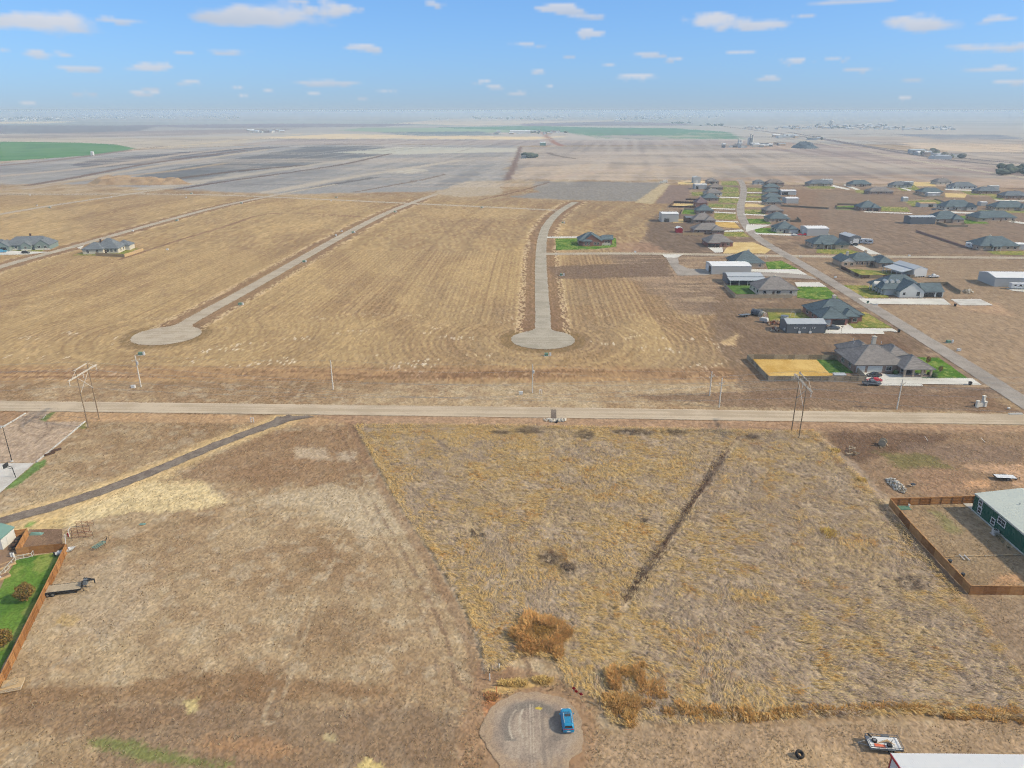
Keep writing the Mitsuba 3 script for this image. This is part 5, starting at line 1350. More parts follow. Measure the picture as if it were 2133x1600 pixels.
def line_pole(label, px, py, top, arm=True, trans=False):
    k = thing('utility_pole', label, 'power pole')
    a = spot(px, py); h = height_of(px, py, top)
    B = MB((a[0], a[1], -.1)); B.bar((0, 0, 0), (0, 0, h), .2, .14, 8); obj('pole', B, 'pole_pale', k)
    out = [np.array([a[0], a[1], h])]
    if arm:
        B = MB((a[0], a[1], -.1), 1.57 - .9); B.beam((-1.2, 0, h - 1.6), (1.2, 0, h - 1.6), .12, .14); obj('crossarm', B, 'arm_wood', k)
        B = MB((a[0], a[1], -.1), 1.57 + .7); B.beam((-1.0, 0, h - .5), (.2, 0, h - 2.4), .1, .12); obj('crossarm', B, 'arm_wood', k)
        for s in (-1.1, 0, 1.1):
            B = MB((a[0], a[1], -.1), 1.57 - .9); z = h - 1.5 if s else h; B.bar((s, 0, z), (s, 0, z + .25), .06, .04, 6); obj('insulator', B, 'metal_white', k)
    if trans:
        B = MB((a[0], a[1], -.1)); B.bar((.32, 0, h - 3), (.32, 0, h - 2.0), .24, n=10); obj('transformer', B, 'metal_grey', k)
    return [np.array([a[0], a[1], h]), np.array([a[0], a[1], h - 2.4])]


LP = [line_pole('pale power pole below the left turning circle, leaning wire on top', 294, 806, 740, True, True), line_pole('bare pale power pole, second from the left beyond the gravel road', 694, 811, 750, False), line_pole('pale power pole in front of the centre turning circle', 1109, 818, 758, False, True),
      line_pole('pale power pole with crossarms, the farther of the two left of the grey house', 1478, 824, 774), line_pole('pale power pole with crossarms, the nearer of the two left of the grey house', 1498, 848, 787), line_pole('pale power pole in front of the big grey house', 1868, 852, 790)]
for i, j in ((0, 1), (1, 2), (2, 3), (3, 4), (4, 5)):
    for u in (0, 1):
        wire('thin wire strung along the pale power poles', LP[i][u], LP[j][u], .9, .022, 10, 'wires along the pale power poles')
wire('thin wire leaving the last pale power pole to the right', LP[5][0], LP[5][0] + [120, -4, 0], 1.0, .012, 10)


def flood_light():
    k = thing('light_pole', 'tall steel light pole on the gravel yard at the left edge', 'light pole')
    a = spot(25, 961); h = height_of(25, 961, 889)
    B = MB((a[0], a[1], 0)); B.bar((0, 0, .1), (0, 0, h), .11, .06, 8); obj('pole', B, 'black_steel', k)
    B = MB((a[0], a[1], 0)); B.bar((0, 0, -.05), (0, 0, .25), .35, .3, 10); obj('base', B, 'concrete_old', k)
    B = MB((a[0], a[1], 0)); B.beam((-.9, 0, h), (.5, 0, h), .1, .1); obj('arm', B, 'black_steel', k)
    for s in (-.8, -.2, .4):
        B = MB((a[0], a[1], 0)); B.box(s - .2, -.25, h - .05, s + .2, .25, h + .2); obj('lamp_head', B, 'metal_grey', k)
    k = thing('basketball_hoop', 'black basketball hoop on the pale concrete pad at the left edge', 'basketball hoop')
    a = spot(33, 995); h = 3.2
    B = MB((a[0], a[1], 0)); B.bar((0, 0, 0), (-.25, 0, h - .3), .09, n=8); obj('pole', B, 'black_steel', k)
    B = MB((a[0], a[1], 0)); B.beam((-.2, 0, h - .4), (-1.6, 0, h), .1, .12); B.beam((-.2, 0, h - .9), (-1.6, 0, h - .5), .08, .08); obj('arm', B, 'black_steel', k)
    B = MB((a[0], a[1], 0)); B.box(-1.68, -.9, h - .5, -1.62, .9, h + .6); obj('backboard', B, 'glass_dark', k)
    B = MB((a[0], a[1], 0))
    t = np.linspace(0, 2 * np.pi, 13)
    for i in range(12):
        B.bar((-1.95 + .23 * math.cos(t[i]), .23 * math.sin(t[i]), h - .35), (-1.95 + .23 * math.cos(t[i + 1]), .23 * math.sin(t[i + 1]), h - .35), .02, n=5)
    obj('rim', B, 'orange', k)


flood_light()


# ------------------------------------------------------------------ vehicles
def loft(sections):
    """A closed body through rounded cross-sections (x, half width, z bottom, z top, half width at the top)."""
    rings = []
    for x, w, z0, z1, wt in sections:
        r = [(-w * .92, z0), (-w, z0 + (z1 - z0) * .3), (-w * .99, z0 + (z1 - z0) * .62), (-wt, z1 - .03), (-wt * .8, z1), (wt * .8, z1), (wt, z1 - .03), (w * .99, z0 + (z1 - z0) * .62), (w, z0 + (z1 - z0) * .3), (w * .92, z0)]
        rings.append([(x, y, z) for y, z in r])
    n = len(rings[0]); v = [p for r in rings for p in r]; f = []
    for i in range(len(rings) - 1):
        for j in range(n):
            a, b = i * n + j, i * n + (j + 1) % n
            f += [(a, b, b + n), (a, b + n, a + n)]
    for base, order in ((0, 1), ((len(rings) - 1) * n, -1)):
        for j in range(1, n - 1):
            t = (base, base + j, base + j + 1)
            f.append(t[::-1] if order == 1 else t)
    return np.array(v), np.array(f)


def wheels(k, o, rot, xs, hw, r=.34, w=.23, sc=1.0):
    for x in xs:
        for s in (-1, 1):
            B = MB((o[0], o[1], 0), rot, sc); B.bar((x, s * (hw - w), r), (x, s * hw, r), r, n=14); t = obj('wheel', B, 'rubber', k)
            B = MB((o[0], o[1], 0), rot, sc); B.bar((x, s * (hw - .02), r), (x, s * (hw + .012), r), r * .6, n=10); obj('rim', B, 'rim', t)


def car(label, px, py, heading, paint, kind='suv', cat='car', sc=1.0):
    """A road vehicle whose middle stands over (px, py); heading in radians, its nose along +x of its own frame."""
    o = spot(px, py)
    name = {'suv': 'parked_car', 'sedan': 'parked_car', 'pickup': 'pickup_truck'}[kind]
    k = thing(name, label, cat)
    if kind == 'suv':
        body = [(-2.2, .70, .38, .82, .62), (-2.12, .86, .30, 1.0, .74), (-1.3, .91, .26, 1.02, .80), (0, .92, .26, 1.0, .82), (1.1, .92, .26, .98, .80), (1.75, .88, .28, .92, .70), (2.1, .78, .34, .80, .60), (2.22, .62, .42, .68, .5)]
        cab = [(-2.08, .72, .96, 1.08, .68), (-1.95, .76, .95, 1.5, .60), (-1.6, .78, .95, 1.64, .62), (-.4, .79, .95, 1.67, .63), (.35, .78, .95, 1.62, .62), (.55, .76, .95, 1.5, .62), (1.2, .72, .92, 1.0, .66)]
    elif kind == 'sedan':
        body = [(-2.35, .72, .4, .86, .6), (-2.2, .86, .28, .96, .7), (0, .9, .24, .94, .8), (1.3, .9, .24, .9, .74), (2.1, .82, .3, .76, .6), (2.35, .6, .4, .62, .45)]
        cab = [(-1.9, .7, .9, .98, .62), (-1.2, .74, .9, 1.38, .56), (.1, .76, .9, 1.42, .58), (1.25, .7, .86, .94, .62)]
    else:
        body = [(-2.8, .88, .5, 1.0, .86), (-2.75, .92, .42, 1.06, .88), (-.7, .94, .4, 1.06, .88), (1.2, .94, .4, 1.1, .84), (2.4, .9, .44, 1.04, .74), (2.8, .8, .5, .92, .66)]
        cab = [(-.75, .82, 1.0, 1.75, .66), (-.6, .84, 1.0, 1.84, .68), (.6, .84, 1.0, 1.84, .68), (1.5, .78, 1.0, 1.14, .7)]
    def put(nm, fn, mat, parent=k, **kw):
        B = MB((o[0], o[1], 0), heading, sc); fn(B); return obj(nm, B, mat, parent, **kw)
    put('body', lambda B: B.add(*loft(body)), paint, smooth=35)
    c = put('cabin', lambda B: B.add(*loft(cab)), paint, smooth=35)
    # glass a little proud of the cabin
    def glass(i, j, zlo, zhi):
        def fn(B):
            for s in (-1, 1):
                q = []
                for x, w, z0, z1, wt in (cab[i], cab[j]):
                    for fz in (zlo, zhi):
                        z = z0 + (z1 - z0) * fz
                        y = w * .99 + (wt - w * .99) * max(0, (fz - .55) / .45) + .012
                        q.append((x, s * y, z))
                pts = np.array(q); B.hull(np.vstack([pts, pts - [0, s * .04, 0]]))
        return fn
    L = len(cab)
    put('side_window', glass(1, L - 2, .28, .86), 'glass_dark', c)
    def pane(i, j):
        def fn(B):
            (xa, wa, _, za, wta), (xb, wb, _, zb, wtb) = cab[i], cab[j]
            e = .03 if xb > xa else -.03
            q = np.array([(xa + (xb - xa) * .1, y * wta * .82, za + (zb - za) * .1) for y in (-1, 1)] + [(xa + (xb - xa) * .9, y * wtb * .9, za + (zb - za) * .9) for y in (-1, 1)])
            B.hull(np.vstack([q + [e, 0, .025], q - [e, 0, .03]]))
        return fn
    put('windshield', pane(L - 2, L - 1), 'glass_dark', c); put('rear_window', pane(1, 0), 'glass_dark', c)
    hw = body[2][1]
    xs = (-1.72, 1.78) if kind == 'pickup' else (-1.36, 1.34)
    wheels(k, o, heading, xs, hw + .01, .4 if kind == 'pickup' else .34, sc=sc)
    x0 = body[0][0]
    put('taillight', lambda B: [B.box(x0 + .04, s * .62 - .14, .82, x0 + .22, s * .62 + .14, 1.0) for s in (-1, 1)], 'red_sign')
    x1 = body[-1][0]
    put('headlight', lambda B: [B.box(x1 - .32, s * .56 - .16, .62, x1 - .06, s * .56 + .16, .78) for s in (-1, 1)], 'metal_white')
    put('mirror', lambda B: [B.box(cab[-2][0] + .1, s * (hw + .12) - .1, 1.0, cab[-2][0] + .28, s * (hw + .12) + .1, 1.14) for s in (-1, 1)], paint)
    if kind == 'pickup':
        put('bed', lambda B: B.box(-2.66, -.76, 1.065, -.82, .76, 1.075), 'black_steel')
    return k, o, put, cab, c


dif('paint_blue', 34, 146, 196, .03, 2, .22, .5)
k, o, put, cab, c = car('bright blue crossover car parked on the turning circle in front', 1181, 1506, math.pi / 2 + .035, 'paint_blue', sc=.93)
put('roof_rail', lambda B: [B.beam((-1.6, s * .6, 1.70), (.3, s * .6, 1.71), .05, .06) for s in (-1, 1)], 'metal_grey', c)
put('sunroof', lambda B: B.box(-.35, -.42, 1.655, .2, .42, 1.685), 'glass_dark', c)
put('roof_line', lambda B: [B.beam((-1.5, y, 1.655), (-.45, y, 1.675), .05, .02) for y in (-.22, 0, .22)], 'paint_blue', c)
put('tail_bar', lambda B: B.box(-2.2, -.55, .9, -2.1, .55, .95), 'red_sign')
put('hood_line', lambda B: [B.beam((1.25, s * .42, .99), (2.0, s * .36, .85), .05, .03) for s in (-1, 1)], 'paint_blue')
put('emblem', lambda B: [B.add([(-2.235, y0, z0 - .05), (-2.235, y0 + .035, z0), (-2.235, y0, z0 + .05), (-2.235, y0 - .035, z0)], [(0, 1, 2), (0, 2, 3)]) for y0, z0 in ((0, .78), (-.045, .69), (.045, .69))], 'metal_white')
put('number_plate', lambda B: B.box(-2.25, -.26, .5, -2.21, .26, .64), 'metal_white')
plainmat('paint_black', 40, 44, 50, .25, 0, .5); plainmat('paint_red', 196, 40, 56, .25, 0, .5); plainmat('paint_grey', 96, 104, 114, .25, 0, .5); plainmat('paint_white', 236, 238, 240, .3, 0, .5); plainmat('paint_skyblue', 96, 176, 214, .3, 0, .5)
car('black car on the concrete drive of the big grey house', 1820, 784, math.pi, 'paint_black', 'sedan')
car('red car on the concrete drive of the big grey house', 1820, 795, math.pi, 'paint_red', 'sedan')
car('dark grey pickup truck nearest the road at the big grey house', 1815, 802, 0, 'paint_grey', 'pickup', 'pickup truck')
car('grey pickup truck beside the slate metal shed', 1734, 686, 0, 'paint_grey', 'pickup', 'pickup truck')
car('dark car on the drive of the sage green farmhouse', 54, 528, .1, 'paint_black', 'suv')
car('light blue pickup truck at the left edge before the farmhouse garage', 4, 526, .2, 'paint_skyblue', 'pickup', 'pickup truck')
car('white car on the drive by the pale shed of the right row', 1655, 491, 0, 'paint_white', 'sedan'); car('red car beside the white one near the pale shed of the right row', 1667, 491, 0, 'paint_red', 'sedan'); car('red pickup truck against the pale shed of the right row', 1676, 491, 0, 'paint_red', 'pickup', 'pickup truck')
car('dark pickup truck behind the white cars at the right-row garage', 1664, 484, 0, 'paint_black', 'pickup', 'pickup truck'); car('dark car in front of the slate shed with the white roll door', 1779, 511.5, 2.8, 'paint_black', 'suv'); car('white pickup truck at the slate shed corner', 1771, 508, 1.7, 'paint_white', 'pickup', 'pickup truck')
car('white and black pickup truck parked on bare ground beside the white-gabled shed', 1944, 578, .1, 'paint_white', 'pickup', 'pickup truck'); car('grey car on the drive of the three-gabled house', 1946, 437.5, 0, 'paint_grey', 'sedan'); car('white car at the right edge beside the tan brick house', 2126, 519, 0, 'paint_white', 'suv'); car('white car on the drive in the right row', 1635, 450, 0, 'paint_white', 'sedan')


def travel_trailer(label, px, py, rot, L=8., h=2.9, stripe='paint_black', name='travel_trailer', cat='camper'):
    o = spot(px, py); k = thing(name, label, cat)
    def put(nm, fn, mat, **kw):
        B = MB((o[0], o[1], 0), rot); fn(B); return obj(nm, B, mat, k, **kw)
    put('body', lambda B: B.hull([(x, y, z) for y in (-1.2, 1.2) for x, z in ((-L / 2, .55), (-L / 2, h), (L / 2 - .6, h), (L / 2, h - .8), (L / 2, .8), (L / 2 - .4, .55))]), 'paint_white')
    put('stripe', lambda B: [B.hull([(x, s * 1.215, z) for x, z in ((-L / 2 + .3, .9), (-L / 2 + 2.5, 1.2), (L / 2 - .6, 2.2), (L / 2 - .9, 1.7))] + [(x, s * 1.19, z) for x, z in ((-L / 2 + .3, .9), (-L / 2 + 2.5, 1.2), (L / 2 - .6, 2.2), (L / 2 - .9, 1.7))]) for s in (-1, 1)], stripe)
    for x in (-L * .3, -.2, L * .27):
        put('window', lambda B: [B.box(x - .5, s * 1.2 - .03, 1.7, x + .5, s * 1.2 + .03, 2.4) for s in (-1, 1)], 'glass_dark')
    put('door', lambda B: B.box(L * .1, -1.23, .6, L * .1 + .7, -1.19, 2.5), 'metal_grey')
    put('roof_unit', lambda B: B.box(-.6, -.4, h, .6, .4, h + .3), 'metal_white')
    wheels(k, o, rot, (-.6, .3), 1.15, .36)
    if name == 'travel_trailer':
        put('hitch', lambda B: (B.bar((L / 2 - .2, -.6, .5), (L / 2 + 1.1, 0, .5), .06), B.bar((L / 2 - .2, .6, .5), (L / 2 + 1.1, 0, .5), .06)), 'black_steel')


travel_trailer('white fifth-wheel camper beside the slate shed with the white roll door', 1802, 508, -.35, 9, 3.3)
travel_trailer('white motorhome with a dark swoosh beside the tan brick house at the right', 2026, 517, -.5, 8.5, 3.2, 'paint_grey', 'motorhome', 'motorhome')
travel_trailer('white travel trailer parked along the pale shed at the right edge', 2122, 602, -.05, 9, 3.0)


def flat_trailer(label, c, rot, L, W, deck, h=.75, sides=False, goose=False, mats=('old_wood', 'black_steel'), axles=(-.5, .35), hitch=1, planks=7):
    o = c; k = thing('flatbed_trailer', label, 'trailer')
    def put(nm, fn, mat, parent=k, **kw):
        B = MB((o[0], o[1], 0), rot); fn(B); return obj(nm, B, mat, parent, **kw)
    for i in range(planks):
        y0 = -W / 2 + .08 + (W - .16) * i / planks
        put('plank', lambda B: B.box(-L / 2 + .06, y0, h, L / 2 - .06, y0 + (W - .16) / planks - .03, h + .05 + .006 * (i % 3)), deck)
    put('frame', lambda B: (B.box(-L / 2, -W / 2, h - .2, L / 2, -W / 2 + .08, h + .06), B.box(-L / 2, W / 2 - .08, h - .2, L / 2, W / 2, h + .06), B.box(-L / 2, -W / 2 + .08, h - .2, -L / 2 + .06, W / 2 - .08, h + .058), B.box(L / 2 - .06, -W / 2 + .08, h - .2, L / 2, W / 2 - .08, h + .058),
                           *[B.box(x - .04, -W / 2 + .08, h - .16, x + .04, W / 2 - .08, h - .01) for x in np.linspace(-L / 2 + .6, L / 2 - .6, 6)]), mats[1])
    wheels(k, o, rot, axles, W / 2 + .1, .36, .24)
    put('mudguard', lambda B: [B.box(axles[0] - .5, s * (W / 2 + .06) - .14, .76, axles[-1] + .5, s * (W / 2 + .06) + .14, .8) for s in (-1, 1)], mats[1])
    if sides:
        put('side_rail', lambda B: [B.beam((-L / 2, s * W / 2, h + .4), (L / 2, s * W / 2, h + .4), .06, .08) for s in (-1, 1)] + [B.beam((s * L / 2, -W / 2, h + .4), (s * L / 2, W / 2, h + .4), .06, .08) for s in (-1, 1)] + [B.bar((x, s * W / 2, h - .1), (x, s * W / 2, h + .4), .03, n=5) for s in (-1, 1) for x in np.linspace(-L / 2, L / 2, 5)], mats[1])
    if goose:
        put('gooseneck', lambda B: (B.beam((L / 2, -.6, h), (L / 2 + .3, -.5, 2.0), .16, .2), B.beam((L / 2, .6, h), (L / 2 + .3, .5, 2.0), .16, .2), B.beam((L / 2 + .2, -.5, 2.0), (L / 2 + 2.2, 0, 1.8), .16, .2), B.beam((L / 2 + .2, .5, 2.0), (L / 2 + 2.2, 0, 1.8), .16, .2), B.bar((L / 2 + 2.1, 0, 1.8), (L / 2 + 2.1, 0, .9), .1)), mats[1])
        put('toolbox', lambda B: B.box(L / 2 + .3, -.55, 1.2, L / 2 + .95, .55, 2.0), 'metal_slate')
        put('landing_leg', lambda B: [B.bar((L / 2 + .2, s * .7, h), (L / 2 + .2, s * .7, 0), .06) for s in (-1, 1)], mats[1])
        put('ramp', lambda B: [B.beam((-L / 2 - .02, s * .6, h), (-L / 2 - .5, s * .6, .1), .55, .06) for s in (-1, 1)], 'old_wood_dark')
    else:
        put('tongue', lambda B: (B.bar((hitch * L / 2, -.5, h - .12), (hitch * (L / 2 + 1.3), 0, h - .2), .06), B.bar((hitch * L / 2, .5, h - .12), (hitch * (L / 2 + 1.3), 0, h - .2), .06), B.bar((hitch * (L / 2 + 1.), 0, h), (hitch * (L / 2 + 1.), 0, 0), .05)), mats[1])
    return k, put


flat_trailer('long gooseneck flatbed trailer with a grey plank deck beside the left cedar fence', spot(133, 1232), .21, 6.6, 2.4, 'old_wood', .85, goose=True, axles=(-2.2, -1.35))
flat_trailer('empty white-decked trailer on pink soil beyond the green building', spot(2092, 998), -.10, 4.6, 2.0, 'metal_white', .7, axles=(.2,), planks=5)
tk, put = flat_trailer('railed utility trailer loaded with junk above the white building at lower right', spot(1839, 1556), -.08, 4.3, 2.2, 'metal_white', .7, sides=True, axles=(.6,), mats=('old_wood', 'metal_slate'), hitch=-1)
oT = spot(1839, 1556)
for nm, lab, cat, fn, mat in (('spare_wheel', 'spare wheel lying at the left end of the junk trailer', 'wheel', lambda B: B.bar((-1.2, .2, .76), (-1.2, .2, .98), .36, n=14), 'rubber'), ('spare_wheel', 'dark wheel leaning in the far left corner of the junk trailer', 'wheel', lambda B: B.bar((-1.75, .75, 1.05), (-1.6, .8, 1.2), .33, n=14), 'rubber'), ('panel', 'faded red panel lying on the junk trailer', 'panel', lambda B: B.hull([(x, y, z) for x, y in ((-1.5, -.85), (-.1, -.95), (0, -.4), (-1.4, -.25)) for z in (.78, .83)]), 'orange'),
                              ('board_heap', 'heap of thin boards across the junk trailer', 'boards', lambda B: [B.beam((-.9 + .25 * i, -.2 + .1 * i, .82 + .05 * i), (.7 + .1 * i, .5 - .22 * i, .86 + .04 * i), .12, .04) for i in range(6)], 'pale_wood'), ('machine', 'small dark machine on the junk trailer', 'machine', lambda B: (B.box(.2, -.9, .76, .75, -.4, 1.2), B.bar((.5, -.6, 1.2), (1.0, -.1, 1.5), .04)), 'black_steel')):
    kk = thing(nm, lab, cat)
    B = MB((oT[0], oT[1], 0), -.08); fn(B); obj('rubber_tyre' if nm == 'spare_wheel' else 'piece', B, mat, kk)
    if nm == 'spare_wheel':
        B = MB((oT[0], oT[1], 0), -.08)
        (B.bar((-1.2, .2, .9), (-1.2, .2, 1.0), .19, n=10) if 'left end' in lab else B.bar((-1.7, .77, 1.08), (-1.585, .805, 1.21), .17, n=10)); obj('rim', B, 'rim', kk)
flat_trailer('dark flatbed trailer on bare soil left of the grain bin', spot(1551, 659), .35, 5, 2.2, 'metal_slate', .8, axles=(-.4, .4))


# ------------------------------------------------------------------ dry grass and weeds
def blades(base, ang, length, width, rise, colour, droop=.5, kink=.45):
    """Bent blades as one mesh: base n x 2, heading, length, width, height of the bend over the length; droop 0 = upright tip, 1 = tip back near the ground."""
    n = len(base)
    d = np.stack([np.cos(ang), np.sin(ang)], 1); p = np.stack([-d[:, 1], d[:, 0]], 1)
    wz = np.zeros(n)
    flat = np.sqrt(np.maximum(1 - rise ** 2, .02))
    mid = base + d * (length * flat * kink)[:, None]; zm = length * rise * kink * 1.25
    tip = base + d * (length * flat)[:, None]; zt = length * rise * (1 - droop)
    v = np.empty((n, 5, 3))
    v[:, 0, :2] = base + p * width[:, None] / 2; v[:, 1, :2] = base - p * width[:, None] / 2; v[:, 0, 2] = v[:, 1, 2] = -.06
    v[:, 2, :2] = mid + p * width[:, None] * .45; v[:, 3, :2] = mid - p * width[:, None] * .45; v[:, 2, 2] = v[:, 3, 2] = zm
    v[:, 4, :2] = tip; v[:, 4, 2] = zt
    f = np.array([(0, 1, 3), (0, 3, 2), (2, 3, 4)])[None] + (np.arange(n) * 5)[:, None, None]
    return v.reshape(-1, 3), f.reshape(-1, 3), np.repeat(colour, 5, axis=0)


def scatter(poly, per_m2, seed):
    r = np.random.RandomState(seed)
    P = Polygon(poly); x0, y0, x1, y1 = P.bounds
    n = int((x1 - x0) * (y1 - y0) * per_m2)
    q = np.stack([r.uniform(x0, x1, n), r.uniform(y0, y1, n)], 1)
    shapely.prepare(P)
    return q[shapely.contains_xy(P, q[:, 0], q[:, 1])], r


def tall_grass():
    q, r = scatter(TALL_W, 14, 5)
    x, y = q.T
    # lodged tufts: blades of one tuft share their heading
    t = 1.25
    cx, cy = np.floor(x / t + n2(x / 3, y / 3, 81) * 1.5), np.floor(y / t + n2(x / 3 + 9, y / 3, 82) * 1.5)
    hsh = n2(cx * 7.13, cy * 5.71, 83); hs2 = n2(cx * 3.37 + 5, cy * 9.1, 84)
    g1, g2, g3 = fb(x / 16, y / 16, 3, 85), fb(x / 4.5, y / 4.5, 3, 86), fb(x / 30 + 4, y / 30, 2, 87)
    ang = -.92 + (fb(x / 11, y / 11, 2, 88) - .5) * 2.0 + (hsh - .5) * .7 + r.normal(0, .24, len(x))
    ang = np.where(x < 5 + (y - 90) * -.2, ang + (g3 - .5) * 2.5, ang)
    trench = seg_dist(x, y, TRENCH, 6); rut = np.full(len(x), np.inf)
    for L in RUTS:
        rut = np.minimum(rut, seg_dist(x, y, L, 4))
    edge = shapely.distance(Polygon(TALL_W).exterior, shapely.points(x, y))
    keep = (trench > .35 + .8 * g2) & ((rut > .5) | (r.rand(len(x)) < .42)) & ((r.rand(len(x)) < .25 + 1.1 * sm(.25, .6, g2 * .5 + hs2 * .5)) | (edge < 1.6))
    dead = fb(x / 5.5 + 20, y / 5.5, 2, 89)
    darkpatch = np.zeros(len(x))
    for px, py, rx, ry in ((1145, 1160, 3.6, 3.2), (990, 1110, 1.6, 1.6), (1215, 905, 2.6, 3.4), (1320, 900, 7, 2.2), (1095, 897, 4, 2.4), (1040, 900, 3, 1.4), (1400, 900, 4, 2), (1890, 1215, 2.6, 2.6), (1560, 910, 3, 2), (1175, 1180, 2, 2.5), (1340, 1085, 1.6, 1.2)):
        c = spot(px, py); darkpatch = np.maximum(darkpatch, sm(1.25, .6, np.hypot((x - c[0]) / rx, (y - c[1]) / ry) + (g2 - .5)))
    gold = sm(.42, .60, g2 * .45 + g1 * .25 + hsh * .30 + .10 * (edge < 1.5) + .06 * sm(20, -30, x) - .07 * sm(25, 65, x))
    C = alb(200, 179, 160) * (1 - gold)[:, None] + alb(232, 199, 136) * gold[:, None]
    o = (sm(.62, .78, g2 * .6 + hs2 * .4) * .75)[:, None]; C = C * (1 - o) + alb(206, 150, 76) * o
    w = r.rand(len(x))
    C = np.where((w > .86)[:, None], alb(236, 214, 164) * np.ones(3), C); C = np.where((w < .10)[:, None], alb(140, 120, 100) * np.ones(3), C)
    dk = (darkpatch * .92)[:, None]; C = C * (1 - dk) + alb(92, 78, 74) * dk
    C = C * (1.22 + .4 * r.rand(len(x)))[:, None]
    ln = r.uniform(.8, 1.7, len(x)) * (.9 + .25 * (edge < 1.3)); wd = r.uniform(.06, .15, len(x)); rise = np.clip(r.normal(.36, .12, len(x)) + .3 * (edge < 1.0) + .16 * (hs2 - .5), .1, .9)
    k = keep
    v, f, c = blades(q[k], ang[k], ln[k], wd[k], rise[k], C[k], .55)
    # dark dead weeds along the old ditch
    m = 2900
    s = r.rand(m); i = (s * (len(TRENCH) - 1)).astype(int); u = s * (len(TRENCH) - 1) - i
    b = TRENCH[i] * (1 - u)[:, None] + TRENCH[np.minimum(i + 1, len(TRENCH) - 1)] * u[:, None] + r.normal(0, .55, (m, 2)) * (.5 + n2(s * 40, s * 0, 3))[:, None]
    kk = fb(b[:, 0] / 3, b[:, 1] / 3, 2, 90)
    cc = alb(134, 108, 92) * (1 - sm(.45, .7, kk))[:, None] + alb(164, 144, 128) * sm(.5, .7, kk)[:, None]
    cc = cc * r.uniform(.7, 1.3, m)[:, None]
    ok = r.rand(m) < sm(0, .2, s) * sm(1.06, .7, s) * (.45 + .8 * kk); b2, cc = b[ok], cc[ok]
    obj('tall_grass', trimesh.Trimesh(v, f, process=False), 'straw_blade', color=c)
    tag('tall_grass', 'tall flattened yellow and grey dry grass filling the middle lot', 'grass', kind='stuff')
    v, f, c = blades(b2, r.uniform(0, 6.28, len(b2)), r.uniform(.5, .95, len(b2)), r.uniform(.06, .14, len(b2)), r.uniform(.6, .95, len(b2)), cc, .25)
    obj('dead_weeds', trimesh.Trimesh(v, f, process=False), 'straw_blade', color=c)
    tag('dead_weeds', 'dark brown row of dead weeds along an old ditch through the tall grass', 'weeds', kind='stuff')


tall_grass()


def stubble():
    """Short dry tufts standing out of the mown lots."""
    out = []
    for poly, per, seed in ((spots([(60, 1110), (300, 1000), (560, 900), (735, 886), (790, 1000), (900, 1180), (985, 1330), (1000, 1420), (1000, 1600), (-40, 1600), (0, 1450), (140, 1160)]), 4., 31), (spots([(1260, 1520), (1440, 1512), (2133, 1506), (2200, 1600), (1220, 1600)]), 9., 32),
                            (spots([(1700, 900), (2150, 905), (2150, 1030), (1850, 1035), (1770, 965)]), 5., 33), (spots([(1855, 1055), (2010, 1050), (2133, 1170), (2133, 1235), (2025, 1235)]), 6., 34), (spots([(1860, 1068), (1990, 1215), (2020, 1245), (2140, 1245), (2140, 1410), (2040, 1285), (1960, 1195)]), 6., 35), (spots([(200, 880), (560, 884), (420, 925), (150, 1030), (0, 1075), (0, 1035), (100, 960)]), 5., 36), (spots([(1005, 1400), (1170, 1412), (1250, 1480), (1250, 1600), (1215, 1600), (1215, 1480), (1110, 1425), (1020, 1470), (1010, 1600), (960, 1600)]), 12., 37)):
        q, r = scatter(poly, per, seed)
        x, y = q.T
        g = fb(x / 3, y / 3, 3, 91)
        keep = r.rand(len(x)) < .25 + 1.2 * sm(.35, .7, g)
        q, g = q[keep], g[keep]; n = len(q)
        w = r.rand(n)[:, None]
        C = np.where(w < .4, alb(206, 182, 142), np.where(w < .7, alb(172, 146, 112), np.where(w < .88, alb(136, 108, 78), alb(222, 206, 172)))) * r.uniform(.8, 1.2, n)[:, None]
        out.append(blades(q, r.uniform(0, 6.28, n), r.uniform(.14, .34, n), r.uniform(.05, .12, n), r.uniform(.3, .9, n), C, .3))
    n = 0; V, F, C = [], [], []
    for v, f, c in out:
        V.append(v); F.append(f + n); C.append(c); n += len(v)
    obj('mown_stubble', trimesh.Trimesh(np.vstack(V), np.vstack(F), process=False), 'straw_blade', color=np.vstack(C))
    tag('mown_stubble', 'short brown and tan stubble scattered over the mown lots', 'grass', kind='stuff')


stubble()


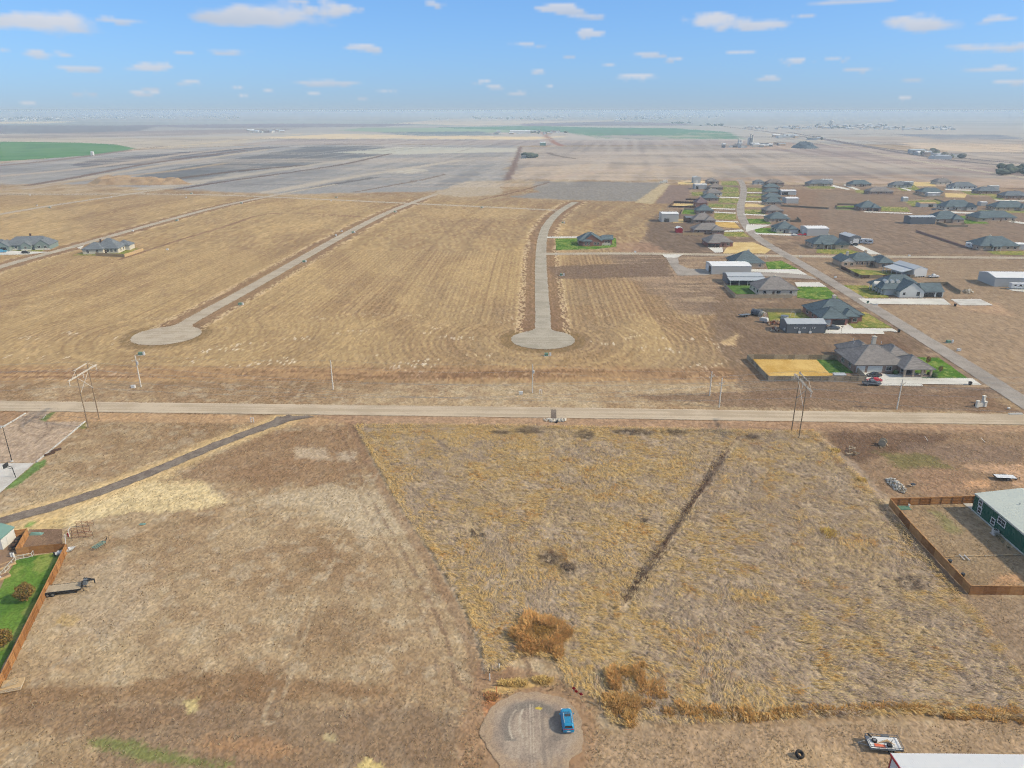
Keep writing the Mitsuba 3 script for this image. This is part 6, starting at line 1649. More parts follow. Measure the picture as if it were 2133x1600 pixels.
def weed_clump(label, centre, rx, ry, h, n, seed, hollow=0., colour=(214, 156, 92), group=None, name='weed_clump', lean=0., parts=('stalks', 'tops')):
    r = np.random.RandomState(seed)
    k = thing(name, label, 'weeds', group)
    a = r.uniform(0, 2 * np.pi, n); rad = np.sqrt(r.uniform(hollow ** 2, 1, n))
    lump = (.6 + .75 * n2(np.cos(a) * 2.6 + seed, np.sin(a) * 2.6, 5)) * r.uniform(.85, 1.15, n)
    q = np.stack([centre[0] + np.cos(a) * rad * rx * lump, centre[1] + np.sin(a) * rad * ry * lump], 1)
    out = np.stack([np.cos(a), np.sin(a)], 1)
    ang = np.where(r.rand(n) < .6, np.arctan2(out[:, 1], out[:, 0]), r.uniform(0, 6.28, n))
    C = alb(*[min(255, v + d) for v, d in zip(colour, (20, 28, 30))]) * r.uniform(.9, 1.6, n)[:, None]; C = np.where((r.rand(n) < .3)[:, None], alb(238, 198, 132), C)
    C = C * (.8 + .4 * n2(q[:, 0] * 1.4, q[:, 1] * 1.4, 9))[:, None]
    hh = h * r.uniform(.5, 1.1, n) * (1.05 - .55 * rad ** 3 * r.rand(n)) * (.7 + .6 * n2(q[:, 0] * 1.1 + 3, q[:, 1] * 1.1, 8))
    v, f, c = blades(q, ang, hh, r.uniform(.07, .15, n), r.uniform(.72, .98, n), C, .12, .6)
    obj(parts[1], trimesh.Trimesh(v, f, process=False), 'straw_blade', k, color=c)
    m = max(30, int(n * .55))
    a = r.uniform(0, 6.28, m); rad = np.sqrt(r.rand(m)) * .85
    q = np.stack([centre[0] + np.cos(a) * rad * rx, centre[1] + np.sin(a) * rad * ry], 1)
    C = np.where((r.rand(m) < .35)[:, None], alb(150, 116, 76), alb(226, 182, 112)) * r.uniform(.8, 1.2, m)[:, None]
    v, f, c = blades(q, r.uniform(0, 6.28, m), r.uniform(.6, 1.2, m) * h, r.uniform(.05, .1, m), r.uniform(.4, .8, m), C, .4)
    obj(parts[0], trimesh.Trimesh(v, f, process=False), 'straw_blade', k, color=c)
    return k


weed_clump('big ring-shaped thicket of orange weeds with a dark hollow middle, above the turning circle', spot(1128, 1322), 4.3, 4.4, 1.7, 5200, 51, .5, name='weed_thicket')
weed_clump('narrow orange weed tail below the big ring-shaped thicket', spot(1162, 1362), .8, 1.6, 1.2, 450, 52)
weed_clump('tall upright orange weed band left of the round tuft', spot(1278, 1416), .85, 2.3, 1.3, 750, 53)
weed_clump('small round orange weed tuft inside a dark ring of grass', spot(1307, 1402), 1.0, 1.1, 1.0, 420, 54, colour=(206, 152, 84))
weed_clump('orange weed strip right of the round tuft', spot(1330, 1410), .7, 1.9, 1.1, 420, 55)
weed_clump('broad orange-brown weed clump at the lower left corner of the tall grass', spot(1296, 1470), 2.5, 1.9, 1.2, 1500, 56, colour=(204, 150, 86))
weed_clump('pointed orange weed clump nearest the turning circle', spot(1312, 1500), .8, 1.5, 1.1, 380, 57, colour=(214, 160, 90))
weed_clump('scattered orange weed tufts right of the broad clump', spot(1356, 1436), 2.2, 1.8, .8, 420, 58)
weed_clump('yellow dry grass bank above the turning circle, left part', spot(1066, 1424), 2.3, .7, .55, 500, 61, colour=(232, 194, 120))
weed_clump('yellow dry grass bank above the turning circle, right part', spot(1130, 1418), 1.6, .8, .6, 420, 62, colour=(232, 194, 120))
weed_clump('rusty red weed patch left of the turning circle', spot(1024, 1452), 1.2, 1.0, .35, 220, 63, colour=(206, 132, 84))
ORD = 'first second third fourth fifth sixth seventh eighth ninth tenth eleventh twelfth thirteenth fourteenth fifteenth sixteenth seventeenth eighteenth nineteenth twentieth 21st 22nd 23rd 24th 25th 26th 27th 28th 29th 30th 31st 32nd 33rd 34th 35th'.split()
rr = random.Random(5)
px = 1432
i = 0
while px < 2150:
    py = 1488 + 7 * math.sin(px * .013) + rr.uniform(-5, 6) - (4 if 1500 < px < 1560 else 0)
    big = 1.0 + .7 * (1490 < px < 1560 or px > 2040 or 1620 < px < 1680)
    weed_clump('orange weed clump, %s from the left in the ragged row edging the tall grass' % ORD[i], spot(px, py - 6), rr.uniform(.8, 1.6) * (.7 + .3 * big), rr.uniform(.5, 1.0) * big, rr.uniform(.5, .95), int(rr.uniform(90, 190) * big), 200 + i, colour=rr.choice([(214, 156, 84), (204, 146, 78), (222, 168, 98)]), group='orange weed clumps along the lower edge of the tall grass')
    px += rr.uniform(20, 42); i += 1
for i, (px, py, q, lab) in enumerate(((1352, 1468, .8, 'wispy orange weed tuft just right of the broad clump'), (1380, 1450, .7, 'wispy orange weed tuft, highest right of the broad clump'), (1392, 1484, .9, 'wispy orange weed tuft between the broad clump and the ragged row'), (1418, 1470, .7, 'wispy orange weed tuft just above the start of the ragged row'), (1262, 1452, .6, 'wispy orange weed tuft left of the broad clump'), (1338, 1386, .6, 'wispy orange weed tuft above the strip right of the round tuft'))):
    weed_clump(lab, spot(px, py), 1.2 * q, 1.0 * q, .75, int(170 * q), 400 + i, colour=(206, 150, 86))
for px, py, s, lab in ((600 + 1140, 940, 1., 'golden tuft on the right edge of the tall grass, upper'), (1795, 1000, 1., 'golden tuft on the right edge of the tall grass, middle'), (1725, 1110, 1.6, 'bright golden clump inside the tall grass near the cedar fence'), (1030, 1255, .01, '')):
    if s > .1:
        weed_clump(lab, spot(px, py), 1.1 * s, 1.2 * s, .8, int(220 * s), int(px), colour=(222, 184, 96))


# ------------------------------------------------------------------ trees
def leafy_tree(label, px, py, h, rad, seed, colour=(146, 120, 70), n=1900, name='tree', group=None):
    r = np.random.RandomState(seed)
    o = spot(px, py); k = thing(name, label, 'tree', group)
    B = MB((o[0], o[1], -.1)); B.bar((0, 0, 0), (0, 0, h * .35), .11, .08, 8)
    for i in range(9):
        a = i * 2.4; z = h * (.3 + .05 * i); e = (math.cos(a) * rad * .7, math.sin(a) * rad * .7, z + h * .3)
        B.bar((0, 0, z - .2), e, .05, .015, 5)
    B.bar((0, 0, h * .35), (0, 0, h * .9), .08, .02, 6)
    obj('trunk', B, 'old_wood_dark', k)
    u = r.normal(size=(n, 3)); u /= np.linalg.norm(u, axis=1)[:, None]
    rr_ = r.uniform(.45, 1, n) ** .6
    bump = .75 + .5 * meshkit.noise(u * 2.6 + seed)
    c = u * (rr_ * bump)[:, None] * [rad, rad, h * .42] + [o[0], o[1], h * .56]
    keep = meshkit.noise(u * 5 + seed * 3) > .22
    c = c[keep]; n = len(c)
    e1 = r.normal(size=(n, 3)); e1 /= np.linalg.norm(e1, axis=1)[:, None]; e2 = np.cross(e1, r.normal(size=(n, 3))); e2 /= np.linalg.norm(e2, axis=1)[:, None]
    s = r.uniform(.07, .15, n)[:, None] * (h / 3.2)
    v = np.stack([c - e1 * s, c + e2 * s * .8, c + e1 * s, c - e2 * s * .8], 1).reshape(-1, 3)
    f = (np.array([(0, 1, 2), (0, 2, 3)])[None] + (np.arange(n) * 4)[:, None, None]).reshape(-1, 3)
    C = alb(*colour) * r.uniform(.6, 1.45, n)[:, None]; C = np.where((r.rand(n) < .18)[:, None], alb(166, 132, 76), C)
    obj('crown', trimesh.Trimesh(v, f, process=False), 'vertexpaint', k, color=np.repeat(C, 4, axis=0))


leafy_tree('small round brown-leaved tree on the left lawn beside the cedar fence', 55, 1252, 3.6, 1.6, 21)
leafy_tree('brown-leaved tree at the left edge, lower on the lawn', 8, 1348, 3.4, 1.5, 22)
leafy_tree('thin red-brown young tree on the lawn right of the grey house', 1932, 757, 2.6, .8, 23, (150, 92, 62), 500)
leafy_tree('thin brown young tree lower on the lawn right of the grey house', 1958, 776, 2.4, .7, 24, (136, 96, 66), 400)
for i, (px, py, lab) in enumerate(((2006, 470, 'dark shrub at the corner of the teal-roofed house by the slate shed'), (2110, 465, 'round dark shrub beside the wide teal-roofed house at the right'), (2040, 406, 'dark shrub left of the shrub-hemmed far house'), (2098, 416, 'dark tree left of the far right-edge house'), (2122, 417, 'dark tree in front of the far right-edge house'), (1632, 456, 'small tree before the fenced back yard in the right row'), (1612, 482, 'bare tree before the near house of the right row'), (1641, 410, 'dark shrub behind the pale open-fronted shed'), (1475, 385, 'dark shrub between the sheds at the far end of the left row'), (1628, 391, 'shrub beside the far end house of the right row'), (1868, 617, 'dark bushes before the porch of the white farmhouse'), (1841, 612, 'bush at the porch corner of the white farmhouse'), (2142, 536, 'green bush beyond the tan brick house at the right edge'))):
    leafy_tree(lab, px, py, 2.6, 1.5, 300 + i, (62, 84, 66), 500, 'shrub')

# ------------------------------------------------------------------ small things in front
def piece(name, label, cat, fn, mat, o=(0, 0), rot=0., group=None, part='body', more=(), smooth=False):
    k = thing(name, label, cat, group)
    B = MB((o[0], o[1], 0), rot); fn(B); obj(part, B, mat, k, smooth)
    for nm, f2, m2 in more:
        B = MB((o[0], o[1], 0), rot); f2(B); obj(nm, B, m2, k, smooth)
    return k


for px, py, w in ((1195, 1444, 'leftmost'), (1200, 1450, 'middle'), (1210, 1456, 'rightmost')):
    piece('end_marker', w + ' of the three red diamond road-end markers above the turning circle', 'road marker', lambda B: B.bar((0, 0, -.1), (0, 0, 1.1), .03, n=6), 'galvanised', spot(px, py), -.35, 'red road-end markers', 'post', [('sign_panel', lambda B: B.hull([(x * s, -.05 + y, .95 + z * s) for s in (.33,) for x, z in ((1, 0), (-1, 0), (0, 1), (0, -1)) for y in (0, .02)]), 'red_sign')])
a, b = spot(1222, 1460), spot(1245, 1471)
piece('fallen_post', 'grey post lying in dry grass right of the red markers', 'post', lambda B: B.bar((a[0], a[1], .08), (b[0], b[1], .12), .07), 'old_wood_dark')
for px, py, h, m, lab in ((1020, 1416, 1.1, 'pvc_white', 'lower white utility marker post left of the turning circle'), (1040, 1394, 1.0, 'pvc_white', 'upper white utility marker post left of the turning circle'), (1020, 1402, .7, 'black_steel', 'short dark post between the white marker posts'), (1010, 1403, .6, 'old_wood', 'small grey stake left of the short dark post'), (1034, 1441, .9, 'orange', 'bright orange survey stake left of the turning circle')):
    piece('marker_post', lab, 'post', lambda B: B.bar((0, 0, -.1), (0, 0, h), .09 if m == 'pvc_white' else .05, n=8), m, spot(px, py), part='post', more=[('cap', lambda B: B.bar((0, 0, h), (0, 0, h + .1), .1 if m == 'pvc_white' else .055, .03, 8), m)])


def tyre(label, px, py, R, rt, tilt, cat='tyre'):
    t = trimesh.creation.torus(R - rt, rt, 24, 10)
    t.apply_scale([1, 1, 1.5])
    t.apply_transform(trimesh.transformations.rotation_matrix(tilt, [1, .3, 0]))
    t.apply_translation([0, 0, -t.bounds[0][2] - .03])
    o = spot(px, py)
    k = obj('tractor_tyre', MB((o[0], o[1], 0)).tm(t), 'rubber', smooth=40)
    return tag(k, label, cat)


tyre('big black tractor tyre lying on the dry grass at the bottom right', 1665, 1576, .62, .2, .35)

for i in range(11):
    r = random.Random(i)
    c = spot(1775 + r.uniform(-11, 11), 940 + r.uniform(-8, 10)); an = r.uniform(0, 3.14); L = r.uniform(1., 2.6)
    if i == 0:
        kk = thing('log_pile', 'heap of broken grey logs and branches on dark soil', 'logs')
    B = MB(); B.bar((c[0] - math.cos(an) * L / 2, c[1] - math.sin(an) * L / 2, .12 + .07 * i), (c[0] + math.cos(an) * L / 2, c[1] + math.sin(an) * L / 2, .2 + .05 * i + r.uniform(-.1, .5)), r.uniform(.08, .17), r.uniform(.05, .12), 7); obj('log', B, r.choice(('old_wood', 'old_wood_dark', 'pale_wood')), kk)


def rubble(name, label, cat, pts, n, size, mats, seed, hgt=.6):
    r = np.random.RandomState(seed); P = Polygon(spots(pts)); x0, y0, x1, y1 = P.bounds
    k = thing(name, label, cat)
    groups = {m: MB() for m in mats}
    c = 0
    while c < n:
        x, y = r.uniform(x0, x1), r.uniform(y0, y1)
        if not P.contains(Point(x, y)):
            continue
        d = P.exterior.distance(Point(x, y)); z = r.uniform(0, 1) * min(hgt, d * .9)
        s = size * r.uniform(.5, 1.5); pts_ = r.normal(size=(9, 3)); pts_ /= np.linalg.norm(pts_, axis=1)[:, None]
        groups[mats[c % len(mats)]].hull(pts_ * s * r.uniform(.6, 1.4, 3) + [x, y, z + s * .3]); c += 1
    for i, m in enumerate(mats):
        obj('rubble', groups[m], m, k, kind='stuff')
    return k


rubble('stone_pile', 'long pile of grey-white broken stones on the bare lot', 'stones', [(1843, 998), (1858, 997), (1880, 1010), (1890, 1024), (1882, 1028), (1866, 1022), (1850, 1008)], 420, .17, ['stone_white', 'siding_grey', 'old_wood'], 4, .9)
rubble('road_stones', 'pale stones around the culvert mouth below the dark road patch', 'stones', [(1130, 873), (1180, 873), (1180, 878), (1150, 880), (1132, 877)], 160, .2, ['stone_white', 'stone_cream'], 5, .25)
rubble('soil_heap', 'small pale heap of clods behind the white farmhouse slab', 'rubble', [(2005, 606), (2020, 604), (2028, 610), (2012, 612)], 90, .4, ['stone_cream', 'old_wood'], 6, .8)
rubble('scrap_heap', 'tan scrap heap left of the slate metal shed', 'rubble', [(1604, 684), (1618, 683), (1623, 690), (1608, 690)], 70, .3, ['old_wood', 'rust', 'stone_cream'], 7, .7)
rubble('junk_heap', 'low brown junk heap behind the slate metal shed', 'rubble', [(1596, 670), (1622, 668), (1624, 677), (1600, 678)], 90, .32, ['shadow_brown', 'rust', 'old_wood'], 8, .8)
rubble('stone_heap', 'pale stone heap at the far corner of the ploughed plot', 'rubble', [(1376, 379), (1392, 378), (1390, 382), (1372, 382)], 90, .8, ['stone_cream', 'stone_white'], 9, 2.)
o = spot(1838, 927)


def drum(B):
    for s in (0, 1):
        B.bar((-.9 + 1.5 * s, 0, .85), (-.75 + 1.5 * s, 0, .85), .95, n=12)
    B.bar((-.8, 0, .85), (.7, 0, .85), .5, n=12)


piece('cable_drum', 'weathered grey wooden drum standing on dark soil below the gravel road', 'drum', drum, 'old_wood', o, .9, part='drum', more=[('board', lambda B: B.beam((-1.2, -.9, .05), (-.4, -.5, 1.1), .3, .06), 'old_wood_dark'), ('board', lambda B: B.beam((.2, -1.3, .05), (.5, -.4, .9), .25, .06), 'old_wood'), ('board', lambda B: B.beam((-2.2, -.1, .06), (-.8, .3, .1), .4, .06), 'old_wood_dark')])
for px, py, lab in ((1929, 917, 'white stake leaning on the bare lot, left of the two'), (2047, 920, 'white stake leaning on the bare lot, right of the two')):
    piece('stake', lab, 'stake', lambda B: B.beam((-.3, .5, .9), (.3, -.4, .02), .08, .06), 'pvc_white', spot(px, py), part='stake')
piece('wheelbarrow', 'small dark wheelbarrow standing right of the stone pile', 'wheelbarrow', lambda B: B.hull([(-.5, -.4, .65), (.5, -.4, .65), (-.5, .4, .65), (.5, .4, .65), (-.3, -.2, .3), (.3, -.2, .3), (-.3, .2, .3), (.3, .2, .3)]), 'paint_black', spot(1901, 1013), .4, part='tray', more=[('wheel', lambda B: B.bar((.6, -.06, .2), (.6, .06, .2), .2, n=10), 'rubber'), ('handle', lambda B: [B.bar((.5, s * .2, .25), (-1.1, s * .35, .6), .03, n=5) for s in (-1, 1)], 'metal_white')])
for i, (px, py) in enumerate(((2003, 1163), (2013, 1164))):
    a = spot(px - 5, py - 7); b = spot(px + 6, py + 4)
    piece('pipe', ('left' if i == 0 else 'right') + ' of two white pipes lying side by side in the fenced yard', 'pipe', lambda B: B.bar((a[0], a[1], .12), (b[0], b[1], .12), .09, n=8), 'pvc_white', part='pipe')
a, b = spot(1968, 1160), spot(2130, 1156)
kk = thing('board_edging', 'line of old boards across the fenced yard to the green building', 'boards')
for i in range(8):
    t0, t1 = i / 8 + .006, (i + 1) / 8 - .006
    B = MB(); p, q = a + (b - a) * t0, a + (b - a) * t1; B.beam((p[0], p[1], .06), (q[0], q[1], .06), .16, .14); obj('board', B, 'old_wood' if i % 3 else 'pale_wood', kk)
piece('mat', 'green mat lying in the corner of the fenced yard', 'mat', lambda B: [B.box(-1.6 + .55 * i, -.8, -.02, -1.07 + .55 * i, .8, .07) for i in range(6)], 'transformer_green', spot(1879, 1058), part='mat')
piece('bucket', 'white bucket on the green mat in the fenced yard', 'bucket', lambda B: B.bar((0, 0, .06), (0, 0, .5), .2, .24, 10), 'pvc_white', spot(1893, 1055), part='bucket', more=[('rim', lambda B: B.bar((0, 0, .5), (0, 0, .54), .26, .26, 10), 'metal_grey')])
for px, py in ((2080, 1122), (2088, 1130), (2100, 1142), (2076, 1118)):
    leafy_tree('low green weed bush along the foot of the green building', px, py, .8, .55, int(px), (76, 104, 58), 260, 'bush', 'weed bushes along the green building')
piece('dark_pot', 'small dark pot against the inside of the cedar fence, upper', 'pot', lambda B: B.bar((0, 0, 0), (0, 0, .6), .3, .36, 10), 'paint_black', spot(1978, 1172), part='pot', more=[('soil', lambda B: B.bar((0, 0, .55), (0, 0, .58), .3, .3, 10), 'shadow_brown')])
piece('dark_pot', 'small dark pot against the inside of the cedar fence, lower', 'pot', lambda B: B.bar((0, 0, 0), (0, 0, .6), .3, .36, 10), 'paint_black', spot(2005, 1200), part='pot', more=[('soil', lambda B: B.bar((0, 0, .55), (0, 0, .58), .3, .3, 10), 'shadow_brown')])

# lumber by the left fence, implements, shed, beds
o = spot(26, 1432)
kk = thing('plywood_stack', 'stack of pale boards and sheets beside the lower end of the left cedar fence', 'boards')
for i in range(5):
    B = MB((o[0], o[1], 0), .28 + .03 * (i % 2)); B.box(-1.5 + .05 * i, -1.1, .12 + .13 * i, 1.4 + .04 * i, 1.0, .22 + .13 * i); obj('sheet', B, ('pale_wood', 'stone_cream')[i % 2], kk)
for i in range(4):
    B = MB((o[0], o[1], 0), .45 + .2 * i); B.beam((-1.2, -.6 + .35 * i, .84), (1.0, -.4 + .3 * i, .88), .12, .06); obj('board', B, 'old_wood', kk)
for i in range(3):
    B = MB((o[0], o[1], 0), .28); B.box(-1.5, -1.0 + .9 * i, -.02, 1.4, -.85 + .9 * i, .12); obj('bearer', B, 'old_wood_dark', kk)
o = spot(136, 1152)
kk = thing('small_boat', 'small grey and white boat beside the upper end of the left cedar fence', 'boat')
B = MB((o[0], o[1], 0), .75); B.hull([(-1.7, -.6, .6), (-1.7, .6, .6), (1.2, -.6, .62), (1.2, .6, .62), (2., 0, .7), (-1.6, -.35, .15), (-1.6, .35, .15), (1.1, -.3, .15), (1.1, .3, .15)]); obj('hull', B, 'metal_grey', kk)
B = MB((o[0], o[1], 0), .75); [B.box(x, -.5, .62, x + .3, .5, .78) for x in (-1.2, -.2, .7)]; obj('seat', B, 'metal_white', kk)
B = MB((o[0], o[1], 0), .75); B.box(-1.95, -.2, .3, -1.7, .2, 1.0); obj('motor', B, 'paint_black', kk)
o = spot(207, 1140)
kk = thing('harrow', 'green-grey farm implement standing alone on the mown lot', 'farm implement')
B = MB((o[0], o[1], 0), 1.2); [B.beam((-1.2, y, .6), (1.2, y, .6), .1, .1) for y in (-.5, 0, .5)]; [B.beam((x, -.5, .6), (x, .5, .6), .1, .1) for x in (-1.2, 0, 1.2)]; obj('frame', B, 'tarp_teal', kk)
B = MB((o[0], o[1], 0), 1.2); [B.bar((x, y, .6), (x + .1, y, .0), .03, n=5) for x in np.linspace(-1.1, 1.1, 6) for y in (-.5, .5)]; obj('tine', B, 'black_steel', kk)
B = MB((o[0], o[1], 0), 1.2); B.bar((1.2, -.3, .6), (2.0, 0, .9), .05); B.bar((1.2, .3, .6), (2.0, 0, .9), .05); B.bar((1.9, 0, .9), (1.9, 0, 1.5), .04); obj('hitch', B, 'black_steel', kk)
for i, (p, q, lab) in enumerate((((150, 1113), (188, 1108), 'nearest of three rusty pipe gate panels by the cedar corner'), ((150, 1122), (194, 1118), 'middle one of three rusty pipe gate panels, lowest in the picture'), ((160, 1098), (196, 1096), 'farthest of three rusty pipe gate panels, highest in the picture'))):
    a, b = spot(*p), spot(*q)
    kk = thing('gate_panel', lab, 'gate')
    B = MB(); [B.bar((a[0], a[1], z), (b[0], b[1], z), .035, n=6) for z in (.25, .6, .95, 1.3)]; obj('bar', B, 'rust', kk)
    B = MB(); [B.bar((a[0] + (b[0] - a[0]) * t, a[1] + (b[1] - a[1]) * t, -.05), (a[0] + (b[0] - a[0]) * t, a[1] + (b[1] - a[1]) * t, 1.35), .04, n=6) for t in (0, .33, .66, 1)]; obj('upright', B, 'shadow_brown', kk)
piece('pipe_post', 'bent white pipe post by the red hydrant at the cedar corner', 'post', lambda B: (B.bar((0, 0, -.1), (0, 0, 1.5), .06, n=8), B.bar((0, 0, 1.5), (.4, .3, 2.1), .06, n=8)), 'pvc_white', spot(145, 1118), part='post')
piece('hydrant', 'small red hydrant by the white pipe post', 'hydrant', lambda B: (B.bar((0, 0, -.05), (0, 0, .6), .14, .12, 10), B.bar((0, 0, .6), (0, 0, .78), .15, .05, 10)), 'red_sign', spot(142, 1117), part='barrel', more=[('outlet', lambda B: B.bar((-.24, 0, .42), (.24, 0, .42), .06, n=8), 'red_sign')])
piece('pipe_post', 'white pipe post against the outside of the left cedar fence', 'post', lambda B: B.bar((0, 0, -.1), (.1, .3, 2.2), .06, n=8), 'pvc_white', spot(137, 1134), part='post')
piece('tarp', 'teal tarp heap in the bare cedar pen', 'tarp', lambda B: B.hull([(-1.3, -.4, 0), (1.2, -.5, 0), (1.4, .4, 0), (-1.2, .5, 0), (-.9, 0, .6), (.6, .1, .45)]), 'tarp_teal', spot(76, 1113), .1, part='cover')
piece('green_tarp', 'small green tarp scrap on the mown lot below the straw patch', 'tarp', lambda B: B.hull([(-.7, -.3, 0), (.8, -.3, 0), (.6, .4, 0), (-.5, .4, 0), (0, 0, .22)]), 'tarp_teal', spot(296, 1092), .1, part='cover')
B = Building('garden_shed', 'white garden shed with a teal roof cut by the left edge', 'shed', spot(-42, 1146), .03)
r_, f_, h_ = gable_roof(0, 0, 4.6, 4.2, 2.5, .4, .2, 'y'); B.walls([(0, 0, 4.6, 4.2)], 2.5, 'siding_white', [f_]); B.roof([r_], 'tarp_teal'); B.door('E', 4.6, 2.1, 1.1, 2.0, 'trim_white')
for (p, q, lab) in (((-20, 1226), (33, 1168), 'left low white wire fence along the garden beds'), ((33, 1167), (67, 1160), 'middle low white wire fence along the garden beds'), ((67, 1160), (75, 1148), 'short low white wire fence turning to the cedar fence')):
    a, b = spot(*p), spot(*q); kk = thing('wire_fence', lab, 'fence')
    n = max(2, int(np.linalg.norm(b - a) / 1.2))
    for i in range(n + 1):
        t = i / n; B = MB((a[0] + (b[0] - a[0]) * t, a[1] + (b[1] - a[1]) * t, -.05)); B.box(-.04, -.04, 0, .04, .04, .95); obj('post', B, 'trim_white', kk)
    for z in (.12, .85):
        B = MB(); B.beam((a[0], a[1], z), (b[0], b[1], z), .05, .08); obj('rail', B, 'trim_white', kk)
    B = MB(); [B.bar((a[0] + (b[0] - a[0]) * t, a[1] + (b[1] - a[1]) * t, .1), (a[0] + (b[0] - a[0]) * t, a[1] + (b[1] - a[1]) * t, .85), .008, n=4) for t in np.linspace(0, 1, n * 8)]; obj('wire', B, 'galvanised', kk, kind='stuff')
for i, (px, py, lab) in enumerate(((12, 1180, 'wooden garden bed of dry soil, upper, at the left edge'), (0, 1206, 'wooden garden bed with a white lid, lower, at the left edge'), (44, 1155, 'wooden garden bed along the cedar fence at the far end of the lawn'))):
    o = spot(px, py); kk = thing('garden_bed', lab, 'garden bed')
    for j in range(4):
        B = MB((o[0], o[1], 0), (.9, .9, .1)[i]); (B.box(-1.6, -.7 + 1.3 * (j % 2), 0, 1.6, -.6 + 1.3 * (j % 2), .45) if j < 2 else B.box(-1.6 + 3.1 * (j % 2), -.6, 0, -1.5 + 3.1 * (j % 2), .6, .45)); obj('board', B, 'pale_wood', kk)
    B = MB((o[0], o[1], 0), (.9, .9, .1)[i]); B.box(-1.5, -.6, 0, 1.5, .6, .36); obj('soil', B, 'bare_soil', kk)
    if i == 1:
        B = MB((o[0], o[1], 0), .9); B.box(-1.2, -.5, .46, .2, .5, .54); obj('lid', B, 'metal_white', kk)
for px, py, lab in ((24, 1152, 'left of two white bottles on the dark heap'), (29, 1152, 'right of two white bottles on the dark heap')):
    piece('gas_bottle', lab, 'bottle', lambda B: B.bar((0, 0, 0), (0, 0, .9), .2, .18, 10), 'pvc_white', spot(px, py + 8), part='bottle', more=[('valve', lambda B: B.bar((0, 0, .9), (0, 0, 1.02), .08, n=8), 'galvanised')])
rubble('dark_heap', 'dark heap of soil and rags behind the garden beds at the left', 'rubble', [(18, 1148), (38, 1150), (52, 1118), (40, 1116)], 120, .3, ['paint_black', 'shadow_brown'], 14, .9)

# yard kerb, blocks, culvert headwalls
for pts, lab in (([(178, 878), (140, 910), (76, 963)], 'low pale kerb along the right side of the gravel yard'), ([(54, 861), (25, 879), (0, 893), (-40, 912)], 'low pale kerb along the left side of the gravel yard')):
    kk = thing('kerb', lab, 'kerb'); P = spots(pts)
    for a, b in zip(P[:-1], P[1:]):
        n = max(1, int(np.linalg.norm(b - a) / 2.4))
        for i in range(n):
            p, q = a + (b - a) * (i + .02) / n, a + (b - a) * (i + .98) / n
            B = MB(); B.beam((p[0], p[1], .1), (q[0], q[1], .1), .25, .3); obj('kerb_stone', B, 'concrete_old', kk)
for px, py, lab in ((104, 947, 'lower dark block against the yard kerb'), (117, 939, 'upper dark block against the yard kerb')):
    piece('railway_tie', lab, 'block', lambda B: B.box(-1.2, -.2, 0, 1.2, .2, .45), 'shadow_brown', spot(px, py), .85, part='block')
piece('kerb_post', 'short white post beside the entrance of the gravel yard', 'post', lambda B: B.bar((0, 0, 0), (.6, .9, 1.0), .05, n=6), 'pvc_white', spot(89, 873), part='post')
piece('drain_inlet', 'pale concrete drain end at the corner of the asphalt street', 'drain', lambda B: (B.box(-2, -.4, 0, 2, -.2, .3), B.box(-2, .2, 0, 2, .4, .3), B.box(-2, -.2, 0, 2, .2, .12)), 'concrete_old', spot(2115, 863), .05, part='channel')
piece('culvert', 'dark culvert pipe mouth among the pale road stones', 'culvert', lambda B: B.bar((-.2, -1.0, .15), (.2, .4, .15), .3, n=12), 'black_steel', spot(1160, 878), part='pipe')


def entrance():
    o = spot(2045, 846); k = thing('entrance_monument', 'white stone entrance monument with three pillars at the street corner', 'monument')
    for x, y, h in ((-2.0, -.4, 1.9), (.6, -.4, 1.5), (2.2, 2.2, 2.2)):
        B = MB((o[0], o[1], 0), .15); B.box(x - .35, y - .35, -.05, x + .35, y + .35, h); B.box(x - .45, y - .45, h, x + .45, y + .45, h + .14); obj('pillar', B, 'stone_white', k)
    B = MB((o[0], o[1], 0), .15); B.box(-1.65, -.55, 0, .25, -.25, 1.2); obj('panel', B, 'stone_white', k)
    B = MB((o[0], o[1], 0), .15); B.hull([(.9, -.2, 0), (1.1, -.3, 0), (2.0, 1.9, 0), (2.2, 1.8, 0), (.9, -.2, 1.1), (1.1, -.3, 1.1), (2.0, 1.9, 1.4), (2.2, 1.8, 1.4)]); obj('panel', B, 'stone_white', k)
    B = MB((o[0], o[1], 0), .15); B.box(-1.9, .4, 0, 1.4, .9, .7); obj('planter', B, 'shadow_brown', k)


entrance()
piece('survey_stone', 'small white stone block on the verge near the entrance monument', 'block', lambda B: B.box(-.3, -.3, 0, .3, .3, .4), 'stone_white', spot(2101, 852), part='block', more=[('cap', lambda B: B.box(-.34, -.34, .4, .34, .34, .48), 'stone_white')])

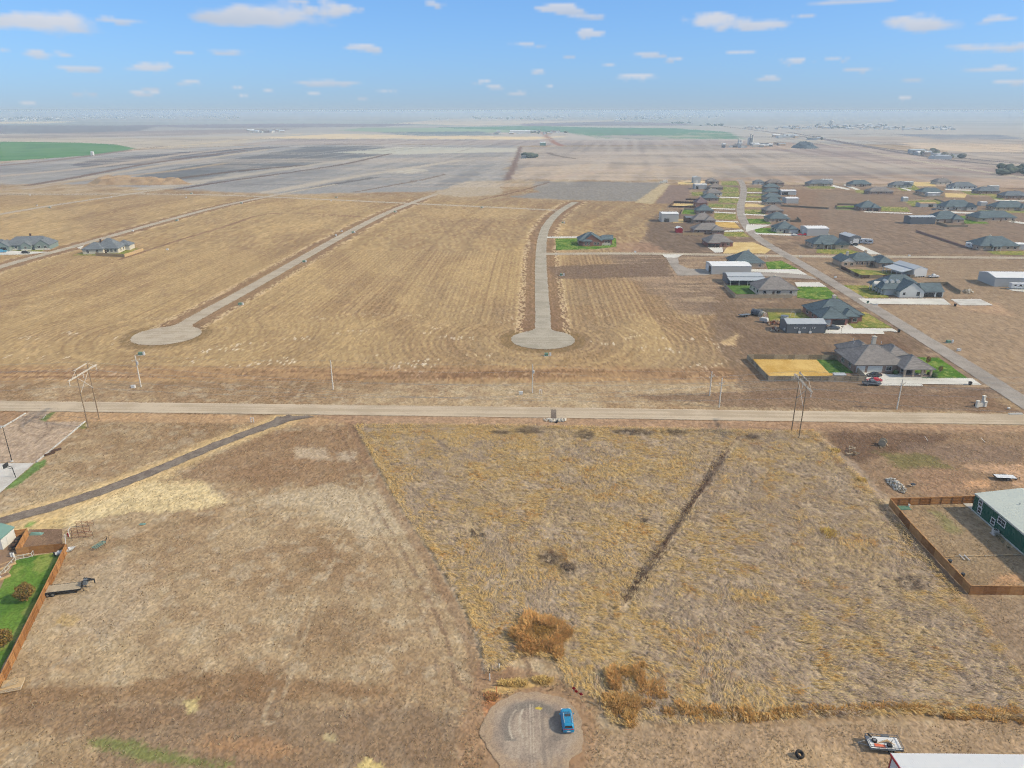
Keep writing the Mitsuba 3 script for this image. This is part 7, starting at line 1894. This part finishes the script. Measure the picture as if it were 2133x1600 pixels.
# utility boxes: green transformer and white pedestal, one pair by each lot line
BOX = [(500, 635), (633, 546), (735, 485), (822, 442), (502, 424), (368, 460), (293, 739), (1138, 741), (1169, 574), (1172, 465), (103, 433), (700, 412), (398, 404), (1975, 714), (1003, 433)]
WHERE = ['right of the west street, near its turning circle', 'halfway up the right side of the west street', 'right of the west street beside a white sign', 'near the far end of the west street', 'right of the far left street, near the crossing', 'right of the far left street, lower', 'below the left turning circle', 'just below the centre turning circle', 'right of the centre street below the crossing', 'right of the centre street on its bend', 'right of the outer left street', 'beyond the back street in the middle', 'at the junction of the back street, left', 'on bare soil right of the asphalt street', 'on the back street before the centre street']
for (px, py), w in zip(BOX, WHERE):
    o = spot(px, py); s = .95
    piece('transformer_box', 'green utility box ' + w, 'utility box', lambda B: B.box(-.65, -.5, 0, .65, .5, .95 * s), 'transformer_green', o, part='housing', more=[('lid', lambda B: B.hull([(-.7, -.55, .95 * s), (.7, -.55, .95 * s), (-.7, .5, .95 * s), (.7, .5, .95 * s), (-.7, .5, 1.05 * s), (.7, .5, 1.05 * s)]), 'transformer_green'), ('pad', lambda B: B.box(-.9, -.7, -.02, .9, .7, .06), 'concrete_old')])
    piece('pedestal_box', 'white pedestal at utility box ' + w.replace(' beside a white sign', ''), 'utility box', lambda B: B.box(-.3, -.25, 0, .35, .25, 1.15 * s), 'pvc_white', o + [1.35, -.25], part='housing', more=[('cap', lambda B: B.box(-.34, -.29, 1.15 * s, .39, .29, 1.22 * s), 'metal_grey')])
SIGN = [(277, 482, 'white box right of the far left street below the pale lot'), (349, 521, 'white box on the stubble right of the pale stone house fence'), (712, 483, 'white sign beside the west street, upper'), (700, 491, 'white marker low beside the west street'), (1150, 497, 'white mailbox stand at the drive of the red brick house'), (1158, 533, 'white mailbox stand below the crossing of the centre street'), (77, 429, 'white block beside the outer left street'), (232, 411, 'white block on the back street, left'), (388, 412, 'white block on the back street, second'), (690, 419, 'white block on the back street, third'), (62, 407, 'small pale box beyond the back street at the left'), (1894, 534, 'white block on the cross street at the right'), (1596, 538, 'white hoop stand on the verge of the cross street'), (1667, 537, 'white hoop stand right of the asphalt street'),
        (1740, 579, 'white box on soil left of the long brick house fence'), (1997, 731, 'white valve cover right of the asphalt street'), (1085, 821, 'white marker at the foot of the pole before the centre circle'), (1126, 821, 'upright white marker right of that pole'), (278, 808, 'white marker at the foot of the left pale pole'), (526, 880, 'small pale posts on the verge left of the black track'), (1323, 526, 'white utility lid along the cross street')]
for px, py, lab in SIGN:
    o = spot(px, py); tall = 'stand' in lab or 'upright' in lab or 'posts' in lab
    if tall:
        piece('marker_stand', lab, 'marker', lambda B: (B.box(-.45, -.08, 0, -.3, .08, 1.3), B.box(.3, -.08, 0, .45, .08, 1.3)), 'pvc_white', o, part='leg', more=[('bar', lambda B: B.box(-.45, -.09, 1.3, .45, .09, 1.45), 'pvc_white')])
    else:
        piece('marker_box', lab, 'marker', lambda B: B.box(-.6, -.35, 0, .6, .35, .8), 'pvc_white', o, part='housing', more=[('lid', lambda B: B.box(-.65, -.4, .8, .65, .4, .88), 'metal_grey')])


def grain_bin():
    o = spot(1577, 657); k = thing('water_tank', 'dark ribbed tank lying behind the arched frame left of the teal-roofed house', 'tank')
    B = MB((o[0], o[1], 0), -.75); B.bar((-2.4, 0, 1.35), (2.2, 0, 1.35), 1.3, n=16); obj('tank', B, 'paint_grey', k, 30)
    B = MB((o[0], o[1], 0), -.75); [B.bar((x, 0, 1.35), (x + .12, 0, 1.35), 1.36, n=16) for x in (-1.6, 0, 1.5)]; obj('band', B, 'black_steel', k)
    B = MB((o[0], o[1], 0), -.75); [B.box(x, -1., 0, x + .3, 1., .5) for x in (-1.8, 1.2)]; obj('cradle', B, 'black_steel', k)
    o = spot(1589, 662); k = thing('arched_frame', 'white arched hoop frame at the corner of the dry yard', 'frame')
    for j in range(3):
        B = MB((o[0], o[1], 0), .1); t = np.linspace(0, np.pi, 12)
        for i in range(11):
            B.bar((1.3 * math.cos(t[i]), j * .7, 1.2 + 1.3 * math.sin(t[i])), (1.3 * math.cos(t[i + 1]), j * .7, 1.2 + 1.3 * math.sin(t[i + 1])), .06, n=5)
        B.bar((1.3, j * .7, 0), (1.3, j * .7, 1.2), .06, n=5); B.bar((-1.3, j * .7, 0), (-1.3, j * .7, 1.2), .06, n=5); obj('hoop', B, 'pvc_white', k)
    o = spot(1591, 671); k = thing('box_trailer', 'small grey rounded trailer below the arched frame', 'trailer')
    B = MB((o[0], o[1], 0), -.7); B.hull([(x, y, z) for x, z in ((-1.6, .5), (-1.6, 1.5), (-1.2, 1.9), (1.2, 1.9), (1.7, 1.4), (1.7, .5)) for y in (-.9, .9)]); obj('body', B, 'metal_grey', k); wheels(k, o, -.7, (0,), 1.0, .3)


grain_bin()
piece('hot_tub', 'low grey covered tub in the dry yard behind the slate shed', 'tub', lambda B: B.bar((0, 0, 0), (0, 0, .8), 1.6, n=14), 'siding_grey', spot(1634, 662), part='shell', more=[('cover', lambda B: B.bar((0, 0, .8), (0, 0, .92), 1.68, n=14), 'paint_grey')])
piece('yard_arch', 'white garden arch in the dry yard behind the slate shed', 'arch', lambda B: (B.bar((-.9, 0, 0), (-.9, 0, 1.6), .07), B.bar((.9, 0, 0), (.9, 0, 1.6), .07)), 'pvc_white', spot(1651, 661), part='leg', more=[('hoop', lambda B: [B.bar((.9 * math.cos(t), 0, 1.6 + .9 * math.sin(t)), (.9 * math.cos(t + .4), 0, 1.6 + .9 * math.sin(t + .4)), .07) for t in np.arange(0, 3.0, .4)], 'pvc_white')])
piece('storage_chest', 'low grey storage chest in the yellow yard by its near fence', 'chest', lambda B: B.box(-1.9, -.8, 0, 1.9, .8, .9), 'siding_grey', spot(1748, 785), part='box', more=[('lid', lambda B: B.hull([(-2, -.9, .9), (2, -.9, .9), (-2, .9, .9), (2, .9, .9), (-2, .9, 1.15), (2, .9, 1.15)]), 'metal_roofgrey')])
piece('satellite_dish', 'white dish on a post at the left wall of the big grey house', 'dish', lambda B: B.bar((0, 0, 0), (0, 0, 1.9), .05), 'galvanised', spot(1755, 764), part='post', more=[('dish', lambda B: B.bar((0, -.1, 2.0), (0, 0, 2.1), .5, .05, 12), 'metal_white')])
piece('drive_post', 'tall thin post on the concrete drive of the teal-roofed house', 'post', lambda B: B.bar((0, 0, 0), (0, 0, 2.6), .07), 'black_steel', spot(1752, 694), part='post', more=[('lamp', lambda B: B.box(-.4, -.1, 2.6, .4, .1, 2.8), 'black_steel')])
for px, py, lab in ((1872, 692, 'dark wheelie bin where the teal-roofed house drive meets the street'), (1807, 632, 'green wheelie bin at the white farmhouse drive'), (2020, 802, 'dark mailbox where the grey house drive meets the street'), (1989, 638, 'dark bin on bare soil below the concrete slab')):
    piece('wheelie_bin', lab, 'bin', lambda B: B.hull([(x, y, z) for z, s in ((0, .3), (1.05, .4)) for x in (-s, s) for y in (-s, s)]), 'paint_black' if 'green' not in lab else 'transformer_green', spot(px, py), part='bin', more=[('lid', lambda B: B.box(-.44, -.46, 1.05, .44, .46, 1.13), 'black_steel')])
for i, (px, py) in enumerate(((1819, 634), (1824, 635))):
    piece('pipe', ('left' if i == 0 else 'right') + ' of two white culvert pipes beside the farmhouse drive', 'pipe', lambda B: B.bar((-1.0, .9, .2), (.6, -.9, .2), .16, n=8), 'pvc_white', spot(px, py), part='pipe')

# ------------------------------------------------------------------ the far plain
def mound(name, pts, h, mat, seed):
    P = Polygon(spots(pts)); x0, y0, x1, y1 = P.bounds
    nx, ny = 90, 26
    X, Y = np.meshgrid(np.linspace(x0, x1, nx), np.linspace(y0, y1, ny)); x, y = X.ravel(), Y.ravel()
    d = shapely.distance(P.exterior, shapely.points(x, y)) * shapely.contains_xy(P, x, y)
    z = np.minimum(h, d * .6) * (.55 + .9 * fb(x / 9, y / 9, 3, seed)) - .05
    i, j = np.meshgrid(np.arange(nx - 1), np.arange(ny - 1)); a = (j * nx + i).ravel()
    k = obj(name, (np.stack([x, y, z], 1), np.vstack([np.stack([a, a + 1, a + nx + 1], 1), np.stack([a, a + nx + 1, a + nx], 1)])), mat)
    labels[k] = {'kind': 'structure'}


gravel('berm_soil', (164, 136, 108), (200, 172, 138), 8)
gravel('dark_mound_soil', (84, 100, 112), (104, 116, 124), 20)
mound('soil_berm', [(185, 382), (196, 376), (250, 374.5), (330, 377), (385, 380), (400, 384), (300, 386), (200, 386)], 5.5, 'berm_soil', 3)
mound('dark_mound', [(1648, 308), (1655, 302), (1690, 303), (1706, 309), (1680, 310)], 9, 'dark_mound_soil', 4)
rF = random.Random(17)


def far_building(px, py, w, d, h, wall, roof, label, group, name='far_building'):
    a = spot(px, py)
    k = thing(name, label, 'building', group)
    B = MB((a[0], a[1], -.1), rF.uniform(-.3, .3)); B.box(-w / 2, 0, 0, w / 2, d, h); obj('walls', B, wall, k)
    B = MB((a[0], a[1], -.1), 0); B.o = np.array([a[0], a[1], -.1]); 
    rf, fill, hh = gable_roof(-w / 2, 0, w / 2, d, h, .3, .3, 'x')
    B.man(rf + fill); obj('roof', B, roof, k)
    return k


def far_tree(px, py, h, r, label, group, colour='far_leaf', name='far_tree'):
    a = spot(px, py); k = thing(name, label, 'tree', group)
    m = trimesh.creation.icosphere(2, 1.0)
    m.vertices *= (.7 + .6 * meshkit.fbm(m.vertices * 1.7 + px, 2))[:, None]
    m.vertices = m.vertices * [r, r, h * .45] + [a[0], a[1], h * .55]
    obj('crown', m, colour, k)
    B = MB((a[0], a[1], -.1)); B.bar((0, 0, 0), (0, 0, h * .5), h * .04, h * .025, 5); obj('trunk', B, 'old_wood_dark', k)


dif('far_leaf', 98, 108, 96, .3, 3); dif('far_leaf_grey', 124, 124, 116, .3, 3)
WL = ['siding_grey', 'siding_grey', 'stone_cream', 'brick_tan', 'siding_white']; RF = ['metal_white', 'metal_roofgrey', 'shingle_grey', 'shingle_brown', 'metal_roofgrey']
TOWNS = [  # left, right, top, bottom, buildings, trees, text
    (0, 125, 246.5, 252, 22, 16, 'in the hazy settlement at the far left edge'), (125, 500, 240, 247.5, 46, 34, 'in the long hazy settlement at the upper left'), (516, 592, 273, 277, 22, 0, 'in the pale feedlot at the upper left middle'),
    (985, 1180, 244, 250, 16, 16, 'in the hazy settlement on the horizon above the white barn'), (1180, 1520, 236, 247, 34, 20, 'in the far hazy town on the horizon, centre right'), (1280, 1400, 247, 252, 14, 6, 'along the hazy highway near the horizon'), (1690, 1850, 260, 270, 40, 30, 'in the hazy town at the upper right'), (1560, 1690, 264, 270, 18, 6, 'in the hazy outskirts left of the upper right town'), (1850, 2000, 266, 271, 14, 12, 'on the hazy right fringe of the upper right town'), (1900, 1955, 319, 325, 9, 7, 'in the left cluster along the highway'), (1958, 2005, 327, 332.5, 7, 6, 'in the right cluster along the highway'), (1620, 1665, 284, 290, 8, 2, 'beside the highway beyond the silos'), (1690, 1715, 288, 292, 4, 1, 'just right of those beside the highway beyond the silos')]
for x0, x1, y0, y1, nb, nt, txt in TOWNS:
    for i in range(nb):
        px, py = rF.uniform(x0, x1), rF.uniform(y0, y1)
        s = 1.0 + (y0 < 252) * 1.1
        far_building(px, py, rF.uniform(10, 34) * s, rF.uniform(9, 16) * s, rF.uniform(3.5, 7) * s, rF.choice(WL), rF.choice(RF), 'tiny pale building ' + txt, 'tiny buildings ' + txt)
    for i in range(nt):
        px, py = rF.uniform(x0, x1), rF.uniform(y0, y1)
        s = 1.0 + (y0 < 252) * 1.0
        far_tree(px, py, rF.uniform(6, 11) * s, rF.uniform(4, 8) * s, 'small dark tree ' + txt, 'small trees ' + txt, rF.choice(('far_leaf', 'far_leaf_grey')))
for x0, x1, y0, y1, n, txt in ((1398, 1442, 255, 258.5, 26, 'in the dark grove beside the hazy highway'), (1455, 1510, 259.5, 263, 16, 'in the thin grove below the hazy highway'), (1083, 1118, 327, 329.5, 12, 'in the dark hedge on the plain beyond the centre street'), (2078, 2140, 352, 366, 10, 'along the railway at the right edge'), (860, 1040, 247, 249, 9, 'standing alone on the pale field near the horizon'), (1100, 1180, 276, 279, 8, 'among the buildings right of the long white barn')):
    for i in range(n):
        far_tree(rF.uniform(x0, x1), rF.uniform(y0, y1), rF.uniform(6, 10), rF.uniform(5, 9), 'dark tree ' + txt, 'trees ' + txt)
metal_shed('very long white barn far out on the plain, left of a cluster of pale sheds', 1062, 1105, 278.5, 30, 10, 'metal_white', 'siding_white', 'x', .14, name='far_barn', cat='barn')
metal_shed('white-green shed standing alone on the plain above the dark hedge', 1125, 1137, 303.5, 16, 7, 'metal_white', 'tarp_teal', 'x', .2, name='far_barn', cat='barn')
metal_shed('dark shed row on the plain beside the hedge', 1086, 1096, 330, 8, 4, 'metal_slate', 'metal_slate', 'x', .2, name='far_barn', cat='barn')
metal_shed('white pivot hut at the edge of the round green field', 189.5, 194, 324, 5, 7, 'metal_white', 'siding_white', 'x', .2, name='pivot_hut', cat='hut')
for i in range(16):
    far_building(rF.uniform(1030, 1185), rF.uniform(275, 281), rF.uniform(8, 20), rF.uniform(8, 14), rF.uniform(4, 7), rF.choice(WL), rF.choice(RF), 'tiny pale shed in the cluster around the long white barn', 'tiny sheds around the long white barn')


def elevator():
    k = thing('grain_elevator', 'tall pale grain silos with dark leg towers on the plain at the upper right', 'silos')
    for px, h in ((1538.5, 14), (1543, 13), (1558.5, 17), (1562.5, 17), (1566, 17)):
        a = spot(px, 302); B = MB((a[0], a[1], -.1)); B.bar((0, 0, 0), (0, 0, h), 2.6, n=14); B.bar((0, 0, h), (0, 0, h + 1.6), 2.6, .3, 14); obj('silo', B, 'siding_white', k, 30)
    for px, h in ((1561, 24), (1565, 22)):
        a = spot(px, 302); B = MB((a[0], a[1], -.1)); B.box(-.9, -3.4, 0, .9, -2.7, h); B.box(-1.6, -3.8, h, 1.6, -2.2, h + 2); obj('leg_tower', B, 'metal_slate', k)
    for i in range(26):
        px = rF.uniform(1500, 1632); py = rF.uniform(301, 308.5)
        far_building(px, py, rF.uniform(6, 22), rF.uniform(6, 12), rF.uniform(3, 6), rF.choice(WL + ['metal_slate', 'metal_slate']), rF.choice(RF + ['metal_slate']), 'small building in the yards around the grain silos', 'small buildings around the grain silos')
    a = spot(1730, 268); k = thing('water_tower', 'hazy water tower rising over the upper right town', 'tower')
    B = MB((a[0], a[1], 0)); B.bar((0, 0, 0), (0, 0, 26), 4, 3, 10); obj('shaft', B, 'siding_grey', k); B = MB((a[0], a[1], 0)); B.bar((0, 0, 26), (0, 0, 36), 9, 9, 14); B.bar((0, 0, 36), (0, 0, 39), 9, 2, 14); obj('tank', B, 'siding_grey', k)


elevator()
